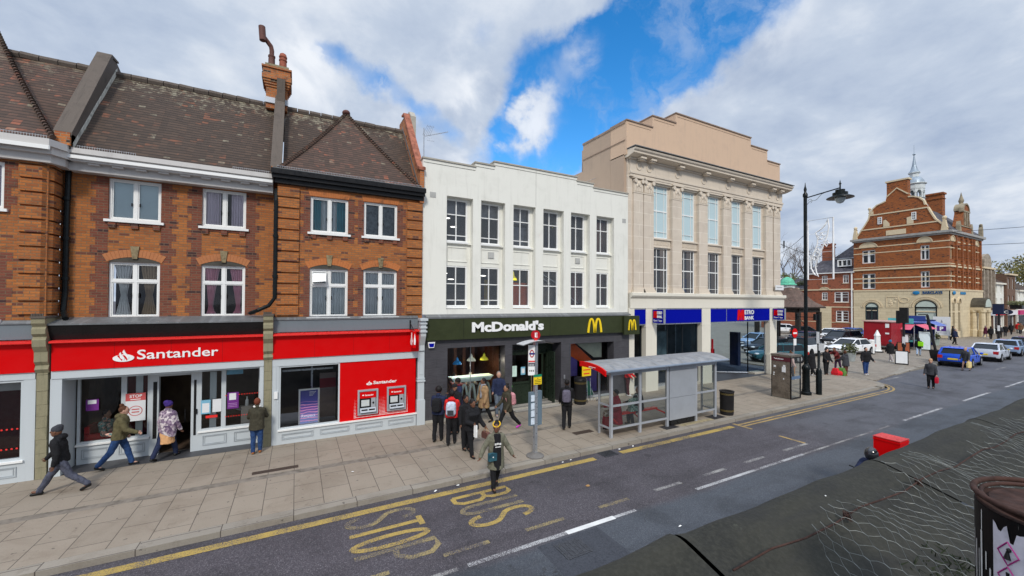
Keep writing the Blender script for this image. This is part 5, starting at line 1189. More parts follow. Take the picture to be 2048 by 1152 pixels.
b=MB(); b.box(17.9,19.9,17.0,17.06,1.0,2.9); b.build('interior_screen',mat('grey_screen',(.20,.24,.25),.4,var=.3,scale=2),mb)
b=MB(); b.box(18.05,18.13,16.4,16.46,.9,1.9); b.box(24.6,24.68,17.3,17.4,1.2,2.2); b.build('interior_strip',mat('red_strip',(.7,.01,.02),.4,emit=.3),mb)
b=MB(); b.box(23.5,24.5,17.5,17.6,1.2,2.4); b.box(26.9,27.2,17,17.6,.3,2.6); b.build('interior_board',mat('navy_board',(.02,.03,.08),.4),mb)
b=MB(); b.box(22.0,22.6,16.9,17.2,.5,1.0); b.box(25.2,25.8,18,18.4,1,1.4); b.build('interior_item',red,mb)
t=thing('street_name_plate','white street name plate low on the right-hand stone pilaster','street sign',(28.1,15.0,5.6)); MB().box(27.72,28.66,14.96,15.0,5.5,5.82).build('plate',paper,t); MB().box(27.85,28.5,14.955,14.9597,5.66,5.70).build('writing',mat('faint_grey',(.3,.3,.3),.6),t)
# ================================================================ CORNER BANK (sandstone ground floor, brick above) ACROSS THE SQUARE
cbk=thing('corner_bank','red brick corner bank with striped bands, curved gable and white cupola','building',(76.7,19.4,0))
TB=facing_x(76.7,29.8)
wf=MB(TB)
hs=[(1.04,2.65,10.7,12.7,.3),(7.59,8.52,10.7,12.75,.3),(1.04,2.65,6.8,9.12,.3),(7.6,8.52,6.87,9.13,.3)]
wall(wf,0,10.4,6.5,14.2,0,hs)
h2=[(.8,1.6),(2.6,3.3),(4.0,4.7),(5.4,6.1),(7.2,8.0),(10.0,11.0)]
T2=lambda u,d,z:(76.7+u,19.4+d,z)
hr_=[(.5,1.7,10.7,12.6),(3.2,4.1,10.7,12.6),(5.2,6.1,10.7,12.6),(7.2,8.1,10.7,12.6),(10.2,11.4,10.7,12.6),(.5,1.7,6.9,9.1),(3.2,4.1,6.9,9.1),(5.2,6.1,6.9,9.1),(7.2,8.1,6.9,9.1),(10.2,11.4,6.9,9.1)]
wf.T=T2; wall(wf,0,13.3,6.5,14.2,0,[(a,c,e,f,.3) for a,c,e,f in hr_])
wf.T=None; wf.poly([(90,19.4,0),(90,29.8,0),(90,29.8,14.2),(90,19.4,14.2)]); wf.poly([(90,29.8,0),(76.7,29.8,0),(76.7,29.8,14.2),(90,29.8,14.2)])
wf.build('wall',rbrick,cbk)
# curved gable
def mir(L): return L
g=[(.1,14.2),(10.3,14.2),(10.3,14.75),(9.6,15.6),(9.1,16.2),(8.75,17.0),(8.4,17.9),(8.3,18.25),(8.15,18.3),(8.0,18.9),(7.5,19.5),(6.9,19.75),(6.5,19.8),(6.35,20.4),(6.35,22.5),(4.05,22.5),(4.05,20.4),(3.9,19.7),(3.5,19.5),(2.9,19.3),(2.4,18.8),(2.15,18.2),(2.0,17.9),(1.85,17.2),(1.4,16.4),(.8,15.4),(.5,14.9)]
b=MB(TB); b.prism(g,'y',-.05,.9); go=b.build('gable',rbrick,cbk)
b=MB(TB)
for pl in ([(10.3,14.8),(9.6,15.65),(9.1,16.25),(8.75,17.05),(8.4,17.95)],[(8.15,18.35),(8.0,18.95),(7.5,19.55),(6.9,19.8),(6.4,19.85)],[(.5,14.95),(.8,15.45),(1.4,16.45),(1.85,17.25),(2.05,17.95)],[(2.15,18.25),(2.4,18.85),(2.9,19.35),(3.5,19.55),(3.95,19.75)],[(4.0,20.3),(5.2,21.4),(6.4,20.3)]):
    for q in ribbon(pl,.16): b.prism(list(q),'y',-.14,.5)
b.box(1.9,8.5,-.12,.2,17.85,18.02); b.box(.9,9.5,-.12,.2,15.75,15.92); b.box(3.9,6.5,-.15,1.0,22.4,22.62)
b.box(3.95,6.15,-.11,.1,14.65,15.35); b.box(1.95,2.5,-.12,.1,18.0,18.5)
for a,c in ((4.0,-.5),(6.6,.5)): b.prism([(a,15.95),(a+.9*(1 if c>0 else -1)*-1,15.95),(a+.9*(1 if c>0 else -1)*-1,16.5),(a+.3*(-1 if c>0 else 1)*1,17.1),(a,17.1)] if False else [(a-.35,15.95),(a+.35,15.95),(a+.35,16.4),(a-.1 if c<0 else a+.1,17.0),(a-.35,16.9)],'y',-.11,.1)
b.build('gable_dressing',bandst,go)
for u in (.25,10.0):
    b=MB(TB); b.prism([(u-.35,14.3),(u+.35,14.3),(u+.25,15.1),(u+.12,15.9),(u+.2,16.0),(u-.2,16.0),(u-.12,15.9),(u-.25,15.1)],'y',-.2,.3); b.ell((u,.05,16.25),.25,8,6); b.build('finial',bandst,cbk)
b=MB(TB); b.ell((2.0,.05,18.95),.22,8,6); b.lathe([(.2,18.3),(.1,18.5),(.12,18.75)],(2.0,.05),8); b.build('finial',bandst,cbk)
# string courses and bands on both faces
def bands(T,L,par):
    b=MB(T)
    for z,h,d in ((13.05,.14,.03),(12.15,.12,.03),(11.7,.0,.0),(9.6,.22,.14),(8.3,.14,.03),(7.65,.14,.03),(6.42,.22,.18),(10.0,.1,.05),(3.45,.14,.1)):
        if h: b.box(-.02 if L>11 else 0,L,-d,.02,z,z+h)
    b.build('string_course',bandst,par)
    b=MB(T); b.prism([(0-.3,14.2),(L+.3,14.2),(L+.3,14.5),(-.3,14.5)],'y',-.42,.1); b.box(-.1,L+.1,-.2,.02,13.98,14.2); b.build('cornice',mat('grey_cornice',(.34,.33,.31),.6,var=.15),par)
bands(TB,10.4,cbk); bands(T2,13.3,cbk)
def lunette(T,u0,u1,z,par,m=bandst,h=.5):
    b=MB(T); b.prism(arc((u0+u1)/2,z,(u1-u0)/2,h,0,180,12),'y',-.09,.05); o=b.build('lunette',m,par); k=MB(T)
    for q in ribbon(arc((u0+u1)/2,z,(u1-u0)/2,h,0,180,12),.09): k.prism(list(q),'y',-.16,-.08)
    k.build('lunette_rim',m,o)
lunette(TB,.75,2.95,13.1,cbk,h=.75); lunette(TB,7.3,8.85,13.15,cbk,h=.75); lunette(T2,.3,1.9,13.1,cbk,h=.7); lunette(T2,10.0,11.6,13.1,cbk,h=.7)
for i,h in enumerate(hs):
    u0,u1,z0,z1=h[:4]; w=window(cbk,u0,u1,z0,z1,.18,cols=2,rows=(.66,),fw_=.13,mw=.13,mullion=.28 if i in(0,2) else .16,mt=white,T=TB,sillm=bandst,depth=.1,back=False if False else dimdark)
for u0,u1,z0,z1 in hr_: window(cbk,u0,u1,z0,z1,.2,cols=2,rows=(.66,),fw_=.1,mw=.1,mullion=.22,mt=bandst,T=T2,sillm=bandst,depth=.1)
for u0,u1,z0,z1 in ((3.0,3.5,16.45,17.5),(6.75,7.25,16.45,17.55)): window(cbk,u0,u1,z0,z1,-.12,cols=2,rows=(.33,.66),fw_=.1,mw=.06,T=TB,sill=False,back=False,depth=.06,gl=mat('dark_pane',(.03,.03,.035),.2))
# piers on the street face
b=MB(T2)
for u in (2.1,4.4,6.4,8.4,9.4,12.2): b.box(u,u+.35,-.22,.0,6.66,13.9)
b.build('pier',rbrick,cbk)
# ground floor sandstone
aw=[(1.54,2.95,2.1,4.4),(7.09,9.2,2.3,4.1)]
b=MB(TB); wall(b,0,10.4,0,6.5,-.12,[(a,c,e,f,.5) for a,c,e,f in aw]); b.T=T2; wall(b,-.12,13.3,0,6.5,-.12,[(.6,1.5,.9,5.2,.6),(2.7,3.6,.9,5.2,.6)]); b.build('sandstone_wall',ystone,cbk)
def archwin(T,u0,u1,z0,zs,par,gm,fr,t=.12,split=None,label=None):
    r=(u1-u0)/2; cx=(u0+u1)/2
    b=MB(T)
    for k in (0,1):      # stone spandrels between the square opening top and the arch
        pass
    b.prism(arc(cx,zs,r,r*.9,0,180,16),'y',-.128,-.10) if gm else None
    o=b.build('arch_window',gm,par,label=label)
    k=MB(T)
    for q in ribbon(arc(cx,zs,r,r*.9,0,180,16),t): k.prism(list(q),'y',-.16,-.1)
    k.ring(u0-t/2,u1+t/2,z0,zs,-.13,-.02,t)
    if split=='cross': k.box(cx-.06,cx+.06,-.12,-.02,z0,zs); k.box(u0,u1,-.12,-.02,z0+(zs-z0)*.68,z0+(zs-z0)*.68+.1)
    k.box(u0,u1,-.14,-.02,zs-.07,zs+.07); k.build('frame',fr,o)
    g=MB(T); g.poly([(u0,.0,z0),(u1,.0,z0),(u1,.0,zs),(u0,.0,zs)]); g.build('pane',gm if split is None else mat('dark_pane',(.03,.03,.035),.2),o)
    a=MB(T)
    for rr_,dd in ((.28,.2),(.52,.16)):
        for q in ribbon(arc(cx,zs,r+rr_,r*.9+rr_,0,180,16),.14): a.prism(list(q),'y',-dd-.02,-.1)
    a.build('arch_moulding',bandst,o)
palegreen=mat('pale_blank_glass',(.50,.56,.50),.4,var=.05)
archwin(TB,1.54,2.95,2.1,4.0,cbk,palegreen,mat('teal_frame',(.03,.05,.055),.5),split='cross'); archwin(TB,7.09,9.2,2.3,4.1,cbk,palegreen,blk,label='wide arched window with pale blanked glass')
b=MB(T2)
for cx in (1.05,3.15):
    for q in ribbon(arc(cx,4.75,.62,.7,0,180,12),.22): b.prism(list(q),'y',-.25,-.1)
b.build('arch_moulding',bandst,cbk)
b=MB(T2); b.box(.5,1.6,.35,.4,.9,5.3); b.box(2.6,3.7,.35,.4,.9,5.3); b.build('window_dark',mat('dark_pane',(.03,.03,.035),.2),cbk)
b=MB(TB)
for q in ribbon(arc(5.9,5.1,.5,.35,0,360,16),.1): b.prism(list(q),'y',-.18,-.1)
b.ring(3.9,5.3,4.0,5.6,-.17,-.12,.08)
for i in range(9): b.ell((4.1+rnd.random(),-.13,4.2+rnd.random()*1.2),(.16,.06,.14),6,5)
b.build('carved_panel',bandst,cbk)
MB(TB).box(0,10.4,-.16,-.12,0,.5).build('plinth',ystone,cbk)
sg_=text('sign_lettering','BARCLAYS',7.85,5.95,1.95,.38,-.2,mat('bank_sign_blue',(.02,.08,.20),.4),cbk,.03,.06,TB)
MB(TB).ell((7.2,-.2,6.12),(.38,.07,.26),12,6).build('eagle_disc',mat('bank_disc_blue',(.02,.20,.42),.4),cbk)
MB(T2).ell((1.0,-.22,6.1),(.55,.07,.26),12,6).build('eagle_disc',mat('bank_disc_blue',(.02,.20,.42),.4),cbk); text('sign_lettering','BARCLAYS',3.6,5.9,2.0,.36,-.2,mat('bank_disc_blue',(.02,.20,.42),.4),cbk,.06,.06,T2)
b=MB(TB); b.ring(7.35,8.0,1.0,2.2,-.2,-.12,.1); b.ring(8.75,9.5,.9,2.2,-.2,-.12,.1); b.box(7.4,7.95,-.16,-.13,1.05,2.15); b.box(8.8,9.45,-.16,-.13,1.0,2.1); b.build('notice_board',blk,cbk)
# roofs, cupola, chimneys, street dormer
b=MB(); b.poly([(76.9,19.1,14.5),(90.3,19.1,14.5),(86.5,23.0,18.6),(79.5,23.0,18.6)]); b.poly([(76.9,29.9,14.5),(76.9,19.1,14.5),(77.4,20.6,16.2),(77.4,28.6,16.2)]); b.poly([(77.4,20.6,16.2),(79.5,23.0,18.6),(79.5,26.4,18.6),(77.4,28.6,16.2)])
b.poly([(90.3,19.1,14.5),(90.3,29.9,14.5),(86.5,26.4,18.6),(86.5,23,18.6)]); b.poly([(79.5,23,18.6),(86.5,23,18.6),(86.5,26.4,18.6),(79.5,26.4,18.6)]); b.poly([(90.3,29.9,14.5),(76.9,29.9,14.5),(79.5,26.4,18.6),(86.5,26.4,18.6)]); b.build('roof',slate,cbk)
cw=mat('cupola_white',(.62,.66,.66),.5,var=.1); cl_=mat('cupola_lead',(.30,.36,.42),.4,.2,var=.15)
c=(80.9,24.0); b=MB(); b.lathe([(1.5,17.6),(1.5,18.9),(1.15,19.6),(1.1,20.1),(1.25,20.2)],c,8,PI/8); b.build('cupola_base',cw,cbk)
k=MB()
for i in range(8): a=i*PI/4+PI/8; k.tube([(c[0]+1.0*math.cos(a),c[1]+1.0*math.sin(a),20.1),(c[0]+1.0*math.cos(a),c[1]+1.0*math.sin(a),21.7)],.13,6)
for i in range(8):
    a=i*PI/4; M=lambda u,d,z,a=a:(c[0]+(1.0-d)*math.cos(a)-u*math.sin(a),c[1]+(1.0-d)*math.sin(a)+u*math.cos(a),z)
    q=MB(M)
    for r_ in ribbon(arc(0,21.0,.34,.45,0,180,8),.2): k.T=M; k.prism(list(r_),'y',-.06,.06)
k.T=None; k.lathe([(1.1,21.45),(1.15,21.6),(1.15,22.2),(1.35,22.3),(1.35,22.4),(1.15,22.45)],c,16); k.lathe([(.55,23.3),(.52,23.9),(.7,24.0),(.7,24.1)],c,8); k.build('lantern',cw,cbk)
MB().lathe([(.35,20.1),(.35,21.6)],c,8).build('lantern_core',mat('lantern_core_grey',(.2,.23,.25),.7),cbk)
MB().lathe([(1.15,22.42),(1.08,22.8),(.85,23.15),(.6,23.4),(.5,23.42)],c,16).build('dome',cl_,cbk,smooth=True); MB().lathe([(.68,24.1),(.42,24.5),(.24,25.2),(.10,26.3),(.06,26.7),(.2,26.85),(.06,27.0),(.03,27.1),(.015,28.3)],c,10).build('spire',cl_,cbk,smooth=True)
b=MB(); b.box(86,87.1,22.4,24.6,17,21.5); b.box(85.85,87.25,22.25,24.75,21.3,21.55); b.box(85.9,87.2,22.3,24.7,20.6,20.7); b.build('chimney',rbrick,cbk)
b=MB(T2); dg=[(3.2,14.5),(8.2,14.5),(8.2,15.2),(7.6,15.6),(7.2,16.6),(6.9,17.2),(6.9,17.6)]+[(x,z) for x,z in arc(5.7,17.6,1.2,1.0,0,180,10)]+[(4.5,17.2),(4.2,16.6),(3.8,15.6),(3.2,15.2)]
b.prism(dg,'y',-.25,.6); dgo=b.build('street_gable',rbrick,cbk); b=MB(T2)
for q in ribbon(arc(5.7,17.6,1.2,1.0,0,180,10),.2): b.prism(list(q),'y',-.35,.65)
b.box(4.3,7.1,-.35,.1,17.4,17.6); b.box(3.4,8.0,-.33,.1,15.3,15.45)
for u in (4.7,5.5,6.3): b.box(u,u+.25,-.4,-.2,15.5,17.3)
b.lathe([(.35,18.5),(.2,18.8),(.3,19.1),(.12,19.8),(.0,20.4)],(5.7,.2),8); b.prism([(3.0,14.5),(3.7,14.5),(3.55,15.5),(3.3,16.0),(3.05,15.5)],'y',-.3,.1); b.prism([(7.8,14.5),(8.5,14.5),(8.4,15.5),(8.15,16.0),(7.9,15.5)],'y',-.3,.1)
b.prism([(12.4,14.5),(13.0,14.5),(12.95,15.5),(12.7,16.2),(12.45,15.5)],'y',-.3,.1); b.ell((12.7,-.1,16.3),.2,8,6); b.build('gable_dressing',mat('grey_brown_stone',(.30,.255,.18),.85,var=.3,scale=2),dgo)
# porch with barrel roof
b=MB(); 
pr=[[(84.4+1.45+ -1.55*math.cos(PI*i/12),y,4.15+1.35*math.sin(PI*i/12)) for i in range(13)] for y in (17.9,19.4)]
b.loft([r+[(84.3,r[0][1],4.1)] for r in pr]); po=b.build('porch_roof',mat('porch_lead',(.085,.075,.055),.6,var=.3),cbk)
MB().prism([(84.55+1.3-1.28*math.cos(PI*i/12),4.2+1.12*math.sin(PI*i/12)) for i in range(13)],'y',17.86,17.895).build('porch_lunette',palegreen,po)
b=MB(); b.box(84.2,87.5,18.0,19.4,3.7,4.12)
for x,y in ((84.6,18.2),(86.9,18.2),(84.6,19.0)): b.lathe([(.42,0),(.42,.9),(.33,1.0),(.3,3.3),(.42,3.5),(.42,3.7)],(x,y),10)
b.build('porch_column',ystone,cbk)
# ================================================================ ANNEX
ax=thing('brick_annex','red brick annex with slate roof and white sash windows left of the corner bank','building',(76.7,34,0))
T3=facing_x(76.7,44.0)
U=lambda y:44.0-y
ws=[(U(34.14),U(33.35),7.83,9.1,1),(U(31.24),U(30.47),7.8,9.1,1),(U(34.15),U(33.34),5.1,6.36,1),(U(32.39),U(30.49),4.75,6.4,2),(U(32.2),U(30.5),1.6,3.4,2),(U(38.0),U(37.2),5.1,6.36,1),(U(34.3),U(33.8),1.5,2.9,1)]
b=MB(T3); wall(b,0,14.2,0,7.0,.05,[(a,c,d_,e,.2) for a,c,d_,e,_ in ws if e<7]); wall(b,7.3,14.2,7.0,9.6,.05,[(a,c,d_,e,.2) for a,c,d_,e,_ in ws if e>7]); b.box(0,14.2,.3,8,0,6.95); b.box(7.3,14.2,.3,8,6.9,9.4); b.build('wall',abrick,ax)
for i,(a,c,d_,e,n) in enumerate(ws): window(ax,a,c,d_,e,.1,cols=2*n if n==1 else 2,rows=(.5,.75) if i!=4 else (.25,.5,.75),fw_=.1,mw=.06,mullion=.06 if n==1 else .22,T=T3,sillm=bandst,depth=.1)
b=MB(T3)
for z,h,d in ((6.7,.2,.12),(3.9,.16,.05),(1.45,.1,.03)): b.box(0,14.2,.05-d,.06,z,z+h)
b.build('string_course',bandst,ax)
for u in (6.0,10.3): lunette(T3,u-.7,u+.7,6.75,ax,bandst,.45)
MB(T3).box(9.2,11.2,-.05,.05,0,3.9).build('stone_panel',ystone,ax)
b=MB(T3); b.poly([(7.2,-.25,9.55),(14.3,-.25,9.55),(14.3,3.2,12.0),(8.6,3.2,12.0)]); b.poly([(7.2,-.25,9.55),(8.6,3.2,12.0),(8.6,8,12),(7.2,8,9.55)]); b.poly([(10.2,2.8,12.0),(14.3,2.8,12.0),(14.3,5.4,14.6),(12.4,5.4,14.6)]); b.poly([(-.2,-.25,6.95),(7.3,-.25,6.95),(7.3,4,9.0),(1.5,4,9)]); b.build('roof',slate,ax)
MB(T3).box(7.2,14.3,-.3,.0,9.42,9.56).build('gutter',white,ax)
window(ax,U(32.2),U(30.3),10.5,11.6,.6,cols=3,fw_=.14,mw=.14,T=T3,sill=False,depth=.5,name='dormer_window')
b=MB(T3); b.box(8.6,10.0,3.0,4.2,10,14.6); b.box(8.5,10.1,2.9,4.3,14.0,14.15); b.box(8.5,10.1,2.9,4.3,14.5,14.75); b.build('chimney',abrick,ax)
b=MB(T3); b.tube([(13.95,-.05,0),(13.95,-.05,9.5)],.1,8); b.build('drainpipe',white,ax)
# ================================================================ SHOPS FURTHER ALONG THE STREET
def far_shop(x0,x1,h,wm,label,sign,floors=2,y=19.5,wmat=None,roofm=None):
    t=thing('shop_house',label,'building',((x0+x1)/2,y,0)); T=lambda u,d,z:(x0+u,y+d,z); L=x1-x0
    n=max(2,int(L/2.2)); hl=[]
    fh=(h-3.8)/floors
    for f in range(floors):
        for i in range(n): u=L*(i+.5)/n; hl.append((u-.5,u+.5,4.2+f*fh,4.2+f*fh+fh*.62,.25))
    b=MB(T); wall(b,0,L,0,h,0,hl+[(.4,L-.4,.5,2.8,.3)]); b.T=None; b.poly([(x0,y,0),(x0,y,h),(x0,y+9,h),(x0,y+9,0)]); b.poly([(x1,y,0),(x1,y+9,0),(x1,y+9,h),(x1,y,h)]); b.build('wall',wm,t)
    for a,c,e,f,_ in hl: window(t,a,c,e,f,.15,rows=(.5,),fw_=.1,mw=.08,T=T)
    MB(T).box(.2,L-.2,-.25,0,2.85,3.6).build('sign_band',sign,t); w=MB(T); w.ring(.4,L-.4,.5,2.8,.2,.3,.1); wo=w.build('shop_window',white,t); MB(T).poly([(.4,.28,.5),(L-.4,.28,.5),(L-.4,.28,2.8),(.4,.28,2.8)]).build('pane',mat('dark_pane',(.03,.03,.035),.2),wo)
    if roofm: MB().poly([(x0-.1,y-.2,h),(x1+.1,y-.2,h),(x1+.1,y+4,h+3),(x0-.1,y+4,h+3)]).build('roof',roofm,t)
    MB(T).box(-.05,L+.05,-.3,.2,h-.25,h).build('cornice',cream if wm is not fbrick else bandst,t); return t
s1=far_shop(90.1,96.0,10.2,fbrick,'dark brick and stone shop house with a curved gable beside the corner bank',mat('shop_sign_pale',(.6,.62,.66),.5),3)
MB().prism([(91.3,10.2),(94.8,10.2)]+arc(93.05,11.0,1.75,1.3,0,180,10),'y',19.4,19.8).build('gable',mat('far_stone',(.34,.29,.23),.85,var=.3),s1)
b=MB()
for x in (90.3,92.0,93.7,95.4): b.box(x,x+.35,19.2,19.5,4,9.8)
fst=mat('far_stone',(.34,.29,.23),.85,var=.3)
b.build('pilaster',fst,s1)
far_shop(96.1,101.5,8.0,white_render,'white rendered shop house with a dark tiled roof along the street',red,2,roofm=tile)
far_shop(101.6,106.5,9.6,fbrick,'tall plain brown brick shop house beyond the white one',mat('shop_sign_white',(.75,.72,.75),.5),2,y=19.2)
far_shop(106.6,116,7.0,white_render,'last pale shop house before the trees on the street',mat('shop_sign_magenta',(.5,.03,.15),.5),2,y=19.0,roofm=tile)
# opposite side of the street (behind the photographer's left and right), seen only in reflections
# ================================================================ PAVILION
pv=thing('market_pavilion','open timber market shelter with tiled roof and green copper cupola behind the lamp post','shelter',(54.0,28.0,0))
cx,cy=56.0,28.8; hw=2.45
def pyr(b,hw0,z0,hw1,z1,cx=cx,cy=cy):
    a=[(cx-hw0,cy-hw0,z0),(cx+hw0,cy-hw0,z0),(cx+hw0,cy+hw0,z0),(cx-hw0,cy+hw0,z0)]; c_=[(cx-hw1,cy-hw1,z1),(cx+hw1,cy-hw1,z1),(cx+hw1,cy+hw1,z1),(cx-hw1,cy+hw1,z1)]
    for i in range(4): b.poly([a[i],a[(i+1)%4],c_[(i+1)%4],c_[i]])
pv.location=(cx,cy,0)
b=MB(); pyr(b,3.0,4.12,2.1,4.8); pyr(b,2.1,4.8,.75,6.6); b.build('roof',ptile,pv)
b=MB(); b.box(cx-3,cx+3,cy-3,cy-2.9,3.97,4.12); b.box(cx-3,cx-2.9,cy-2.89,cy+3,3.97,4.12)
for s in (-1,1): b.box(cx-hw,cx+hw,cy+s*hw-.15,cy+s*hw+.15,3.45,3.95); b.box(cx+s*hw-.15,cx+s*hw+.15,cy-hw,cy+hw,3.45,3.95)
b.build('beam',timber,pv)
for sx,sy in ((-1,-1),(1,-1),(-1,1),(1,1)): MB().box(cx+sx*hw-.22,cx+sx*hw+.22,cy+sy*hw-.22,cy+sy*hw+.22,0,3.5).build('post',timber,pv)
b=MB(); b.lathe([(.85,6.5),(.85,6.85),(.95,6.9)],(cx,cy),12); b.build('cupola_base',cw,pv); MB().lathe([(1.05,6.9),(1.05,7.0),(.82,7.1),(.75,7.45),(.48,7.8),(.1,7.98)],(cx,cy),16).build('cupola',mat('green_copper',(.12,.45,.30),.6,var=.25,scale=4),pv,smooth=True)
# ================================================================ TREES
def leafmat(name,a,b_):
    m,N,b=newmat(name); g=N.add('ShaderNodeObjectInfo'); O=N.add('ShaderNodeTexCoord').outputs['Object']
    c=N.ramp(N.noise(O,1.3,4,.7),[(.32,a),(.66,b_)]); N.l.new(c,b.inputs['Base Color']); b.inputs['Roughness'].default_value=.75; return m
lg=leafmat('autumn_green_leaves',(.035,.05,.012),(.13,.13,.03)); ly=leafmat('yellow_green_leaves',(.06,.065,.014),(.24,.20,.04)); bark=mat('bark',(.13,.10,.08),.9,var=.3,scale=4,bmp=.5)
def tree(x,y,h,cr,label,lm_=None,leaves=2200,group=None,name='tree',seed=1,cat='tree'):
    r=random.Random(seed); t=thing(name,label,cat,(x,y,0),group=group); b=MB(); tips=[]
    def grow(p,d,L,rad,k):
        q=p+d*L; b.tube([p,p+d*L*.5+Vector((r.uniform(-.1,.1),r.uniform(-.1,.1),0))*L*.3,q],[rad,rad*.85,rad*.7],4 if k else 8)
        if k>=(6 if not lm_ else 4) or rad<.006: tips.append(q); return
        tips.append(q) if k>=2 else None
        for i in range(3 if k<3 else 2):
            nd=(d+Vector((r.uniform(-1,1),r.uniform(-1,1),r.uniform(-.25,.6)))*.75).normalized(); grow(q,nd,L*r.uniform(.6,.82),rad*.62,k+1)
    grow(Vector((x,y,0)),Vector((0,0,1)),h*.30,h*(.016 if lm_ else .011),0)
    sc=1.0; b.build('trunk',bark,t)
    if lm_:
        f=MB(); cl=[(Vector((x+r.gauss(0,cr*.42),y+r.gauss(0,cr*.42),h*.35+r.random()**.8*h*.62)),r.uniform(.5,1.1)*cr*.32) for _ in range(26)]
        for i in range(leaves):
            c,s=r.choice(cl); v=Vector((r.gauss(0,1),r.gauss(0,1),r.gauss(0,.8))); v=v.normalized()*s*r.random()**.35; p=c+v; k=r.uniform(.10,.22)*h/10
            a=Vector((r.uniform(-1,1),r.uniform(-1,1),r.uniform(-1,1))).normalized(); e=a.orthogonal().normalized()
            f.add([p-a*k,p+e*k*.7,p+a*k,p-e*k*.7],[(0,1,2,3)])
        f.build('crown',lm_,t)
tree(88,43,19,5,'bare branching tree behind the brick annex',None,seed=4)
tree(92,49,19,5,'second bare tree, left of the first behind the annex',None,seed=9)
tree(80,42,10.5,4,'green-leaved tree just right of the stone building behind the copper cupola',lg,3000,seed=3)
tree(88,41.5,8.5,6,'low bushy green tree beneath the bare branches',ly,3000,seed=5)
for i,(x,y,h,m,l) in enumerate(((128,20,13,ly,'yellow-green street tree directly beyond the last shop'),(135,25,14.5,ly,'tall yellowing tree behind the street tree'),(142,16,11,lg,'dark green tree over the far road'),(150,22,13,lg,'green tree further right down the street'),(160,12,11,lg,'far green tree at the right edge'),(150,6,11,lg,'farthest tree beside the right edge'))): tree(x,y,h,6,l,m,2600,'trees at the end of the street',seed=20+i)
# ================================================================ STREET FURNITURE
t=thing('street_lamp','tall black lamp post with a bell-shaped lantern on an arm over the road','street lamp',(22.95,10.93,0)); x,y=22.95,10.93
MB().lathe([(.24,0),(.24,.12),(.19,.16),(.17,.3),(.16,1.25),(.19,1.3),(.19,1.4),(.13,1.5),(.085,1.55),(.08,10.1),(.11,10.12),(.11,10.25),(.05,10.35),(.07,10.5),(.03,10.65),(.01,10.85)],(x,y),14).build('post',post_blk,t,smooth=True)
MB().tube([(x,y,10.05),(x,y-1.5,10.22)],.03,6).build('arm',post_blk,t); b=MB(); pts=[(x,y-.05,9.65)]+[(x,y-.1-.09*i,9.72+.045*i+.06*math.sin(i*1.1)) for i in range(9)]; b.tube(pts,.015,5); b.tube([(x,y-.12+.1*math.cos(a)*.9-.1,9.85+.1*math.sin(a)) for a in [i*.5 for i in range(10)]],.012,5); b.build('scroll',mat('pale_iron',(.30,.33,.35),.5),t)
lx,ly_=x,y-1.5; b=MB(); b.lathe([(.54,9.72),(.53,9.75),(.30,9.86),(.30,9.98),(.22,10.0),(.19,10.02),(.19,10.12),(.03,10.14),(.03,10.38),(.06,10.40),(.03,10.46),(.005,10.6)],(lx,ly_),20); b.build('lantern',post_blk,t,smooth=True); MB().lathe([(.22,9.74),(.20,9.62),(.12,9.50),(.02,9.46)],(lx,ly_),14).build('lamp_glass',mat('lamp_glass_grey',(.45,.5,.52),.15),t,smooth=True)
b=MB(); b.tube([(x,y+.42,3.95),(x,y-.42,3.95)],.02,5); b.tube([(x,y+.3,3.9),(x,y+.05,3.55)],.015,5); b.box(x-.06,x+.06,y+.36,y+.46,3.8,4.12); b.box(x-.06,x+.06,y-.46,y-.36,3.8,4.12); b.build('banner_bracket',post_blk,t)
t=thing('christmas_decoration','white wire Christmas light frame of stars fixed to the lamp post, unlit','decoration',(22.95,10.2,6)); T=facing_x(22.95,10.82); wr=mat('pale_rope_light',(.86,.86,.86),.5)
b=MB(T); b.tube([(0,0,5.85),(1.1,0,5.85),(1.1,0,8.85),(0,0,8.85)],.042,5,True); b.build('frame',wr,t)
b=MB(T); sw=[(.35,0,8.2),(.6,0,8.35),(.78,0,8.55),(.88,0,8.8),(.92,0,8.4),(.85,0,8.0),(.72,0,7.6),(.55,0,7.2),(.40,0,6.8),(.33,0,6.5),(.38,0,6.2),(.46,0,6.0),(.30,0,6.1),(.15,0,6.4),(.12,0,6.8),(.28,0,7.2),(.42,0,7.6),(.44,0,7.9)]
b.tube(sw,.034,5,True); b.tube([(0,0,8.15),(1.1,0,8.15)],.008,4); b.tube([(0,0,7.2),(1.1,0,7.2)],.008,4)
for i in range(12): z=6.3+i*.17; b.tube([(.2+.05*i*.6,0,z),(.4+.045*i,0,z+.05)],.015,4)
b.build('swoosh',wr,t)
for u,z,s,r0 in ((.58,7.98,.2,.2),(.80,7.62,.17,.5),(.22,6.98,.17,.1),(.42,7.3,.12,.4)):
    b=MB(T); b.tube([(u+(s if k%2==0 else s*.45)*math.sin(k*PI/5+r0),0,z+(s if k%2==0 else s*.45)*math.cos(k*PI/5+r0)) for k in range(10)],.028,4,True); b.build('star',wr,t)
t=thing('sign_post','slimmer black post with a thick base and small white plate, right of the lamp post','post',(23.55,10.63,0)); MB().lathe([(.13,0),(.13,1.2),(.09,1.32),(.06,1.36),(.06,4.1)],(23.55,10.63),12).build('post',post_blk,t,smooth=True); MB().box(23.47,23.48,10.35,10.6,2.25,2.62).build('plate',paper,t); MB().box(23.44,23.465,10.56,10.68,2.6,3.2).build('plate',paper,t)
t=thing('no_entry_sign','red and white no-entry sign with a white plate under it, beside the stone building','road sign',(29.15,14.6,0),90); MB().tube([(0,0,0),(0,0,3.0)],.035,8).build('post',steel,t,local=True)
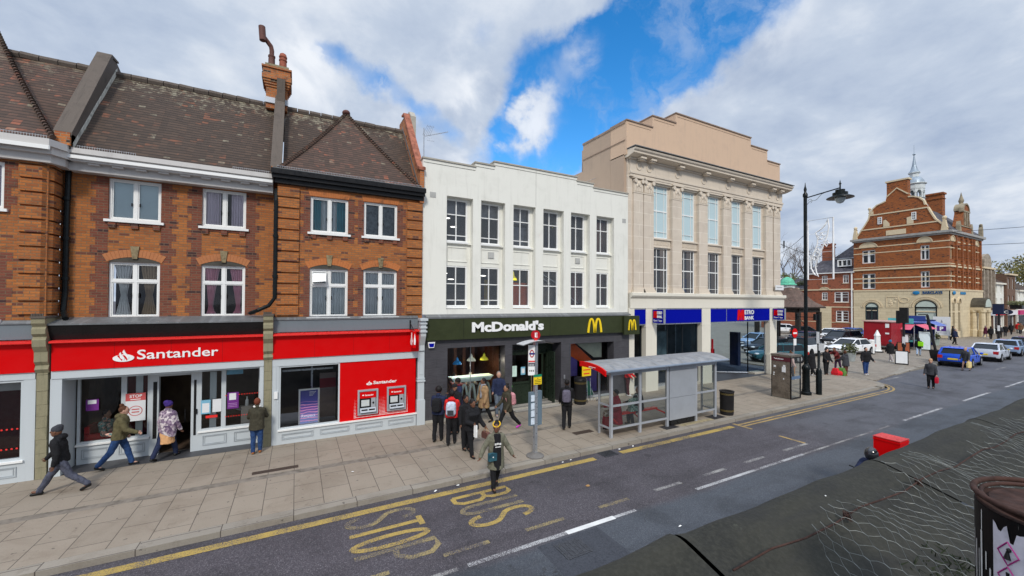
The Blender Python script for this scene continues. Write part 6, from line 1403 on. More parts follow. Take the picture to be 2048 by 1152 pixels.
T=lambda u,d,z:(-.06+d*1.0,-u,z); b=MB(T); b.prism(arc(0,2.66,.31,.31,0,360,28)[:-1],'y',-.02,0); b.build('disc',red,t,local=True); MB(T).box(-.22,.22,-.028,-.021,2.6,2.71).build('bar',wht,t,local=True); b=MB(T); b.prism(arc(0,2.66,.35,.35,0,360,28)[:-1],'y',.002,.02); b.build('backing',blk,t,local=True)
MB(T).box(-.16,.16,-.02,0,1.85,2.28).build('plate',wht,t,local=True)
t=thing('telephone_box','worn steel telephone box with one glazed side, near the kerb','telephone box',(21.35,11.05,0)); bz=mat('bronze_steel',(.20,.17,.14),.35,.5,var=.3,scale=2)
b=MB(); b.box(20.9,20.94,10.62,11.5,.03,2.05); b.box(20.9,21.8,11.46,11.5,.03,2.05); b.box(20.88,21.82,10.58,11.52,2.05,2.15); b.build('cabinet',bz,t)
k=MB(); k.ring(20.9,21.8,.03,2.05,10.6,10.64,.06); k.build('door_frame',blk,t); MB().poly([(20.96,10.62,.1),(21.74,10.62,.1),(21.74,10.62,2.0),(20.96,10.62,2.0)]).build('door_glass',shelterglass,t); MB().box(20.97,21.73,10.596,10.612,.98,1.12).build('door_band',mat('band_blue_grey',(.10,.16,.26),.5),t)
MB().box(21.0,21.7,11.2,11.4,.9,1.6).build('phone_panel',mat('phone_panel',(.4,.42,.42),.5),t); MB().box(20.9,21.8,10.63,11.5,0,.05).build('floor',concrete,t)
T=facing_x(20.9,11.5); MB(T).box(.0,.88,-.01,0,1.82,2.02).build('header',mat('maroon_band',(.10,.02,.03),.5),t); text('lettering','Telephone',.12,1.88,.45,.09,-.016,wht,t,.01,.005,T)
b=MB(T); 
for u,z,w,h in ((.12,1.5,.1,.09),(.55,1.55,.1,.1),(.5,1.3,.17,.26),(.1,1.1,.05,.06),(.1,1.2,.06,.05),(.55,.95,.05,.05)): b.box(u,u+w,-.012,-.001,z,z+h)
b.build('sticker',paper,t)
def litter_bin(x,y,r,h,label,top=False):
    t=thing('litter_bin',label,'litter bin',(x,y,0)); MB().lathe([(r*.95,0),(r*.97,.04),(r,.08),(r*1.04,h*.94),(r*1.1,h*.96),(r*1.1,h),(r*.85,h),(r*.8,h*.8)],(x,y),24).build('body',soft_blk,t,smooth=True)
    g=mat('faded_gold',(.22,.16,.05),.5)
    b=MB()
    for z in (.16,.2,h*.86,h*.9): b.lathe([(r*1.05,z),(r*1.05,z+.012)],(x,y),24)
    b.build('band',g,t)
    if top: MB().lathe([(r*1.12,h),(r*1.05,h+.06),(r*.7,h+.12),(r*.3,h+.13)],(x,y),24).build('lid',blk,t,smooth=True)
litter_bin(15.92,10.55,.26,.98,'black litter bin with gold bands past the end of the bus shelter'); litter_bin(11.5,14.72,.27,1.1,'black domed litter bin by the orange and purple window',True)
# bus stop flag
t=thing('bus_stop','grey bus stop post with round red E disc, flag and timetable case','bus stop',(6.42,10.4,0)); x,y=6.42,10.4
b=MB(); b.lathe([(.27,0),(.27,.025),(.23,.04),(.12,.10),(.07,.12)],(x,y),20); b.build('foot',mat('foot_grey',(.16,.15,.14),.7,var=.2),t,smooth=True)
b=MB(); b.box(x-.045,x+.045,y-.06,y+.06,.1,3.45); b.box(x-.012,x+.012,y-.065,y-.06,.2,3.4); b.build('post',steel,t)
for i,z in enumerate((.7,1.3,1.6,2.0)): MB().ell((x,y-.066,z),(.012,.01,.012),6,4).build('bolt',blk,t)
MB().box(x-.04,x+.04,y-.03,y+.03,3.45,3.55).build('disc_stem',red2,t)
T=facing_x(x-.02,y+.13); 
T=lambda u,d,z:(x+(u-.13)*.75-d*.66,y-(u-.13)*.66+d*-.0+d*.75-.0,z)
b=MB(T); b.prism(arc(.13,3.66,.13,.14,0,360,24)[:-1],'y',-.015,.015); dc=b.build('disc',mat('disc_dark_red',(.42,.01,.015),.4),t); text('lettering','E',.09,3.59,.08,.14,-.02,wht,dc,.02,.004,T)
cp=MB(); n=10
for s in (-1,):
    rows=[[(x-.55+1.1*i/n,y+yy,3.40+.10*math.sin(PI*i/n)-.0*abs(yy)) for i in range(n+1)] for yy in (-.22,.22)]
    vs=rows[0]+rows[1]; cp.add(vs,[(i,i+1,n+2+i,n+1+i) for i in range(n)]); cp.add([(a,b_,c-.02) for a,b_,c in vs],[(i,n+1+i,n+2+i,i+1) for i in range(n)])
cp.build('canopy',mat('flag_canopy',(.50,.50,.50),.4),t)
T=lambda u,d,z:(x-.05-(.30-u)*.6,y-.04+ (.30-u)*.25+d,z)
fp=MB(T); fp.box(0,.30,0,.02,2.45,3.36); fl=fp.build('flag',wht,t)
b=MB(T)
for q in ribbon(arc(.16,3.1,.085,.10,0,360,24),.035): b.prism(list(q),'y',-.006,-.001)
b.build('roundel_ring',mat('dark_red',(.45,.01,.02),.4),fl); MB(T).box(.03,.29,-.010,-.0065,3.075,3.125).build('roundel_bar',mat('navy',(.02,.03,.2),.4),fl); MB(T).box(0,.30,-.006,-.001,2.85,2.89).build('red_stripe',red2,fl); MB(T).box(0,.30,-.006,-.001,2.72,2.83).build('name_strip',mat('dim_strip',(.12,.12,.14),.5),fl)
text('lettering','BUS STOP',.05,2.735,.2,.045,-.009,wht,fl,.004,.002,T)
b=MB(T)
for i in range(3): b.box(.05+.08*i,.09+.08*i,-.006,-.001,2.56,2.61)
b.build('route_number',blk,fl)
b=MB(); b.box(x-.11,x+.17,y-.085,y-.07,2.17,2.40); yb=b.build('notice',yel,t); MB().box(x-.11,x+.17,y-.09,y-.07,2.40,2.47).build('notice_header',mat('green_header',(.01,.22,.12),.4),t)
b=MB()
for i in range(3): b.box(x-.08,x+.14,y-.088,y-.0855,2.2+.05*i,2.215+.05*i)
b.ell((x+.03,y-.088,2.36),(.015,.003,.015),6,4); b.build('text_line',blk,yb)
T=lambda u,d,z:(x-.22+u*.9,y+.02+d+u*.0,z)
b=MB(); b.prism([(x-.19,y+.10),(x-.17,y+.02),(x-.02,y-.02),(x-.02,y+.10)],'z',.92,1.93); b.prism([(x+.05,y+.10),(x+.05,y-.03),(x+.24,y+.0),(x+.24,y+.12)],'z',.92,1.95); tc_=b.build('timetable_case',mat('case_blue_grey',(.13,.18,.22),.5),t)
b=MB()
for i,z in enumerate((.97,1.2,1.42,1.66)): b.box(x-.165,x-.04,y-.03,y-.021,z,z+.19)
b.build('timetable',mat('timetable_paper',(.62,.70,.78),.5,var=.15,scale=20),tc_)
# ---------------------------------------------------------------- bus shelter
t=thing('bus_shelter','grey framed bus shelter with curved roof, red ends and blank advert panel','bus shelter',(12.4,10.8,0))
def roofsec(x,ya=10.30,yb=11.62):
    n=8; top=[(x,ya+(yb-ya)*i/n,2.36+.16*math.sin(PI*(i/n)**.7*.62)) for i in range(n+1)]; return top+[(a,b_,c-.07) for a,b_,c in reversed(top)]
roofm=mat('shelter_roof_grey',(.25,.255,.265),.5,var=.2,scale=3)
MB().loft([roofsec(9.12),roofsec(9.16),roofsec(12.4),roofsec(15.62),roofsec(15.66)]).build('roof',roofm,t)
b=MB()
for i in range(9): x_=9.6+i*.7; b.loft([[(a,b_,c+.003) for a,b_,c in roofsec(x_)],[(a,b_,c+.003) for a,b_,c in roofsec(x_+.02)]])
b.tube([(9.14,10.29,2.33),(15.64,10.29,2.33)],.045,8); b.build('roof_trim',mat('trim_blue_grey',(.20,.24,.30),.4),t)
e=MB(); n=8
top=[(10.28+(11.64-10.28)*i/n,2.37+.17*math.sin(PI*(i/n)**.7*.62)) for i in range(n+1)]; e.prism(top+[(a,c-.18) for a,c in reversed(top)],'x',9.06,9.118); e.build('end_panel',red,t,label='red curved end panel')
T=facing_x(9.05,11.6); text('lettering','Catford Road',.42,2.40,.42,.045,-.016,wht,t,.0,.004,T) if False else None
b=MB(T)
b.box(.5,.85,-.014,-.001,2.405,2.42); b.box(.5,.7,-.014,-.001,2.37,2.38); b.build('name_line',wht,t)
def post(x,y,z=2.36,w=.05): MB().box(x-w,x+w,y-w*.8,y+w*.8,0,z).build('post',alu,t)
FX=[9.57,10.92,12.33,13.95,15.15]
for x_ in FX: post(x_,10.55)
for x_ in (9.57,15.15): MB().box(x_-.03,x_+.03,11.13,11.19,0,2.42).build('post',alu,t)
b=MB()
for a,c in ((9.62,10.87),(10.97,12.28),(14.0,15.1)):
    for z in (.28,1.05): b.box(a,c,10.52,10.57,z,z+.07)
b.box(9.57,15.15,10.52,10.57,2.14,2.26)
for x_ in (9.57,15.15):
    for z in (.28,1.05,2.14): b.box(x_-.02,x_+.02,10.6,11.13,z,z+.06)
b.build('rail',alu,t)
b=MB()
for a,c in ((9.62,10.87),(10.97,12.28),(14.0,15.1)): b.poly([(a,10.545,.34),(c,10.545,.34),(c,10.545,2.15),(a,10.545,2.15)])
b.build('glass_panel',shelterglass,t)
for x_ in (9.57,15.15): MB().poly([(x_,11.13,.34),(x_,10.6,.34),(x_,10.6,2.15),(x_,11.13,2.15)]).build('side_glass',shelterglass,t)
adm=mat('advert_back_grey',(.36,.38,.41),.4,.2,var=.05,scale=2)
b=MB(); b.box(12.42,13.9,10.50,10.66,.22,1.05); b.box(12.42,13.9,10.50,10.66,1.062,2.08); b.box(12.42,13.9,10.50,10.66,2.092,2.33); b.build('advert_panel',adm,t)
MB().box(12.5,13.85,10.52,10.62,.02,.2).build('panel_foot',blk,t)
MB().box(9.75,12.2,10.88,11.05,.60,.66).build('bench',red2,t); b=MB(); b.tube([(9.9,10.95,.6),(9.9,10.6,.45)],.025,6); b.tube([(11.0,10.95,.6),(11.0,10.6,.45)],.025,6); b.tube([(12.15,10.95,.6),(12.3,10.6,.5)],.03,6); b.build('bench_bracket',red2,t)
b=MB(); b.box(12.0,12.7,10.28,10.66,.0,.006); b.box(14.75,15.5,10.3,10.75,.0,.006); tag(b.build('tar_patch',mat('tar_patch',(.03,.028,.03),.8)),kind='structure')
MB().box(12.9,15,10.3,10.5,.0,.004).build('worn_strip',mat('sandy_patch',(.30,.25,.15),.9,var=.3,scale=5)); bpy.data.objects['worn_strip']['kind']='structure'
# ---------------------------------------------------------------- things across the square
def planter(x,y,label,r=.42,col=(.33,.36,.36),dark=False):
    t=thing('planter',label,'planter',(x,y,-.04)); MB().lathe([(r*.8,-.04),(r,.62),(r*1.06,.66),(r*.95,.66),(r*.9,.55)],(x,y),16).build('pot',mat('planter_%d'%int(col[0]*100),col,.6,var=.15),t,smooth=True)
    f=MB(); r2=random.Random(int(x*10))
    for i in range(260):
        v=Vector((r2.gauss(0,1),r2.gauss(0,1),r2.gauss(0,.7))).normalized()*r2.random()**.4*.55; p=Vector((x,y,.95))+v; a=Vector((r2.uniform(-1,1),r2.uniform(-1,1),r2.uniform(-1,1))).normalized()*.09; e_=a.orthogonal()*.6; f.add([p-a,p+e_,p+a,p-e_],[(0,1,2,3)])
    f.build('plant',lg,t)
planter(39.6,15.7,'round grey planter with a bush by the white saloon'); planter(63,17.2,'pale round planter with low bush near the parking sign',.5,(.35,.42,.40))
t=thing('red_trailer','plain dark red box trailer on the square beside the stalls','trailer',(52.6,18.2,0)); tr=mat('trailer_red',(.30,.012,.02),.4,var=.15,scale=2)
MB().box(52.3,55.4,17.3,19.5,.35,2.75).build('body',tr,t); MB().box(52.2,55.5,17.2,19.6,2.75,2.84).build('roof',mat('pinkish_roof',(.5,.30,.27),.6),t)
for y_ in (17.35,19.4): MB().prism([(53.6+.3*math.cos(a),.3+.3*math.sin(a)) for a in [i*PI/8 for i in range(16)]],'y',y_-.1,y_+.1).build('wheel',tyre,t)
b=MB(facing_x(52.3,19.5)); b.box(1.75,2.05,-.02,0,2.2,2.6); b.box(1.75,2.05,-.02,0,1.55,1.7); b.build('sticker',wht,t); MB(facing_x(52.3,19.5)).box(0,2.2,-.02,0,.35,.5).build('skirt',mat('trailer_dark_red',(.16,.01,.015),.5),t)
t=thing('white_obelisk','white panelled pointed marker post in front of the red trailer','bollard',(49.2,17.3,0)); MB().lathe([(.36,-.04),(.36,.12),(.28,.16),(.26,.5),(.22,1.5),(.26,1.54),(.17,1.75),(.04,2.08)],(49.2,17.3),6).build('shaft',white,t); MB().lathe([(.46,-.04),(.46,.06)],(49.2,17.3),12).build('foot',blk,t)
t=thing('white_bollard','short white round bollard left of the pointed marker','bollard',(46.9,16.9,0)); MB().lathe([(.20,.0),(.2,1.1),(.22,1.12),(.22,1.25),(.15,1.28)],(46.9,16.9),14).build('body',white,t); MB().lathe([(.24,-.04),(.24,.04)],(46.9,16.9),12).build('foot',blk,t)
def aboard(x,y,label,w=.75,h=1.05,ang=20,face=paper,z=-.04):
    t=thing('pavement_board',label,'a-board',(x,y,z),ang); T=lambda u,d,zz:(d+zz*.12,-u,zz)
    b=MB(T); b.ring(-w/2,w/2,0,h,0,.03,.05); T2_=lambda u,d,zz:(d+.3-zz*.12,-u,zz); b.T=T2_; b.ring(-w/2,w/2,0,h,0,.03,.05); b.build('frame',blk,t,local=True)
    f=MB(T); f.box(-w/2+.05,w/2-.05,.005,.02,.1,h-.05); p=f.build('panel',face,t,local=True); l=MB(T); l.box(-w/2+.1,w/2-.1,-.004,.004,h*.3,h*.34)
    for i in range(3): l.box(-w/2+.12,w/2-.2,-.004,.004,h*.5+i*.12,h*.5+i*.12+.03)
    l.build('writing',mat('board_writing',(.35,.3,.36),.6),p)
aboard(41.0,12.95,'white framed pavement board beside the signal post'); aboard(50.8,15.9,'dark pavement board with orange panels behind the signal post',.9,1.0,25,mat('orange_board',(.32,.09,.04),.5)); aboard(55.5,15.8,'tall pale-blue edged board behind the woman with the green bag',.9,1.9,15,mat('pale_board',(.65,.75,.77),.5)); aboard(54.4,16.8,'narrow white board by the stall corner',.35,1.6,15,paper)
t=thing('traffic_signal','rear of a black traffic signal on a post at the corner of the square','traffic light',(41.24,12.9,0)); x,y=41.24,12.9
MB().lathe([(.09,-.04),(.08,.3),(.07,4.2)],(x,y),10).build('post',soft_blk,t); b=MB(); b.box(x-.12,x+.14,y-.26,y+.22,3.15,4.35); b.build('signal_head',soft_blk,t); MB().box(x-.1,x+.1,y+.23,y+.42,3.1,4.1).build('signal_head',soft_blk,t); MB().lathe([(.12,1.3),(.14,1.5),(.12,1.6)],(x,y),8).build('push_button_box',soft_blk,t); MB().box(x-.1,x-.08,y-.1,y+.06,1.5,2.1).build('sticker',paper,t)
t=thing('leaning_post','slightly leaning black post in a square black planter by the kerb','post',(46.3,12.5,0)); MB().tube([(46.3,12.5,.6),(46.1,12.95,3.7)],.09,8).build('post',soft_blk,t); MB().tube([(46.1,13.5,3.72),(46.1,12.9,3.75)],.04,6).build('arm',soft_blk,t); b=MB(); b.loft([[(46.3+s*a,12.5+r_*a,z) for s,r_ in ((-1,-1),(1,-1),(1,1),(-1,1))] for a,z in ((.24,-.04),(.34,.85))]); b.build('tub',soft_blk,t)
t=thing('parking_sign','tall white parking board with purple P near the corner bank','sign board',(73.5,19.2,0),0); T=facing_x(73.3,20.05); MB(T).box(0,1.55,0,.15,.55,2.95).build('board',paper,t); MB(T).box(.35,1.2,-.02,-.005,1.1,1.75).build('square',mat('deep_purple',(.09,.03,.22),.5),t); text('lettering','P',.62,1.17,.34,.5,-.035,wht,t,.05,.01,T)
b=MB(T); b.box(.3,1.25,-.015,-.005,2.0,2.06); b.box(.3,1.25,-.015,-.005,.85,.9); b.prism([(.7,2.2),(.9,2.2),(.8,2.6)],'y',-.015,-.005); b.build('writing',mat('board_grey_mark',(.3,.3,.36),.6),t); b=MB(T); b.box(.1,.2,.02,.12,0,.56); b.box(1.35,1.45,.02,.12,0,.56); b.build('leg',steel,t)
# stalls
def stall(name,x0,x1,y0,y1,h,cloth_m,stripe,label,sgn):
    t=thing(name,label,'market stall',((x0+x1)/2,(y0+y1)/2,0))
    for x_ in (x0,x1):
        for y_ in (y0,y1): MB().tube([(x_,y_,0),(x_,y_,h)],.05,6).build('pole',steel,t)
    b=MB(); b.loft([[(x0-.1,y0-.1,h),(x1+.1,y0-.1,h),(x1+.1,y1+.1,h),(x0-.1,y1+.1,h)],[(x0-.1,y0-.1,h+.1),(x1+.1,y0-.1,h+.1),(x1+.1,y1+.1,h+.1),(x0-.1,y1+.1,h+.1)]]); b.build('canopy',cloth_m,t)
    b=MB(); b.poly([(x0-.1,y0-.1,h-.05),(x0-1.2,y0-.1,h-.55),(x0-1.2,y1+.1,h-.55),(x0-.1,y1+.1,h-.05)]); b.poly([(x0-.1,y0-.1,h-.05),(x1,y0-.1,h-.05),(x1,y0-1.0,h-.5),(x0-.1,y0-1.0,h-.5)]); b.build('awning',stripe,t)
    MB().box(x0,x1,y0,y1,.7,.85).build('counter',sgn,t); MB().box(x1-.05,x1,y0,y1,0,h).build('back_sheet',cloth_m,t); MB().box(x0-.14,x0-.1,y0,y1,h+.0,h+.55).build('sign_panel',sgn,t)
    r2=random.Random(int(x0)); 
    for c_,k in (((.35,.2,.12),8),((.5,.5,.45),7),((.08,.08,.1),7)):
        b=MB()
        for i in range(k): px,py=r2.uniform(x0,x1-.3),r2.uniform(y0,y1-.3); b.box(px,px+.28,py,py+.28,.86,.86+r2.uniform(.15,.7))
        b.build('goods',mat('goods_%d'%int(c_[0]*100),c_,.7,var=.4,scale=10),t)
navy=mat('navy_canvas',(.015,.025,.12),.8); 
stall('market_stall',55.6,58.2,16.6,18.6,2.55,navy,mat('pink_canvas',(.6,.12,.18),.8),'navy market stall with pink awning and turquoise sign next to the red trailer',mat('turquoise_sign',(.10,.45,.48),.6))
stall('market_stall',60.2,62.6,17.0,18.9,2.75,navy,mat('blue_stripe_canvas',(.13,.18,.45),.8,var=.4,scale=12),'blue kiosk stall with striped blue awning left of the notice boards',mat('blue_stall_sign',(.04,.07,.25),.6))
# overhead wires
b=MB(); wire=mat('wire_black',(.03,.03,.035),.6)
def sag(p,q,s,r,label):
    p,q=Vector(p),Vector(q); pts=[p.lerp(q,i/12)-Vector((0,0,s*4*(i/12)*(1-i/12))) for i in range(13)]; o=MB().tube(pts,r,5).build('overhead_wire',wire); tag(o,label,'wire')
sag((77,19,14.2),(95,-20,16.5),.6,.03,'upper thin wire running right from the corner bank cornice'); sag((77,19,12.3),(95,-20,13.5),.5,.03,'lower thin wire running right from the corner bank')
sag((28.6,15.1,8.6),(76.8,29.7,13.3),1.2,.02,'thin wire from the stone building to the corner bank'); sag((28.6,15.1,8.0),(22.95,10.93,8.2),.08,.012,'short wire between the stone building and the lamp post')
MB().tube([(28.6,14.9,8.8),(28.6,14.9,8.3)],.04,6).build('wire_bracket',blk,mb); 
# ================================================================ VEHICLES
glow=mat('tail_red',(.45,.02,.015),.25,coat=.5); head=mat('headlamp',(.7,.72,.75),.1,coat=1)
def carpaint(name,col): 
    m=mat('paint_'+name,col,.3,.05,var=.03,scale=1,coat=.45); return m
def car(label,x,y,ang,kind,paint,z=-.12,rear_plate=True,roofm=None,group=None):
    t=thing('parked_car' ,label,'car',(x,y,z),ang,group)
    L,Wd,H,zb={'hatch':(4.1,.88,1.46,.92),'saloon':(4.6,.9,1.45,.93),'suv':(4.6,.95,1.7,1.08)}[kind]
    h=L/2
    # station: x, half width, sill z, shoulder z, centre (bonnet) z
    if kind=='suv': st_=[(-h,.70,.55,.85,.9),(-h+.06,.84,.38,1.05,1.1),(-h+.3,.93,.3,zb+.02,zb+.05),(-h+.9,.95,.26,zb,zb+.02),(-.2,.95,.25,zb-.01,zb),(h-1.5,.95,.25,zb-.02,zb+.02),(h-1.1,.94,.26,zb-.06,zb+.0),(h-.45,.92,.3,zb-.16,zb-.08),(h-.12,.83,.35,.80,.88),(h,.68,.45,.68,.72)]
    elif kind=='saloon': st_=[(-h,.68,.5,.8,.84),(-h+.06,.82,.36,.98,1.03),(-h+.4,.9,.28,zb+.05,zb+.09),(-h+1.0,.9,.25,zb,zb+.03),(-.2,.9,.24,zb-.01,zb),(h-1.6,.9,.24,zb-.04,zb),(h-1.2,.9,.25,zb-.08,zb-.03),(h-.45,.87,.28,.76,.84),(h-.12,.78,.33,.68,.74),(h,.6,.42,.58,.62)]
    else: st_=[(-h,.68,.5,.8,.84),(-h+.06,.80,.36,.96,1.0),(-h+.25,.87,.28,zb+.05,zb+.06),(-h+.8,.88,.25,zb,zb+.02),(-.2,.88,.24,zb-.01,zb),(h-1.35,.88,.24,zb-.04,zb),(h-1.0,.88,.25,zb-.08,zb-.03),(h-.4,.85,.28,.74,.82),(h-.1,.76,.33,.66,.72),(h,.6,.42,.56,.6)]
    rings=[]
    for sx,w,zl,zs,zc in st_:
        r=[(sx,-w*.92,zl),(sx,-w,zl+.12),(sx,-w*1.0,(zl+zs)/2),(sx,-w*.97,zs-.05),(sx,-w*.88,zs),(sx,-w*.4,zc),(sx,w*.4,zc),(sx,w*.88,zs),(sx,w*.97,zs-.05),(sx,w,(zl+zs)/2),(sx,w,zl+.12),(sx,w*.92,zl)]; rings.append(r)
    b=MB(); b.loft(rings); body=b.build('body',paint,t,smooth=True,local=True)
    rf=-h+ (.10 if kind=='suv' else .16 if kind=='hatch' else .55); rt_=-h+(.42 if kind!='saloon' else 1.2); ft=h-(1.95 if kind!='saloon' else 2.1); ff=h-(1.1 if kind!='suv' else 1.15)
    zr=H-.04; w0=Wd*.89; w1=Wd*.72
    sec=lambda x0,x1: None
    gh=[[(rf,-w0,zb-.02),(rf,w0,zb-.02),(ff,w0,zb-.05),(ff,-w0,zb-.05)],[(rt_,-w1,zr),(rt_,w1,zr),(ft,w1,zr-.02),(ft,-w1,zr-.02)]]
    b=MB(); b.loft(gh); b.build('windows',carglass,t,local=True)
    rm=roofm or paint
    b=MB(); m0=(rt_+ft)/2; b.loft([[(rt_-.10,-w1*1.02,zr-.02),(rt_-.10,w1*1.02,zr-.02),(ft+.12,w1*1.02,zr-.04),(ft+.12,-w1*1.02,zr-.04)],[(rt_+.05,-w1*.95,zr+.035),(rt_+.05,w1*.95,zr+.035),(ft-.1,w1*.95,zr+.03),(ft-.1,-w1*.95,zr+.03)]])
    for s in (-1,1):
        b.tube([(ff-.02,s*w0*.985,zb-.02),(ft+.06,s*w1*1.0,zr-.01)],.045,4); b.tube([(rf+.03,s*w0*.98,zb),(rt_-.04,s*w1,zr-.01)],.07 if kind!='saloon' else .055,4); b.tube([(-.1,s*w0*1.0,zb),(-.15,s*w1*1.02,zr-.01)],.03,4)
    b.build('roof',rm,t,local=True)
    for sx in (-h+.78,h-.85):
        for s in (-1,1):
            R0=.33 if kind!='suv' else .37
            k=MB(); k.prism([(sx+(R0+.06)*math.cos(a),R0+(R0+.06)*math.sin(a)) for a in [i*PI/10 for i in range(20)]],'y',s*(Wd-.2),s*(Wd+.004)); k.build('wheel_arch',blk,t,local=True)
            k=MB(); k.prism([(sx+R0*math.cos(a),R0+R0*math.sin(a)) for a in [i*PI/12 for i in range(24)]],'y',s*(Wd-.19),s*(Wd+.02)); wo_=k.build('wheel',tyre,t,local=True)
            k=MB(); k.prism([(sx+R0*.62*math.cos(a),R0+R0*.62*math.sin(a)) for a in [i*PI/12 for i in range(24)]],'y',s*(Wd+.005),s*(Wd+.028)); k.build('rim',rim,wo_,local=True)
    for s in (-1,1):
        MB().box(-h-.005,-h+.22,s*Wd*.62,s*Wd*.93,zb-.28,zb-.05).build('tail_lamp',glow,t,local=True)
        MB().ell((h-.2,s*Wd*.72,.67 if kind!='suv' else .78),(.2,.17,.09),8,6).build('headlight',head,t,local=True)
        MB().ell((ff-.25,s*(Wd+.1),zb+.05),(.08,.11,.08),8,6).build('mirror',paint,t,local=True)
        k=MB(); k.box(-.3,-.12,s*Wd*.985,s*(Wd+.015),zb-.13,zb-.1); k.build('door_handle',blk,t,local=True)
        k=MB(); k.box(-.13,-.12,s*Wd*.98,s*(Wd+.003),.35,zb-.05); k.box(h-1.55,h-1.54,s*Wd*.98,s*(Wd+.003),.35,zb-.1); k.box(-h+.9,h-1.2,s*Wd*.98,s*(Wd+.006),.28,.34); k.build('door_gap',blk,t,local=True)
    MB().box(-h-.02,-h+.02,-.27,.27,.55 if kind!='suv' else .75,.67 if kind!='suv' else .87).build('number_plate',yellow_plate,t,local=True); MB().box(h-.02,h+.02,-.27,.27,.42,.53).build('number_plate',wht,t,local=True)
    b=MB(); b.box(h-.1,h+.005,-.45,.45,.52,.62); b.box(-h-.002,-h+.1,-.7,.7,.32,.42); b.build('grille',blk,t,local=True)
    return t
pw_=carpaint('white',(.80,.81,.82)); pb=carpaint('blue',(.012,.09,.62)); ps=carpaint('silver',(.58,.62,.70)); pk=carpaint('black',(.012,.013,.017)); pn=carpaint('navy',(.02,.035,.09)); pg=carpaint('grey_blue',(.26,.36,.52)); pmet=carpaint('mid_blue',(.04,.10,.34))
ZS=-.045
car('bright blue hatchback parked at the kerb, nearest car on the road',45.7,11.0,3,'hatch',pb)
car('silver saloon parked in front of the blue hatchback',52.6,10.9,2,'saloon',ps)
car('pale blue-grey car in front of the silver saloon',59.6,11.1,2,'hatch',pg); car('dark car ahead of the pale blue-grey one at the kerb',66,11.2,2,'hatch',pn)
car('white SUV with black roof, nearest in the square behind the telephone box',40.3,19.1,4,'suv',pw_,ZS,roofm=pk)
car('white saloon facing the street, beside the white SUV',45.3,17.9,172,'saloon',pw_,ZS)
car('black SUV behind the white saloon',53.0,21.8,172,'suv',pk,ZS); car('dark navy hatchback under the pavilion corner',50.3,24.3,176,'hatch',pn,ZS)
car('white car half hidden behind the black SUV',60.0,25.8,175,'hatch',pw_,ZS); car('mid-blue car between the white car and the red trailer',63.5,25.2,178,'hatch',pmet,ZS); 
car('black hatchback side-on behind the pavilion posts',62.6,29.6,-60,'hatch',pk,ZS); car('white car behind the black side-on hatchback',66.0,34.0,-60,'saloon',pw_,ZS)
car('teal-dark car at the left of the square, partly behind the stone building',33.9,18.3,150,'hatch',carpaint('teal',(.02,.10,.13)),ZS); car('dark car behind the no-entry sign',38.4,21.6,160,'hatch',pk,ZS); car('grey car far left behind the no-entry sign',43.5,25.5,170,'hatch',pg,ZS)
for i,(x,y,m,l) in enumerate(((75,11.2,pk,'black car further down the kerb line'),(84,11.0,pw_,'white car far down the kerb line'),(95,8.5,pk,'distant black car on the far road'),(120,9,pg,'last small pale car in the distance'))): car(l,x,y,2,'hatch',m)
# covered lorry load at the right edge
t=thing('covered_load','lorry with a pale crumpled sheet over its load at the right edge','lorry',(61.5,9.1,-.12)); 
b=MB(); r2=random.Random(3); rg=[]
for i in range(9):
    k=i/8; z=.95+2.6*k; w=1.15*(1-k*.75); l=1.9*(1-k*.7); rg.append([(62.6+l*math.cos(2*PI*j/18)*(1+r2.uniform(-.07,.07)),8.75+w*math.sin(2*PI*j/18)*(1+r2.uniform(-.07,.07)),z+r2.uniform(-.05,.05)) for j in range(18)])
b.loft(rg); b.build('sheeted_load',mat('crumpled_sheet',(.42,.42,.34),.8,var=.35,scale=6,bmp=1,bscale=4),t)
MB().box(60.6,65.0,7.6,9.9,.35,.95).build('truck_bed',mat('dark_brown_bed',(.06,.045,.035),.8),t)
for x_ in (61.4,64):
    for y_ in (7.7,9.8): MB().prism([(x_+.42*math.cos(a),.30+.42*math.sin(a)) for a in [i*PI/8 for i in range(16)]],'y',y_-.12,y_+.12).build('wheel',tyre,t)
MB().loft([[(65.1,7.7,.3),(67,7.7,.3),(67,9.8,.3),(65.1,9.8,.3)],[(65.1,7.8,2.4),(66.6,7.8,2.4),(66.6,9.7,2.4),(65.1,9.7,2.4)]]).build('cab',pn,t)
# ================================================================ FOREGROUND LEDGE
def feltmat():
    m,N,b=newmat('mossy_felt'); O=N.add('ShaderNodeTexCoord').outputs['Object']
    f=N.noise(O,60,4,.6); g=N.noise(O,2.2,7,.65,.8); s=N.noise(N.comb(N.math('MULTIPLY',N.sep(O)[0],1.2),N.math('MULTIPLY',N.sep(O)[1],5),0),1.5,6,.6,.6)
    c=N.ramp(g,[(.3,(.010,.010,.007)),(.5,(.017,.0165,.011)),(.7,(.028,.0265,.018))]); c=N.mix(N.mr(f,.35,.75,0,.6),c,(.042,.040,.030)); c=N.mix(N.mr(s,.45,.7,0,.6),c,(.012,.012,.012))
    c=N.mix(N.mr(N.noise(O,7,5,.7),.66,.72,0,.5),c,(.075,.078,.055)); N.l.new(c,b.inputs['Base Color']); b.inputs['Roughness'].default_value=.92
    bump(N,b,N.math('ADD',N.math('MULTIPLY',f,.35),N.math('ADD',g,s)),.9,.012); return m
felt=feltmat()
lt=thing('parapet_ledge','dark moss-stained felt-covered ledge below the window, in the foreground','ledge',(2.5,.5,3.7))
def lz(y): return 3.848+.304*(y-.82)
r2=random.Random(5)
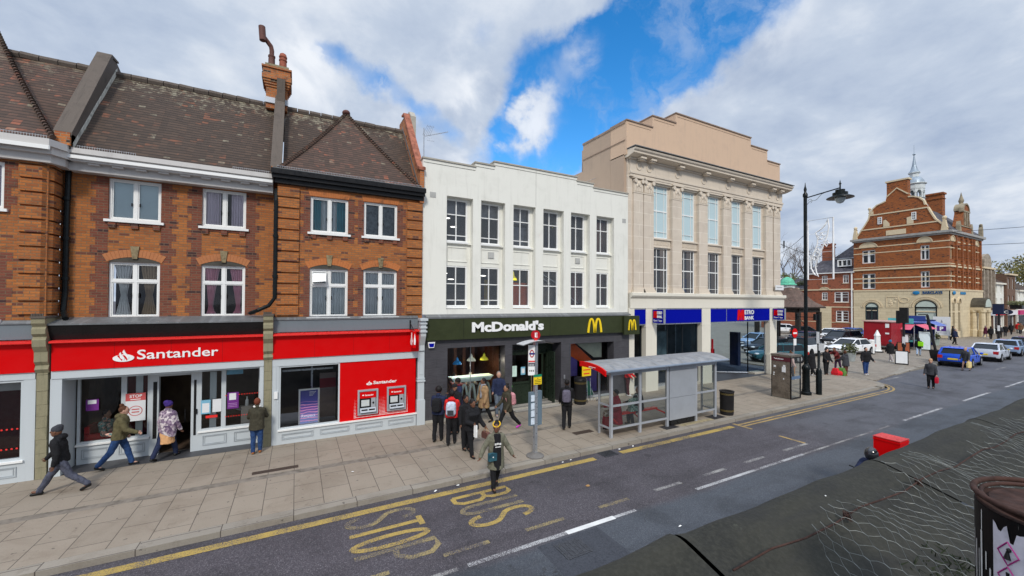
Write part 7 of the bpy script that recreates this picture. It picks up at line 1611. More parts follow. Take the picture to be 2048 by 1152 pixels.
for x0,x1 in ((-1.5,1.163),(1.177,2.633),(2.647,4.213),(4.227,6.2),(6.215,9),(9.015,14),(14.015,22)):
    n=24; m=26; vs=[];fs=[]; prof=[]
    for j in range(m+1):
        if j<=m-6: y=-1.3+2.20*j/(m-6); z=lz(y)
        else:
            a=(j-(m-6))/6*PI*.5; y=.90+.095*math.sin(a); z=lz(.90)+.03*math.sin(a)-.07*(1-math.cos(a))
        prof.append((y,z))
    prof.append((.998,3.3))
    for i in range(n+1):
        x=x0+(x1-x0)*i/n; e=min(i,n-i)/n
        for j,(y,z) in enumerate(prof):
            wv_=.004*math.sin(x*3.1+y*2.3)+.004*math.sin(x*7.7-y*3.1+1)+.002*math.sin(x*17+y*9)+ (.013*(1-min(1,e*14))**2 if j<m+1 else 0)
            vs.append((x,y+.004*math.sin(x*2.3),z+wv_))
    if x1<1.2: vs=[(a,b_+.012,c_) for a,b_,c_ in vs]
    k=len(prof)
    for i in range(n):
        for j in range(k-1): a=i*k+j; fs.append((a,a+k,a+k+1,a+1))
    b=MB(); b.add(vs,fs); b.build('felt_sheet',felt,lt,smooth='all')
b=MB(); b.box(-1.5,22,-1.2,.9,3.0,3.15)
for x_ in (1.17,2.64,4.22,6.22,9.02,14.02): b.prism([(-1.2,3.1),(.9,3.1),(.985,3.5),(.955,3.835),(.8,3.825),(-1.2,lz(-1.2)-.02)],'x',x_-.008,x_+.008)
b.build('core',felt,lt)
# chicken wire, its straining wire and ties
cwire=mat('galvanised_wire',(.17,.18,.172),.55,.4,var=.4,scale=12)
t=thing('chicken_wire','crumpled chicken wire netting lying along the foreground ledge','wire netting',(2.4,.6,3.85)); b=MB(); r3=random.Random(11)
S_=.066; tw=.016
def edge_y(x): return .835+.05*math.sin(x*5.1)+.035*math.sin(x*13+1)+.02*math.sin(x*31)
def node(i,j,k):
    r4=random.Random(i*977+j*31+k*7); x=1.38+i*S_+(S_*.5 if j%2 else 0)+.006*math.sin(j*1.7+i*.3); y=.955-j*.040-(k*tw)+.03*math.sin(x*3.1)+.008*math.sin(x*11+j*.4)
    lift=.012+.016*(1+math.sin(x*7.3+y*9))+.010*(1+math.sin(x*15-y*13))+max(0,.05*math.sin(x*5.2+.6))*max(0,1-abs(y-.80)*6)
    return Vector((x+.12*(y-.7)+r4.uniform(-.002,.002),y+r4.uniform(-.002,.002),lz(y)+lift))
nodes={}
NJ=32
for i in range(0,66):
    for j in range(0,NJ):
        A=node(i,j,0);B_=node(i,j,1)
        if A.y>edge_y(A.x)+.0 and j<9: continue
        if A.x<1.80 and A.y>.60+(A.x-1.42)*.75: continue
        b.tube([A,B_],.0015,4)
        j2=j+1
        if j2<NJ:
            for ii in ((i,i-1) if j%2==0 else (i,i+1)):
                if ii<0: continue
                C2=node(ii,j2,0)
                b.tube([B_,(B_+C2)/2+Vector((0,0,r3.uniform(-.003,.004))),C2],.0009,3)
b.build('netting',cwire,t)
pts=[Vector((1.2+i*.2,.775-.02*i*.18,lz(.775)+.035+.012*math.sin(i*1.9))) for i in range(20)]
tag(MB().tube(pts,.0035,5).build('straining_wire',rust),'rusty straining wire threaded through the chicken wire','wire')
for x_,l in ((1.90,'left rusty wire tie on the straining wire'),(2.55,'right rusty wire tie on the straining wire, nearer the drum')):
    k=MB(); i=(x_-1.2)/.2; y_=.775-.02*i*.18; z_=lz(.775)+.035
    for q in range(4): k.tube([(x_+.016*math.cos(a+q)*(1+.3*q/3),y_+.014*math.sin(a)*math.cos(q),z_+.014*math.sin(a+q*.7)) for a in [n_*PI/5 for n_ in range(10)]],.002,4,True)
    tag(k.build('wire_tie',rust),l,'wire tie')
b=MB(); r4=random.Random(2)
for i in range(150):
    x_=2.02+r4.gauss(0,.09); y_=.52+r4.gauss(0,.035); p=Vector((x_,y_,lz(y_)+.005)); d=Vector((r4.uniform(-1,1),r4.uniform(-1,1),r4.uniform(.0,.7))).normalized()*r4.uniform(.01,.04); b.tube([p,p+d],[.003,.0008],3)
tag(b.build('moss_clump',mat('dead_moss',(.022,.03,.014),.95,var=.4,scale=20)),'small dark clump of dead moss and twigs on the ledge under the netting','moss',None,'stuff')
for i,(x_,y_,s) in enumerate(((2.0,.88,.004),)): 
    k=MB(); k.ell((x_,y_,lz(y_)+.008),(s,s*.8,s*.6),6,4); tag(k.build('grit',wp),['white speck of grit on the ledge below the red delivery box','second white speck of grit on the ledge, further right','third white speck of grit on the ledge, lower left'][[1,0,2][i]-0] if False else ['white speck of grit in the middle of the ledge','white speck of grit toward the right seam','white speck of grit at the left of the ledge'][i],'grit')
# rusty drum
t=thing('metal_drum','rusty black metal drum with dripped white paint and a peeling hazard label','drum',(1.41,.2,3.6)); cx,cy=1.43,.17
def drummat():
    m,N,b=newmat('drum_black'); O=N.add('ShaderNodeTexCoord').outputs['Object']; p=N.sep(O)
    st=N.noise(N.comb(N.math('MULTIPLY',p[0],26),N.math('MULTIPLY',p[1],26),N.math('MULTIPLY',p[2],2.2)),1,6,.7,.3)
    c=N.mix(N.mr(st,.62,.64,0,1),(.004,.004,.005),(.45,.45,.43)); r_=N.noise(O,12,6,.7); c=N.mix(N.mr(r_,.6,.7,0,.8),c,(.14,.05,.03)); N.l.new(c,b.inputs['Base Color']); b.inputs['Roughness'].default_value=.5; b.inputs['Specular IOR Level'].default_value=.15; bump(N,b,st,.4,.004); return m
dm=drummat()
MB().lathe([(.150,3.55),(.150,3.9),(.150,3.905),(.154,3.915),(.150,3.925),(.150,4.254),(.02,4.2545)],(cx,cy),48).build('shell',dm,t,smooth=True)
b=MB()
b.tube([(cx+.151*math.cos(a),cy+.151*math.sin(a),4.275) for a in [i*2*PI/48 for i in range(48)]],.006,8,True); b.tube([(cx+.140*math.cos(a),cy+.140*math.sin(a),4.268) for a in [i*2*PI/48 for i in range(48)]],.005,6,True); b.build('rim',rust,t,smooth='all')
MB().lathe([(.149,4.255),(.130,4.250),(.128,4.262),(.01,4.262)],(cx,cy),48).build('lid',rust,t)
def curved(u0,u1,z0,z1,rr_,pts=None):   # patch on the drum: u is an angle in degrees
    n=10; return [[(cx+rr_*math.cos(R(u0+(u1-u0)*i/n)),cy+rr_*math.sin(R(u0+(u1-u0)*i/n)),z) for i in range(n+1)] for z in (z0,z1)]
def patch(name,m,u0,u1,z0,z1,rr_,par,zt=None):
    rows=[]; n=14
    for k in range(2):
        rows.append([(cx+rr_*math.cos(R(u0+(u1-u0)*i/n)),cy+rr_*math.sin(R(u0+(u1-u0)*i/n)),(z0 if k==0 else (zt(i/n) if zt else z1))) for i in range(n+1)])
    b=MB(); b.add(rows[0]+rows[1],[(i,i+1,n+2+i,n+1+i) for i in range(n)]); return b.build(name,m,par)
# the drum's camera side faces about 190..250 degrees
lab=patch('label',mat('label_paper',(.62,.60,.66),.5,var=.15,scale=30,dirt=.2),138,167,3.9,4.2,.1515,t,lambda k:4.238-.014*abs(math.sin(k*9))-(.018 if .42<k<.55 else 0)+.004*math.sin(k*25))
patch('label_stripe',mat('label_orange',(.62,.16,.12),.5),159,166.8,3.9,4.05,.152,lab,lambda k:4.212-.03*k)
mg=mat('label_magenta',(.40,.03,.22),.5)
def diamond(ua,zc,w,h,sym):
    P_=[(ua-w,zc),(ua,zc-h),(ua+w,zc),(ua,zc+h)]; b=MB()
    f=lambda u,z,r=.1524:(cx+r*math.cos(R(u)),cy+r*math.sin(R(u)),z)
    pts=[]
    for i in range(4):
        a,c_=P_[i],P_[(i+1)%4]; pts+=[f(a[0]+(c_[0]-a[0])*k/4,a[1]+(c_[1]-a[1])*k/4) for k in range(4)]
    b.tube(pts,.0013,4,True); b.build('hazard_diamond',mg,lab)
    k=MB()
    if sym=='!': k.tube([f(ua,zc+h*.5),f(ua,zc-h*.1)],[.003,.0015],6); k.ell(f(ua,zc-h*.4),(.0022,.0022,.0022),8,6)
    else: k.ell(f(ua+1,zc+h*.35),(.004,.004,.0045),8,6); k.tube([f(ua,zc+h*.2),f(ua,zc-h*.45)],[.002,.006],8)
    k.build('hazard_symbol',blk,lab)
diamond(149,4.183,7,.024,'h'); diamond(149,4.132,7,.024,'!')
dw=mat('dripped_white_paint',(.60,.60,.58),.4,var=.1,scale=40)
for u,w_,za,zb_ in ((112,1.0,4.10,4.19),(116,1.6,3.9,4.17),(121,.9,4.0,4.155),(124,2.2,3.9,4.20),(125,1.0,4.2,4.245),(130,1.2,4.12,4.16),(134,1.6,3.9,4.13)): patch('paint_drip',dw,u,u+w_,za,zb_,.1513,t,lambda k,zb_=zb_:zb_-.006*abs(k-.5)); diamond(214,4.10,6,.03,'')if False else None
# ================================================================ PEOPLE
from mathutils import noise
def remeshed(b,voxel,name,mat_,parent,extra=None,label=None,smooth_it=1):
    me=bpy.data.meshes.new('t'); me.from_pydata(b.v,[],b.f); o=bpy.data.objects.new('t',me); COL.objects.link(o)
    m=o.modifiers.new('r','REMESH'); m.mode='VOXEL'; m.voxel_size=voxel; m.use_smooth_shade=True
    if smooth_it: s=o.modifiers.new('s','SMOOTH'); s.iterations=smooth_it; s.factor=.5
    dg=bpy.context.evaluated_depsgraph_get(); n=bpy.data.meshes.new_from_object(o.evaluated_get(dg)); bpy.data.objects.remove(o)
    mats=[mat_]
    if name in('coat','trousers','skirt','shawl'):
        nr=[v.normal.copy() for v in n.vertices]
        for v,q_ in zip(n.vertices,nr): v.co+=q_*(.011*noise.noise((v.co.x*11,v.co.y*11,v.co.z*6))+.006*noise.noise((v.co.x*24,v.co.y*24,v.co.z*15)))
    vs=[tuple(v.co) for v in n.vertices]; fs=[tuple(p.vertices) for p in n.polygons]; mi=[0]*len(fs)
    if extra:
        for eb,em in extra:
            k=len(vs); vs+=eb.v; fs+=[tuple(i+k for i in f) for f in eb.f]; mats.append(em); mi+=[len(mats)-1 if em is not mat_ else 0]*len(eb.f)
    n2=bpy.data.meshes.new(name); n2.from_pydata(vs,[],fs); 
    for q in mats: n2.materials.append(q)
    n2.polygons.foreach_set('material_index',mi); n2.polygons.foreach_set('use_smooth',[True]*len(fs))
    o=bpy.data.objects.new(name,n2); COL.objects.link(o); o.parent=parent; tag(o,label); bpy.data.meshes.remove(n); return o
SK={'dark':mat('skin_dark',(.16,.075,.045),.5,var=.08),'brown':mat('skin_brown',(.30,.16,.10),.5,var=.08),'pale':mat('skin_pale',(.52,.30,.22),.5,var=.06)}
eye=mat('eye_dark',(.01,.008,.008),.2); lip=mat('lips',(.25,.07,.06),.5)
def person(label,x,y,z,ang,h=1.7,legs=((10,5),(-10,10)),arms=((5,8,15),(5,8,15)),lean=3,skin='brown',coat=None,clen=.1,bulk=1.0,trous=None,shoes=None,hair='short',hairm=None,skirt=None,scarf=None,hood=None,shawl=None,sit=None,far=False,group=None,headturn=0,mask=False,headband=None,chest=None,bust=0):
    """legs: (right,left) of (thigh forward, knee bend); arms: (right,left) of (forward, out, elbow bend). ang: facing, 0=+X, 90=+Y"""
    s=h/1.7; t=thing('person',label,'person',(x,y,z),ang,group)
    ln=R(lean); V_=Vector
    def leg(k,zh):
        th,kn=legs[0 if k<0 else 1]; hip=V_((0,k*.085*s,zh)); a=R(th); kne=hip+V_((math.sin(a),k*.015,-math.cos(a)))*.43*s; c_=R(th-kn); an=kne+V_((math.sin(c_),0,-math.cos(c_)))*.42*s; return hip,kne,an,c_
    low=min(leg(-1,0)[2].z,leg(1,0)[2].z); zh=-low+.075*s
    if sit is not None: zh=sit
    Lg=[leg(-1,zh),leg(1,zh)]
    pel=V_((0,0,zh)); che=pel+V_((math.sin(ln),0,math.cos(ln)))*.47*s; nk=che+V_((math.sin(ln)*.7,0,math.cos(ln)))*.09*s; hd=nk+V_((math.sin(ln)*.5+.10,0,1))*.125*s
    A=[]
    for k in (-1,1):
        f,o,e=arms[0 if k<0 else 1]; sh=che+V_((0,k*.18*s,-.02*s)); a=R(f);q=R(o); el=sh+V_((math.sin(a)*math.cos(q),k*math.sin(q),-math.cos(a)*math.cos(q)))*.285*s; a2=R(f+e); q2=q*(.4 if e>40 else .9)-(.35 if e>60 else 0); wr=el+V_((math.sin(a2)*math.cos(q2),k*math.sin(q2),-math.cos(a2)*math.cos(q2)))*.25*s; A.append((sh,el,wr,(wr-el).normalized(),k))
    vx=.022 if far else .013; nn=8 if far else 10
    sk=SK[skin]; b=MB()
    for hip,kne,an,c_ in Lg:
        b.cap(hip,kne,.082*s,.052*s,nn); b.cap(kne,an,.052*s,.034*s,nn); b.cap(an,an+V_((math.cos(c_)*.13,0,-.035+.12*math.sin(c_) if abs(math.sin(c_))>.3 else -.035))*s,.034*s,.026*s,nn)
    b.loft([[(p.x+rx*math.cos(j*PI/6),p.y+ry*math.sin(j*PI/6),p.z) for j in range(12)] for p,rx,ry in ((pel-V_((0,0,.07*s)),.09*s,.14*s),(pel+V_((0,0,.06*s)),.10*s,.15*s),(pel.lerp(che,.5),.09*s,.125*s),(pel.lerp(che,.85),.105*s,.16*s),(che+V_((0,0,.03*s)),.08*s,.15*s),(nk-V_((0,0,.01*s)),.05*s,.06*s))])
    b.cap(nk-V_((0,0,.04*s)),nk+V_((.01,0,.05*s)),.052*s,.05*s,nn)
    ht=R(headturn); HM=Matrix.Rotation(ht,3,'Z'); H=lambda a,bb,c: hd+HM@V_((a,bb,c))*s*1.08
    b.ell(H(0,0,.01),(.103*s,.081*s,.121*s),12,9); b.ell(H(.03,0,-.055),(.062*s,.055*s,.062*s),10,7,M=None); b.ell(H(.098,0,-.005),(.02*s,.014*s,.022*s),8,6)
    for k in (-1,1): b.ell(H(0,k*.075,0),(.02*s,.014*s,.03*s),6,5)
    hands=MB()
    for sh,el,wr,d,k in A:
        b.cap(sh,el,.046*s,.038*s,nn); b.cap(el,wr,.038*s,.026*s,nn)
        pc=wr+d*.045*s; b.cap(wr,pc,.024*s,.032*s,nn)
        side=V_((0,0,1)) if abs(d.z)<.7 else V_((1,0,0)); side=(side-d*side.dot(d)).normalized(); n_=d.cross(side)
        for i,fl in enumerate((.065,.075,.070,.055)):
            r0=wr+d*.07*s+side*(.024-.016*i)*s; m1=r0+(d*.8+n_*-.35*k)*fl*.5*s; m2=m1+(d*.55-n_*.75*k)*fl*.5*s; hands.tube([r0-d*.012*s,r0,m1,m2],[.0095*s,.0095*s,.0085*s,.006*s],5)
        r0=wr+d*.02*s+side*.026*s; hands.tube([r0,r0+(side*.7+d*.6)*.035*s,r0+(side*.5+d*1.1)*.055*s],[.012*s,.011*s,.007*s],5)
    fb=MB()
    for k in (-1,1): fb.ell(H(.087,k*.032,.015),(.010*s,.013*s,.007*s),6,5)
    lb=MB(); lb.ell(H(.086,0,-.050),(.012*s,.025*s,.007*s),6,5)
    remeshed(b,vx if far else .011,'body',sk,t,[(hands,sk),(fb,eye),(lb,lip)])
    if trous:
        b=MB()
        for hip,kne,an,c_ in Lg: b.cap(hip,kne,.108*s*bulk**.5,.078*s,nn); b.cap(kne,an+V_((0,0,.02)),.077*s,.062*s,nn)
        b.ell(pel+V_((0,0,0)),(.115*s,.160*s,.13*s),12,8); remeshed(b,vx,'trousers',trous,t)
    if shoes:
        for hip,kne,an,c_ in Lg:
            up_=V_((math.cos(c_)*1,0,math.sin(c_)*.6 if math.sin(c_)<-.3 else 0)).normalized(); down=-.055*s
            k=MB(); k.cap(an+V_((-.035*s,0,down*.55)),an+up_*.13*s+V_((0,0,down+.012)),.044*s,.036*s,8); k.cap(an+V_((0,0,.04*s)),an+V_((-.01,0,down*.4)),.048*s,.045*s,8)
            remeshed(k,.012,'shoe',shoes,t)
    if coat:
        b=MB(); cl=clen*s; B=bulk*1.05
        mid=[(pel-V_((0,0,cl)),.135,.175),(pel+V_((0,0,.02)),.135,.180),(pel.lerp(che,.45),.125,.168),(pel.lerp(che,.8),.135,.190),(che+V_((0,0,.03*s)),.105,.170),(nk-V_((0,0,.015*s)),.065,.080)]
        fwd=.5*(Lg[0][1].x+Lg[1][1].x)*min(1,clen*1.2) if sit is None else 0
        mid[0]=(mid[0][0]+V_((fwd,0,0)),.135+.10*clen,.175+.06*clen)
        if bust: mid[3]=(mid[3][0]+V_((.02,0,0)),.155,.185)
        b.loft([[(p.x+rx*B*s*math.cos(j*PI/8)*(1+.03*math.sin(j*2.7+i*1.3)),p.y+ry*B*s*math.sin(j*PI/8)*(1+.03*math.sin(j*1.9+i)),p.z) for j in range(16)] for i,(p,rx,ry) in enumerate(mid)])
        for sh,el,wr,d,k in A: b.cap(sh+V_((0,-k*.02,0)),el,.074*s*B,.060*s*B,nn); b.cap(el,wr-d*.01,.060*s*B,.046*s*B,nn)
        b.cap(nk-V_((.05*s,0,.0)),nk+V_((.0,0,.02*s)),.075*s,.07*s,nn)
        if hood==1: b.ell(nk+V_((-.09*s,0,-.01)),(.085*s,.13*s,.07*s),10,7)
        if sit is not None and clen>.4:
            for hip,kne,an,c_ in Lg: b.cap(hip,kne,.12*s,.10*s,nn)
            b.ell((Lg[0][1]+Lg[1][1])/2+V_((.03,0,-.22)),(.11,.2,.28),10,7)
        if hood==2: b.ell(H(-.02,0,.02),(.115*s,.105*s,.145*s),12,9)
        remeshed(b,vx,'coat',coat,t)
    if skirt:
        b=MB(); hem=.42*s; kx=.5*(Lg[0][1].x+Lg[1][1].x); b.loft([[(p.x+rx*math.cos(j*PI/8),p.y+ry*math.sin(j*PI/8),p.z) for j in range(16)] for p,rx,ry in ((pel+V_((kx*.8,0,-hem)),.19*s,.20*s),(pel+V_((kx*.3,0,-.15)),.17*s,.20*s),(pel+V_((0,0,.08)),.14*s,.17*s))]); remeshed(b,vx,'skirt',skirt,t)
    if shawl:
        b=MB(); b.loft([[(p.x+rx*s*math.cos(j*PI/8),p.y+ry*s*math.sin(j*PI/8),p.z+dz*math.sin(j*PI/8)*s) for j in range(16)] for p,rx,ry,dz in ((pel+V_((0,0,-.12)),.17,.24,.12),(pel.lerp(che,.4),.18,.27,.03),(che,.15,.23,0),(nk,.08,.09,0))]); remeshed(b,vx,'shawl',shawl,t)
    if scarf:
        b=MB(); b.tube([nk+V_((.075*math.cos(a),.085*math.sin(a),.012))*1 for a in [i*PI/6 for i in range(12)]],.035*s,8,True); b.cap(nk+V_((.09,.03,0)),pel.lerp(che,.25)+V_((.17,.05,0)),.045*s,.05*s,8) if scarf[1] else None; remeshed(b,.014,'scarf',scarf[0],t)
    hm=hairm or mat('hair_black',(.012,.010,.010),.6,bmp=.6,bscale=30)
    b=MB()
    if hair in('short','crop'):
        e=.004 if hair=='crop' else .012; b.ell(H(-.024,0,.04),((.10+e)*s,(.086+e)*s,(.105+e)*s),12,8)
    elif hair=='afro': b.ell(H(-.02,0,.055),(.125*s,.115*s,.115*s),12,8)
    elif hair=='bun': b.ell(H(-.018,0,.035),(.105*s,.088*s,.105*s),12,8); b.ell(H(-.05,0,.145),(.055*s,.055*s,.05*s),9,7)
    elif hair=='long': b.ell(H(-.018,0,.035),(.108*s,.092*s,.108*s),12,8); b.cap(H(-.06,0,0),H(-.10,0,-.22),.085*s,.06*s,9)
    elif hair=='beanie': b.ell(H(-.01,0,.055),(.112*s,.095*s,.095*s),12,8); b.ell(H(-.04,0,.10),(.085*s,.08*s,.07*s),10,7)
    elif hair=='wrap': b.ell(H(-.02,0,.055),(.12*s,.105*s,.10*s),12,8); b.ell(H(-.07,.01,.10),(.08*s,.085*s,.07*s),10,7)
    elif hair=='cap': b.ell(H(-.005,0,.06),(.115*s,.10*s,.075*s),12,8); b.ell(H(.10,0,.045),(.06*s,.07*s,.012*s),8,5)
    elif hair=='hijab': b.ell(H(-.015,0,.015),(.108*s,.095*s,.135*s),12,8); b.cap(H(-.02,0,-.06),H(-.03,0,-.20),.10*s,.15*s,10)
    if b.v:
        if hair in('hijab',):
            pass
        remeshed(b,.012,{'beanie':'hat','wrap':'headwrap','cap':'hat','hijab':'headscarf'}.get(hair,'hair'),hm,t)
    if headband: b=MB(); b.tube([H(.0+.085*math.cos(a)-.01,.088*math.sin(a),.075+.05*math.cos(a)*-1+.02) for a in [i*PI/8 for i in range(16)]],.016*s,6,True); b.build('headband',headband,t,local=True,smooth='all')
    if mask: MB().ell(H(.07,0,-.045),(.04*s,.055*s,.045*s),10,7).build('face_mask',mask,t,local=True,smooth=True)
    if chest: chest(t,che,pel,s)
    M3=Matrix.Rotation(R(ang),3,'Z'); Wd=lambda p: tuple(M3@V_(p)+V_((x,y,z)))
    return dict(t=t,hand=[a[2]+a[3]*.09*s for a in A],che=che,pel=pel,nk=nk,s=s,W=Wd,ang=ang,o=(x,y,z))
def backpack(p,label,m,m2=None):
    s=p['s']; o=thing('backpack',label,'backpack',p['o'],p['ang']); c=p['pel'].lerp(p['che'],.62)
    b=MB(); b.loft([[(c.x-.21+dx*rx,c.y+ry*dy,c.z+zz) for dx,dy in ((-1,-.7),(-1,.7),(-.5,1),(1,1),(1,-1),(-.5,-1))] for rx,ry,zz in ((.06,.11,-.24),(.10,.155,-.18),(.10,.155,.06),(.085,.14,.16),(.04,.07,.21))]); remeshed(b,.014,'bag',m,o)
    k=MB()
    for q in (-1,1): k.tube([c+Vector((-.12,q*.09,.18)),c+Vector((.02,q*.11,.21)),c+Vector((.13,q*.11,.05)),c+Vector((.05,q*.15,-.15))],.015,5)
    k.build('strap',m2 or m,o,local=True); k=MB(); k.box(c.x-.33,c.x-.29,c.y-.10,c.y+.10,c.z-.2,c.z-.04); k.build('pocket',m2 or m,o,local=True)
def handbag(p,side,label,m,w=.3,h=.2,kind='handbag',d=.12,drop=.14,col2=None,yaw=0):
    hnd=p['hand'][side]; o=thing(kind.replace(' ','_'),label,kind,p['W'](hnd),p['ang']+yaw); k=MB()
    k.loft([[(a*w/2*q,b_*d/2,zz) for a,b_ in ((-1,-1),(1,-1),(1,1),(-1,1))] for q,zz in ((1,-drop-h),(1.03,-drop-h*.5),(.86,-drop))]); remeshed(k,.012,'bag',m,o,smooth_it=2)
    k=MB()
    for s in (-1,1): k.tube([(-w*.28,s*d*.3,-drop-.01),(-w*.2,s*.02,-.02),(0,0,.0),(w*.2,s*.02,-.02),(w*.28,s*d*.3,-drop-.01)],.008,5)
    k.build('handle',col2 or m,o,local=True); return o
C=cloth
bk=C('black_cloth',(.013,.013,.015)); nv=C('navy_cloth',(.018,.025,.06)); jn=C('blue_jeans',(.025,.06,.16),.3); dg=C('dark_grey_cloth',(.045,.047,.055)); og=C('olive_parka',(.105,.09,.045),.2); dkol=C('dark_olive_parka',(.05,.045,.03)); gsage=C('sage_coat',(.15,.145,.105)); tan=C('tan_puffer',(.33,.21,.11),.25,9); rd=C('red_hoodie',(.60,.02,.02)); rdc=C('deep_red_coat',(.36,.008,.03)); wc=C('white_cloth',(.7,.69,.66)); gr=C('grey_scarf',(.24,.24,.26)); skr=C('tan_skirt',(.62,.34,.16),.1); gyj=C('slate_trousers',(.075,.08,.11),.3); mar=C('maroon_coat',(.12,.018,.018)); pnk=C('pink_backpack',(.62,.28,.30)); pala=C('pale_backpack',(.50,.55,.66)); brn=C('brown_hair',(.09,.04,.022),.3,30); ylw=C('yellow_cloth',(.75,.45,.03)); blu=C('teal_blue_beanie',(.03,.20,.38)); oc=C('ochre_boots',(.30,.11,.03)); mg_=C('magenta_shoes',(.60,.06,.50)); wsh=C('white_shoes',(.7,.7,.7)); bsh=mat('black_leather',(.012,.012,.012),.35); blond=C('blond_hair',(.42,.30,.18)); grn=C('lime_bag',(.30,.75,.02)); lj=C('light_jeans',(.30,.38,.50))
def print_mat(name,a,b_,c_,sc=12):
    m,N,b=newmat(name); O=N.add('ShaderNodeTexCoord').outputs['Object']; v=N.add('ShaderNodeTexVoronoi'); v.inputs['Scale'].default_value=sc; N.l.new(O,v.inputs['Vector'])
    c=N.ramp(N.sep(v.outputs['Color'])[0],[(0,a),(.45,b_),(.7,c_)]); v2=N.noise(O,sc*1.3,3); c=N.mix(N.mr(v2,.5,.56,0,.8),c,a); N.l.new(c,b.inputs['Base Color']); b.inputs['Roughness'].default_value=.9; return m
floral=print_mat('purple_floral_shawl',(.10,.06,.12),(.35,.26,.33),(.62,.55,.55)); fshirt=print_mat('floral_shirt',(.06,.10,.10),(.25,.50,.48),(.8,.45,.36),16)
# 1..5 at the bank
person('person striding left in black hooded top, beanie and slate trousers',-4.95,13.70,0,180,1.68,((30,4),(-26,22)),((22,6,20),(-14,8,25)),8,'dark',bk,.06,1.05,gyj,bsh,'beanie',dg,hood=1)
person('woman in olive hooded parka and blue jeans walking right past the bank window',-4.30,15.02,0,5,1.70,((-20,16),(20,5)),((24,8,42),(-8,8,30)),8,'pale',og,.08,1.15,jn,bsh,'bun',brn,hood=1)
person('woman with purple headwrap, floral shawl and tan skirt stepping up to the bank door',-3.32,15.25,0,62,1.66,((18,4),(-20,12)),((5,10,20),(5,10,20)),5,'dark',floral,.02,1.15,nv,bsh,'wrap',C('purple_wrap',(.06,.03,.20)),skirt=skr,shawl=floral)
person('person in dark olive coat with white fur hood, seen from behind at the mossy pier',-1.02,14.5,0,88,1.62,((2,0),(-3,0)),((30,12,85),(30,12,85)),3,'pale',dkol,.16,1.12,jn,oc,'short',C('auburn_hair',(.16,.045,.025)),scarf=(wc,0))
person('seated man in patterned floral shirt in the red armchair inside the bank window',-4.85,16.15,0,-25,1.75,((85,85),(80,80)),((25,10,60),(25,10,60)),-6,'brown',fshirt,.02,1.12,dg,bsh,'crop',sit=.56)
# group outside the restaurant
p=person('man in navy jacket with black backpack and bushy black hair, left of the red hoodie',4.22,13.0,0,55,1.76,((4,2),(-6,4)),((20,8,60),(20,8,60)),4,'dark',nv,.05,1.15,bk,bsh,'afro'); backpack(p,'black backpack on the man in the navy jacket',bk)
p=person('man in bright red hoodie with pale backpack seen from behind in the group',4.52,12.52,0,62,1.70,((5,2),(-8,5)),((25,8,65),(25,8,65)),4,'dark',rd,.04,1.1,bk,bsh,'short',hood=1); backpack(p,'pale blue-white backpack on the red hoodie',pala,dg)
person('friend in dark jacket and cap facing the red hoodie',4.98,13.45,0,225,1.72,((2,0),(-2,0)),((20,8,60),(20,8,60)),3,'brown',bk,.05,1.1,bk,bsh,'cap',bk)
p=person('woman in dark navy coat standing by the restaurant wall holding a navy handbag',5.50,14.55,0,200,1.66,((3,0),(-3,0)),((25,8,80),(25,8,80)),2,'dark',nv,.25,1.08,bk,bsh,'afro',scarf=(C('wine_scarf',(.18,.02,.03)),0)); handbag(p,0,'navy handbag held by the woman at the restaurant wall',nv,.26,.2)
p=person('woman all in black with brown handbag walking toward the kerb',4.72,11.30,0,-78,1.68,((12,3),(-14,18)),((10,10,75),(12,12,35)),3,'dark',bk,.12,1.22,bk,bsh,'short',hood=1,bust=1); handbag(p,1,'brown leather handbag with gold handles on the arm of the woman in black',mat('brown_leather',(.13,.06,.05),.4),.32,.2,col2=mat('tan_handle',(.35,.2,.1),.5),drop=.1); o=handbag(p,0,'white folded plastic bag held by the woman in black',wp,.14,.36,'plastic bag',.05,.0)
person('person just behind the woman in black, mostly hidden, in dark coat',4.76,11.90,0,-85,1.66,((4,0),(-6,5)),((5,8,20),(5,8,20)),2,'dark',bk,.1,1.05,bk,bsh,'long')
person('woman in tan puffer coat and long grey scarf walking left past the mint table',6.40,14.12,0,188,1.70,((16,4),(-16,10)),((6,8,15),(6,8,15)),3,'dark',tan,.30,1.2,bk,bsh,'long',scarf=(gr,1))
person('man in navy coat with grey jeans perched on the restaurant window ledge',7.40,14.86,0,-112,1.80,((38,30),(30,14)),((15,10,50),(20,12,60)),-4,'pale',nv,.08,1.12,C('grey_jeans',(.09,.11,.14)),C('grey_trainers',(.3,.3,.32)),'crop',C('grey_hair',(.2,.18,.17)))
p=person('woman in dark olive parka and magenta trainers walking left with a pink backpack',6.85,13.02,0,185,1.66,((28,6),(-26,16)),((18,6,30),(4,6,30)),5,'brown',dkol,.16,1.1,bk,mg_,'bun',hood=1); backpack(p,'pink backpack worn by the woman in the olive parka',pnk)
def tee(t,che,pel,s):
    nk_z=che.z+.085*s
    c=pel.lerp(che,.62); T=lambda u,d,z:(c.x+.178*s-d,c.y+u,c.z+z)
    b=MB(); b.loft([[(c.x+.075+.11*s*math.cos(a*.5),c.y+.135*s*math.sin(a*.5)*q,zz) for a in (-3,-1.5,0,1.5,3)]+[(c.x,c.y,zz)] for q,zz in ((1.0,pel.z-.36),(.95,c.z-.2),(.9,c.z+.05),(.8,che.z+.04),(.55,nk_z))]); b.build('black_top',bk,t,local=True,smooth=True)
    k=MB(T)
    for i,(u,w,z) in enumerate(((-.09,.05,.0),(-.03,.045,.01),(.03,.05,.0),(-.07,.14,-.055))): k.box(u,u+w,-.016,.0,z,z+(.045 if i<3 else .018))
    k.build('chest_print',wc,t,local=True)
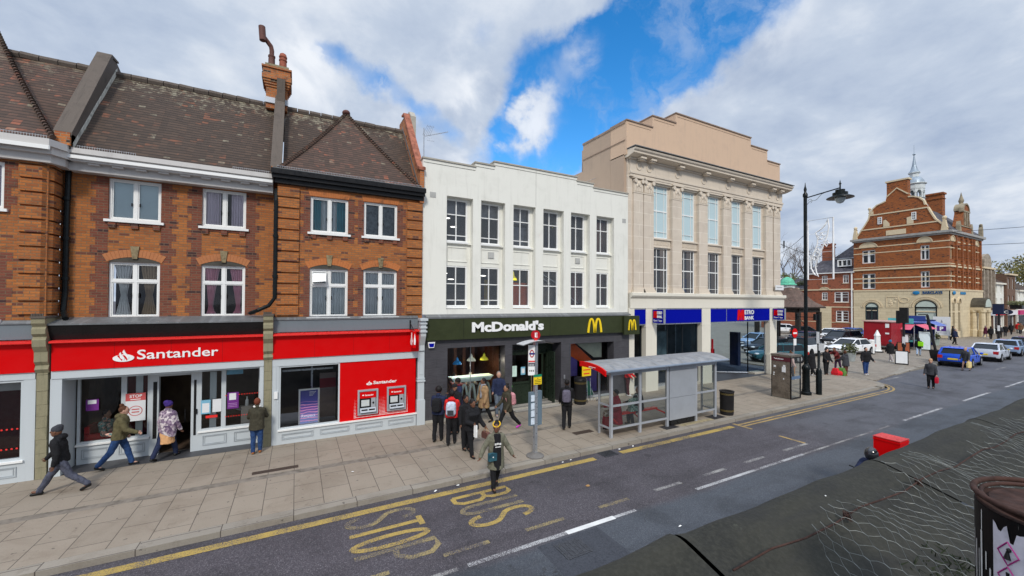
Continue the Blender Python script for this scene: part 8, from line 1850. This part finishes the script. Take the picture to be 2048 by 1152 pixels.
p=person('woman with yellow headband and open sage-green coat crossing the road with arms spread',4.55,9.28,-.12,-100,1.66,((10,3),(-12,14)),((-4,30,22),(6,26,25)),3,'dark',gsage,.36,1.12,bk,bsh,'bun',chest=tee,headband=ylw,headturn=-25)
cb=thing('shoulder_bag','small teal shoulder bag on the hip of the woman crossing the road','shoulder bag',p['W'](p['pel']+Vector((.17,-.14,.0)))) ; k=MB(); k.box(-.11,.11,-.04,.04,-.10,.09); k2=k.build('bag',C('teal_leather',(.03,.10,.13)),cb,local=True); MB().box(-.11,.11,-.047,-.041,-.0,.09).build('flap',C('teal_leather_dark',(.02,.07,.10)),cb,local=True); MB().box(-.015,.015,-.055,-.047,-.01,.015).build('clasp',wht,cb,local=True)
p=person('man in black jacket with grey backpack facing away, right of the bus stop',8.82,12.08,0,50,1.76,((8,2),(-8,6)),((22,8,70),(10,8,30)),3,'dark',bk,.07,1.12,bk,bsh,'crop'); backpack(p,'grey-violet backpack on the man right of the bus stop',C('grey_violet',(.12,.11,.15)))
# shelter and beyond
person('seated person in long deep red coat on the shelter bench',10.25,11.0,0,168,1.66,((72,78),(78,80)),((25,8,60),(25,8,60)),4,'brown',rdc,.42,1.15,bk,bsh,'short',sit=.70)
p=person('seated person in black jacket with a mint bag on the shelter bench',11.35,10.98,0,165,1.66,((75,75),(70,80)),((35,8,45),(35,8,45)),4,'brown',bk,.05,1.1,dg,bsh,'long',brn,sit=.72); 
o=thing('shopping_bag','mint green patterned shopping bag on the lap of the seated person in black','shopping bag',(11.05,10.90,.95)); k=MB(); k.loft([[(a*.27*q,b_*.09,zz) for a,b_ in ((-1,-1),(1,-1),(1,1),(-1,1))] for q,zz in ((1.1,-.28),(1.0,0),(.85,.17))]); remeshed(k,.015,'bag',print_mat('mint_pattern',(.05,.22,.18),(.50,.72,.64),(.62,.80,.72),22),o); k=MB(); k.tube([(-.15,0,.15),(-.1,0,.3),(.1,0,.3),(.15,0,.15)],.01,5); k.build('handle',mat('mint_table',(.6,.8,.7)),o,local=True)
o=thing('straw_bag','brown and white bag at the left end of the shelter bench','bag',(9.75,10.95,.72)); MB().ell((0,0,0),(.18,.12,.12),10,7).build('bag',print_mat('brown_white',(.12,.06,.03),(.4,.33,.25),(.6,.55,.5),20),o,local=True,smooth=True)
p=person('person in black and red tracksuit with white shoes at the corner of the tiled wall',14.6,14.9,0,-60,1.72,((3,0),(-3,0)),((10,8,40),(10,8,40)),2,'brown',rd,.02,1.1,C('red_black_trousers',(.06,.008,.012)),wsh,'short')
t=thing('folded_pushchair','folded dark green pushchair leaning under the orange and purple window','pushchair',(12.1,15.0,0)); b=MB()
for x0,x1 in ((11.95,12.2),(12.15,12.4)): b.tube([(x0,14.75,.05),(x1-.1,15.0,1.05)],.013,5); b.tube([(x1+.1,14.75,.05),(x0,15.0,.9)],.013,5)
b.build('frame',steel,t); b=MB(); b.poly([(12.0,14.8,.3),(12.35,14.82,.3),(12.2,14.97,.95),(12.0,14.97,.9)]); b.build('seat_cloth',C('bottle_green',(.01,.05,.035)),t)
b=MB()
for x_ in (11.93,12.5): b.tube([(x_,14.75+.05*math.cos(a),.06+.05*math.sin(a)) for a in [i*PI/5 for i in range(10)]],.012,5,True)
b.build('wheel',tyre,t)
# near the telephone box and in the square
F=dict(far=True); zs=-.045
p=person('woman in cream top behind the telephone box, left of the pink one',25.3,13.6,0,-80,1.62,skin='brown',coat=C('cream_top',(.6,.53,.45)),trous=dg,shoes=bsh,hair='long',**F)
p=person('woman in pale pink jacket with tan bag behind the telephone box',26.6,13.5,0,-40,1.66,skin='pale',coat=C('pale_pink',(.62,.43,.40)),trous=dg,shoes=wsh,hair='bun',hairm=brn,**F); handbag(p,1,'tan brown bag carried by the woman in pale pink',C('tan_bag',(.40,.2,.09)),.35,.4,drop=.05)
person('woman in long black hooded coat and white shoes, seen from behind between the two posts',29.3,13.6,zs,75,1.66,((10,5),(-12,20)),skin='dark',coat=bk,clen=.42,bulk=1.15,trous=bk,shoes=wsh,hair='hijab',hairm=bk,**F)
person('person in black jacket just right of the thinner post, facing the road',30.5,13.35,zs,-110,1.72,((2,0),(-2,0)),((10,8,50),(5,8,30)),skin='pale',coat=bk,clen=.1,bulk=1.1,trous=bk,shoes=bsh,hair='short',**F)
o=thing('red_bag','bright red carrier bags standing on the paving beside the black jacket','carrier bag',(30.9,13.0,zs)); k=MB(); k.loft([[(a*q,b_*q*1.4,zz) for a,b_ in ((-.13,-.13),(.13,-.13),(.13,.13),(-.13,.13))] for q,zz in ((1,0),(1.15,.2),(.7,.48))]); k.ell((.1,-.22,.16),(.14,.14,.17),8,6); remeshed(k,.02,'bag',C('red_plastic',(.62,.02,.03)),o)
o=thing('green_bag','green shopping bag on the paving next to the red bags','carrier bag',(31.2,12.8,zs)); k=MB(); k.loft([[(a*q,b_*q,zz) for a,b_ in ((-.17,-.2),(.17,-.2),(.17,.2),(-.17,.2))] for q,zz in ((1,0),(1.1,.25),(.8,.5))]); remeshed(k,.02,'bag',C('green_plastic',(.10,.22,.05)),o)
person('woman in short dark grey coat and brown boots facing away beside the bags',31.4,12.65,zs,70,1.58,((3,0),(-3,0)),((25,14,50),(25,14,50)),6,skin='brown',coat=dg,clen=.25,bulk=1.15,trous=C('brown_tights',(.12,.05,.03)),shoes=oc,hair='short',hairm=brn,hood=1,**F)
person('person in maroon coat bending behind the woman in dark grey',33.6,14.0,zs,160,1.62,((10,5),(-8,5)),((60,20,30),(50,20,30)),30,skin='brown',coat=mar,clen=.15,bulk=1.15,trous=C('plum_trousers',(.05,.02,.05)),shoes=bsh,hair='short',hairm=brn,**F)
person('man in black jacket and blue jeans with white shoes standing alone at the square corner',33.1,12.25,zs,-125,1.76,((4,0),(-4,0)),((5,16,30),(5,16,35)),2,skin='pale',coat=bk,clen=.08,bulk=1.3,trous=C('mid_jeans',(.02,.05,.16)),shoes=wsh,hair='crop',**F)
p=person('person in dark coat with tan hat crossing the side road with a red bag',31.6,8.75,-.12,188,1.62,((3,0),(-4,2)),((5,8,15),(5,8,15)),4,skin='pale',coat=dg,clen=.12,bulk=1.15,trous=bk,shoes=bsh,hair='beanie',hairm=C('tan_hat',(.45,.27,.16)),**F); handbag(p,1,'red bag carried by the person in the tan hat',C('red_shopper',(.45,.01,.03)),.38,.3,drop=.08)
p=person('woman with yellow and white carrier bag crossing behind the blue hatchback',42.3,9.9,-.12,170,1.64,((18,4),(-18,8)),((5,8,15),(10,8,15)),6,skin='pale',coat=dg,clen=.2,trous=None,shoes=bsh,hair='short',hairm=blond,**F); handbag(p,1,'yellow and white carrier bag behind the blue hatchback',C('yellow_white_bag',(.70,.55,.25)),.4,.42,'carrier bag',drop=.05)
person('person in bulky black coat and teal beanie walking to the stalls',42.2,14.0,zs,60,1.70,((14,4),(-14,10)),skin='dark',coat=bk,clen=.25,bulk=1.35,trous=C('pale_trousers',(.4,.36,.36)),shoes=wsh,hair='beanie',hairm=blu,**F)
p=person('person in black hooded coat and light jeans carrying a lime green bag',49.2,14.4,zs,15,1.62,((16,4),(-22,20)),skin='dark',coat=bk,clen=.2,bulk=1.1,trous=lj,shoes=bsh,hair='hijab',hairm=bk,**F)
o=thing('lime_bag','lime green bag slung behind the person in black hooded coat','bag',(49.0,14.2,1.05)); k=MB(); k.box(-.07,.07,-.17,.17,-.2,.2); remeshed(k,.02,'bag',grn,o)
person('man in navy jacket standing in front of the parking board',66.1,16.3,0,-100,1.75,skin='pale',coat=nv,clen=.08,bulk=1.25,trous=bk,shoes=bsh,hair='crop',hairm=C('grey_hair',(.2,.18,.17)),**F)
person('person in dark coat standing directly at the corner of the bank behind the parking board',73.0,18.2,0,-90,1.78,skin='brown',coat=bk,clen=.3,trous=bk,shoes=bsh,hair='short',**F)
person('person in maroon coat at the bank porch',83.0,17.6,0,-60,1.62,skin='pale',coat=C('plum_coat',(.10,.02,.05)),clen=.35,bulk=1.25,trous=C('pale_trousers',(.4,.36,.36)),shoes=wsh,hair='short',hairm=C('grey_hair',(.2,.18,.17)),**F)
far_p=[(80.5,16.6,bk,bk,'tall person in black in the pair right of the porch'),(82.2,16.3,bk,dg,'second person of the pair right of the porch, closer to the signal pole'),(84.5,16.6,dg,bk,'person in grey coat behind the traffic pole'),(100,19.0-1.2,rd,bk,'person in bright red coat walking down the pavement'),(89.0,17.0,bk,dg,'person in black with pale bag strap past the red coat'),(95.2,17.6,bk,bk,'person in black far down the pavement'),(98,17.2,C('brown_coat',(.16,.09,.05)),dg,'person in brown coat far down the pavement'),(104,17.6,C('tan_coat',(.3,.2,.13)),bk,'person in tan coat furthest down the pavement'),(107,18.2,nv,bk,'person in navy furthest down the pavement')]
for i,(x,y,c1,c2,l) in enumerate(far_p): person(l,x,y,0,(20,200,190,10,195,30,200,180,15)[i],1.66+.03*(i%4),((14,4),(-14,8)),skin='brown',coat=c1,clen=.25,bulk=1.15,trous=c2,shoes=bsh,hair='short',group='people walking on the far pavement',**F)
t=thing('traffic_signal','dark traffic signal post in front of the bank porch','traffic light',(79,15.6,0)); MB().tube([(79,15.6,0),(79,15.6,4.4)],.09,8).build('post',soft_blk,t); MB().box(78.8,79.2,15.2,16.1,3.3,4.6).build('signal_head',nv,t); MB().box(78.85,78.9,15.5,15.7,1.2,1.9).build('sticker',paper,t)
t=thing('hanging_basket','dark hanging basket with green plants on a bracket over the far pavement','hanging basket',(92,16.4,4)); MB().box(91.4,92.6,15.9,17.0,3.9,4.5).build('basket',blk,t); f=MB()
for i in range(200): v=Vector((rnd.uniform(-.8,.8),rnd.uniform(-.8,.8),rnd.uniform(0,.55))); p_=Vector((92,16.4,4.4))+v; f.add([p_,p_+Vector((.2,0,.1)),p_+Vector((0,.2,.15))],[(0,1,2)])
f.build('plant',lg,t); MB().tube([(92,19.4,4.6),(92,16.4,4.6)],.05,5).build('bracket',blk,t)
t=thing('oval_sign','small navy oval hanging sign with white C below the hanging basket','hanging sign',(88,16.8,3.4)); T=facing_x(88,17.3); b=MB(T); b.prism(arc(.6,3.5,.62,.36,0,360,20)[:-1],'y',0,.1); b.build('board',nv,t); text('lettering','C',.4,3.3,.4,.4,-.03,wht,t,.02,.02,T); MB().tube([(88,19.4,3.9),(88,16.6,3.9)],.04,5).build('bracket',blk,t)
t=thing('traffic_signal','distant traffic signal showing green under the trees','traffic light',(118,15.5,0)); MB().tube([(118,15.5,0),(118,15.5,4)],.1,6).build('post',soft_blk,t); MB().box(117.7,118.1,15.0,16.1,3.6,5.2).build('signal_head',soft_blk,t); MB().ell((117.65,15.55,4.0),(.08,.25,.25),8,6).build('green_lamp',mat('green_signal',(.1,.9,.6),.3,emit=2),t)
# people inside the restaurant and delivery rider
person('diner in dusty pink top leaning on the mint table inside the restaurant',6.0,16.6,0,-60,1.65,((80,80),(80,80)),((50,10,40),(60,10,30)),12,'brown',C('dusty_pink',(.36,.15,.14)),.05,1.1,dg,bsh,'short',sit=.75)
person('diner in pale patterned top inside the restaurant, right of the paper cup',6.95,16.9,0,-100,1.65,((80,80),(80,80)),((40,10,60),(40,10,60)),8,'brown',print_mat('pale_pattern',(.2,.2,.2),(.5,.48,.46),(.6,.6,.6)),.05,1.0,dg,bsh,'short',sit=.75)
helm=mat('helmet_black',(.015,.015,.018),.15,coat=1)
p=person('delivery rider in navy jacket and black helmet on a scooter below the ledge',12.05,4.25,-.12,182,1.72,((75,80),(70,78)),((55,6,20),(55,6,20)),30,'brown',nv,.05,1.15,bk,bsh,'',sit=.70); hdw=p['nk']+Vector((.06,0,.14)); MB().ell(tuple(hdw),(.15,.135,.16),14,10).build('helmet',helm,p['t'],local=True,smooth=True)
t=thing('delivery_scooter','dark delivery scooter carrying the rider, mostly hidden by the ledge','scooter',(11.9,4.25,-.12),180); 
for x_ in (-.62,.62): MB().tube([(x_+.24*math.cos(a),0,.26+.24*math.sin(a)) for a in [i*PI/8 for i in range(16)]],.05,8,True).build('wheel',tyre,t,local=True,smooth='all')
b=MB(); b.loft([[(a,b_,z_) for a,b_ in ((-.7,-.14),(.0,-.16),(.0,.16),(-.7,.14))] for z_ in (.35,.78)]); b.box(0,.4,-.15,.15,.3,.38); b.loft([[(.4,-.18,.3),(.5,-.1,.3),(.5,.1,.3),(.4,.18,.3)],[(.38,-.2,.9),(.48,-.1,.95),(.48,.1,.95),(.38,.2,.9)]]); b.build('body',pk,t,local=True,smooth=True); MB().tube([(.42,-.32,1.0),(.46,0,.98),(.42,.32,1.0)],.016,6).build('handlebar',blk,t,local=True)
t=thing('delivery_box','bright red delivery box behind the rider','delivery box',(12.5,4.18,.985),-2); b=MB(); b.box(-.22,.22,-.27,.22,0,.5); b.box(-.23,.23,-.28,.23,.44,.47); b.build('case',red,t,local=True); MB().box(-.23,.23,-.28,.23,.502,.52).build('lid',mat('box_lid_red',(.62,.05,.05),.35),t,local=True)
MB().box(-.25,.25,-.3,.25,-.45,0).build('carrier',blk,t,local=True)
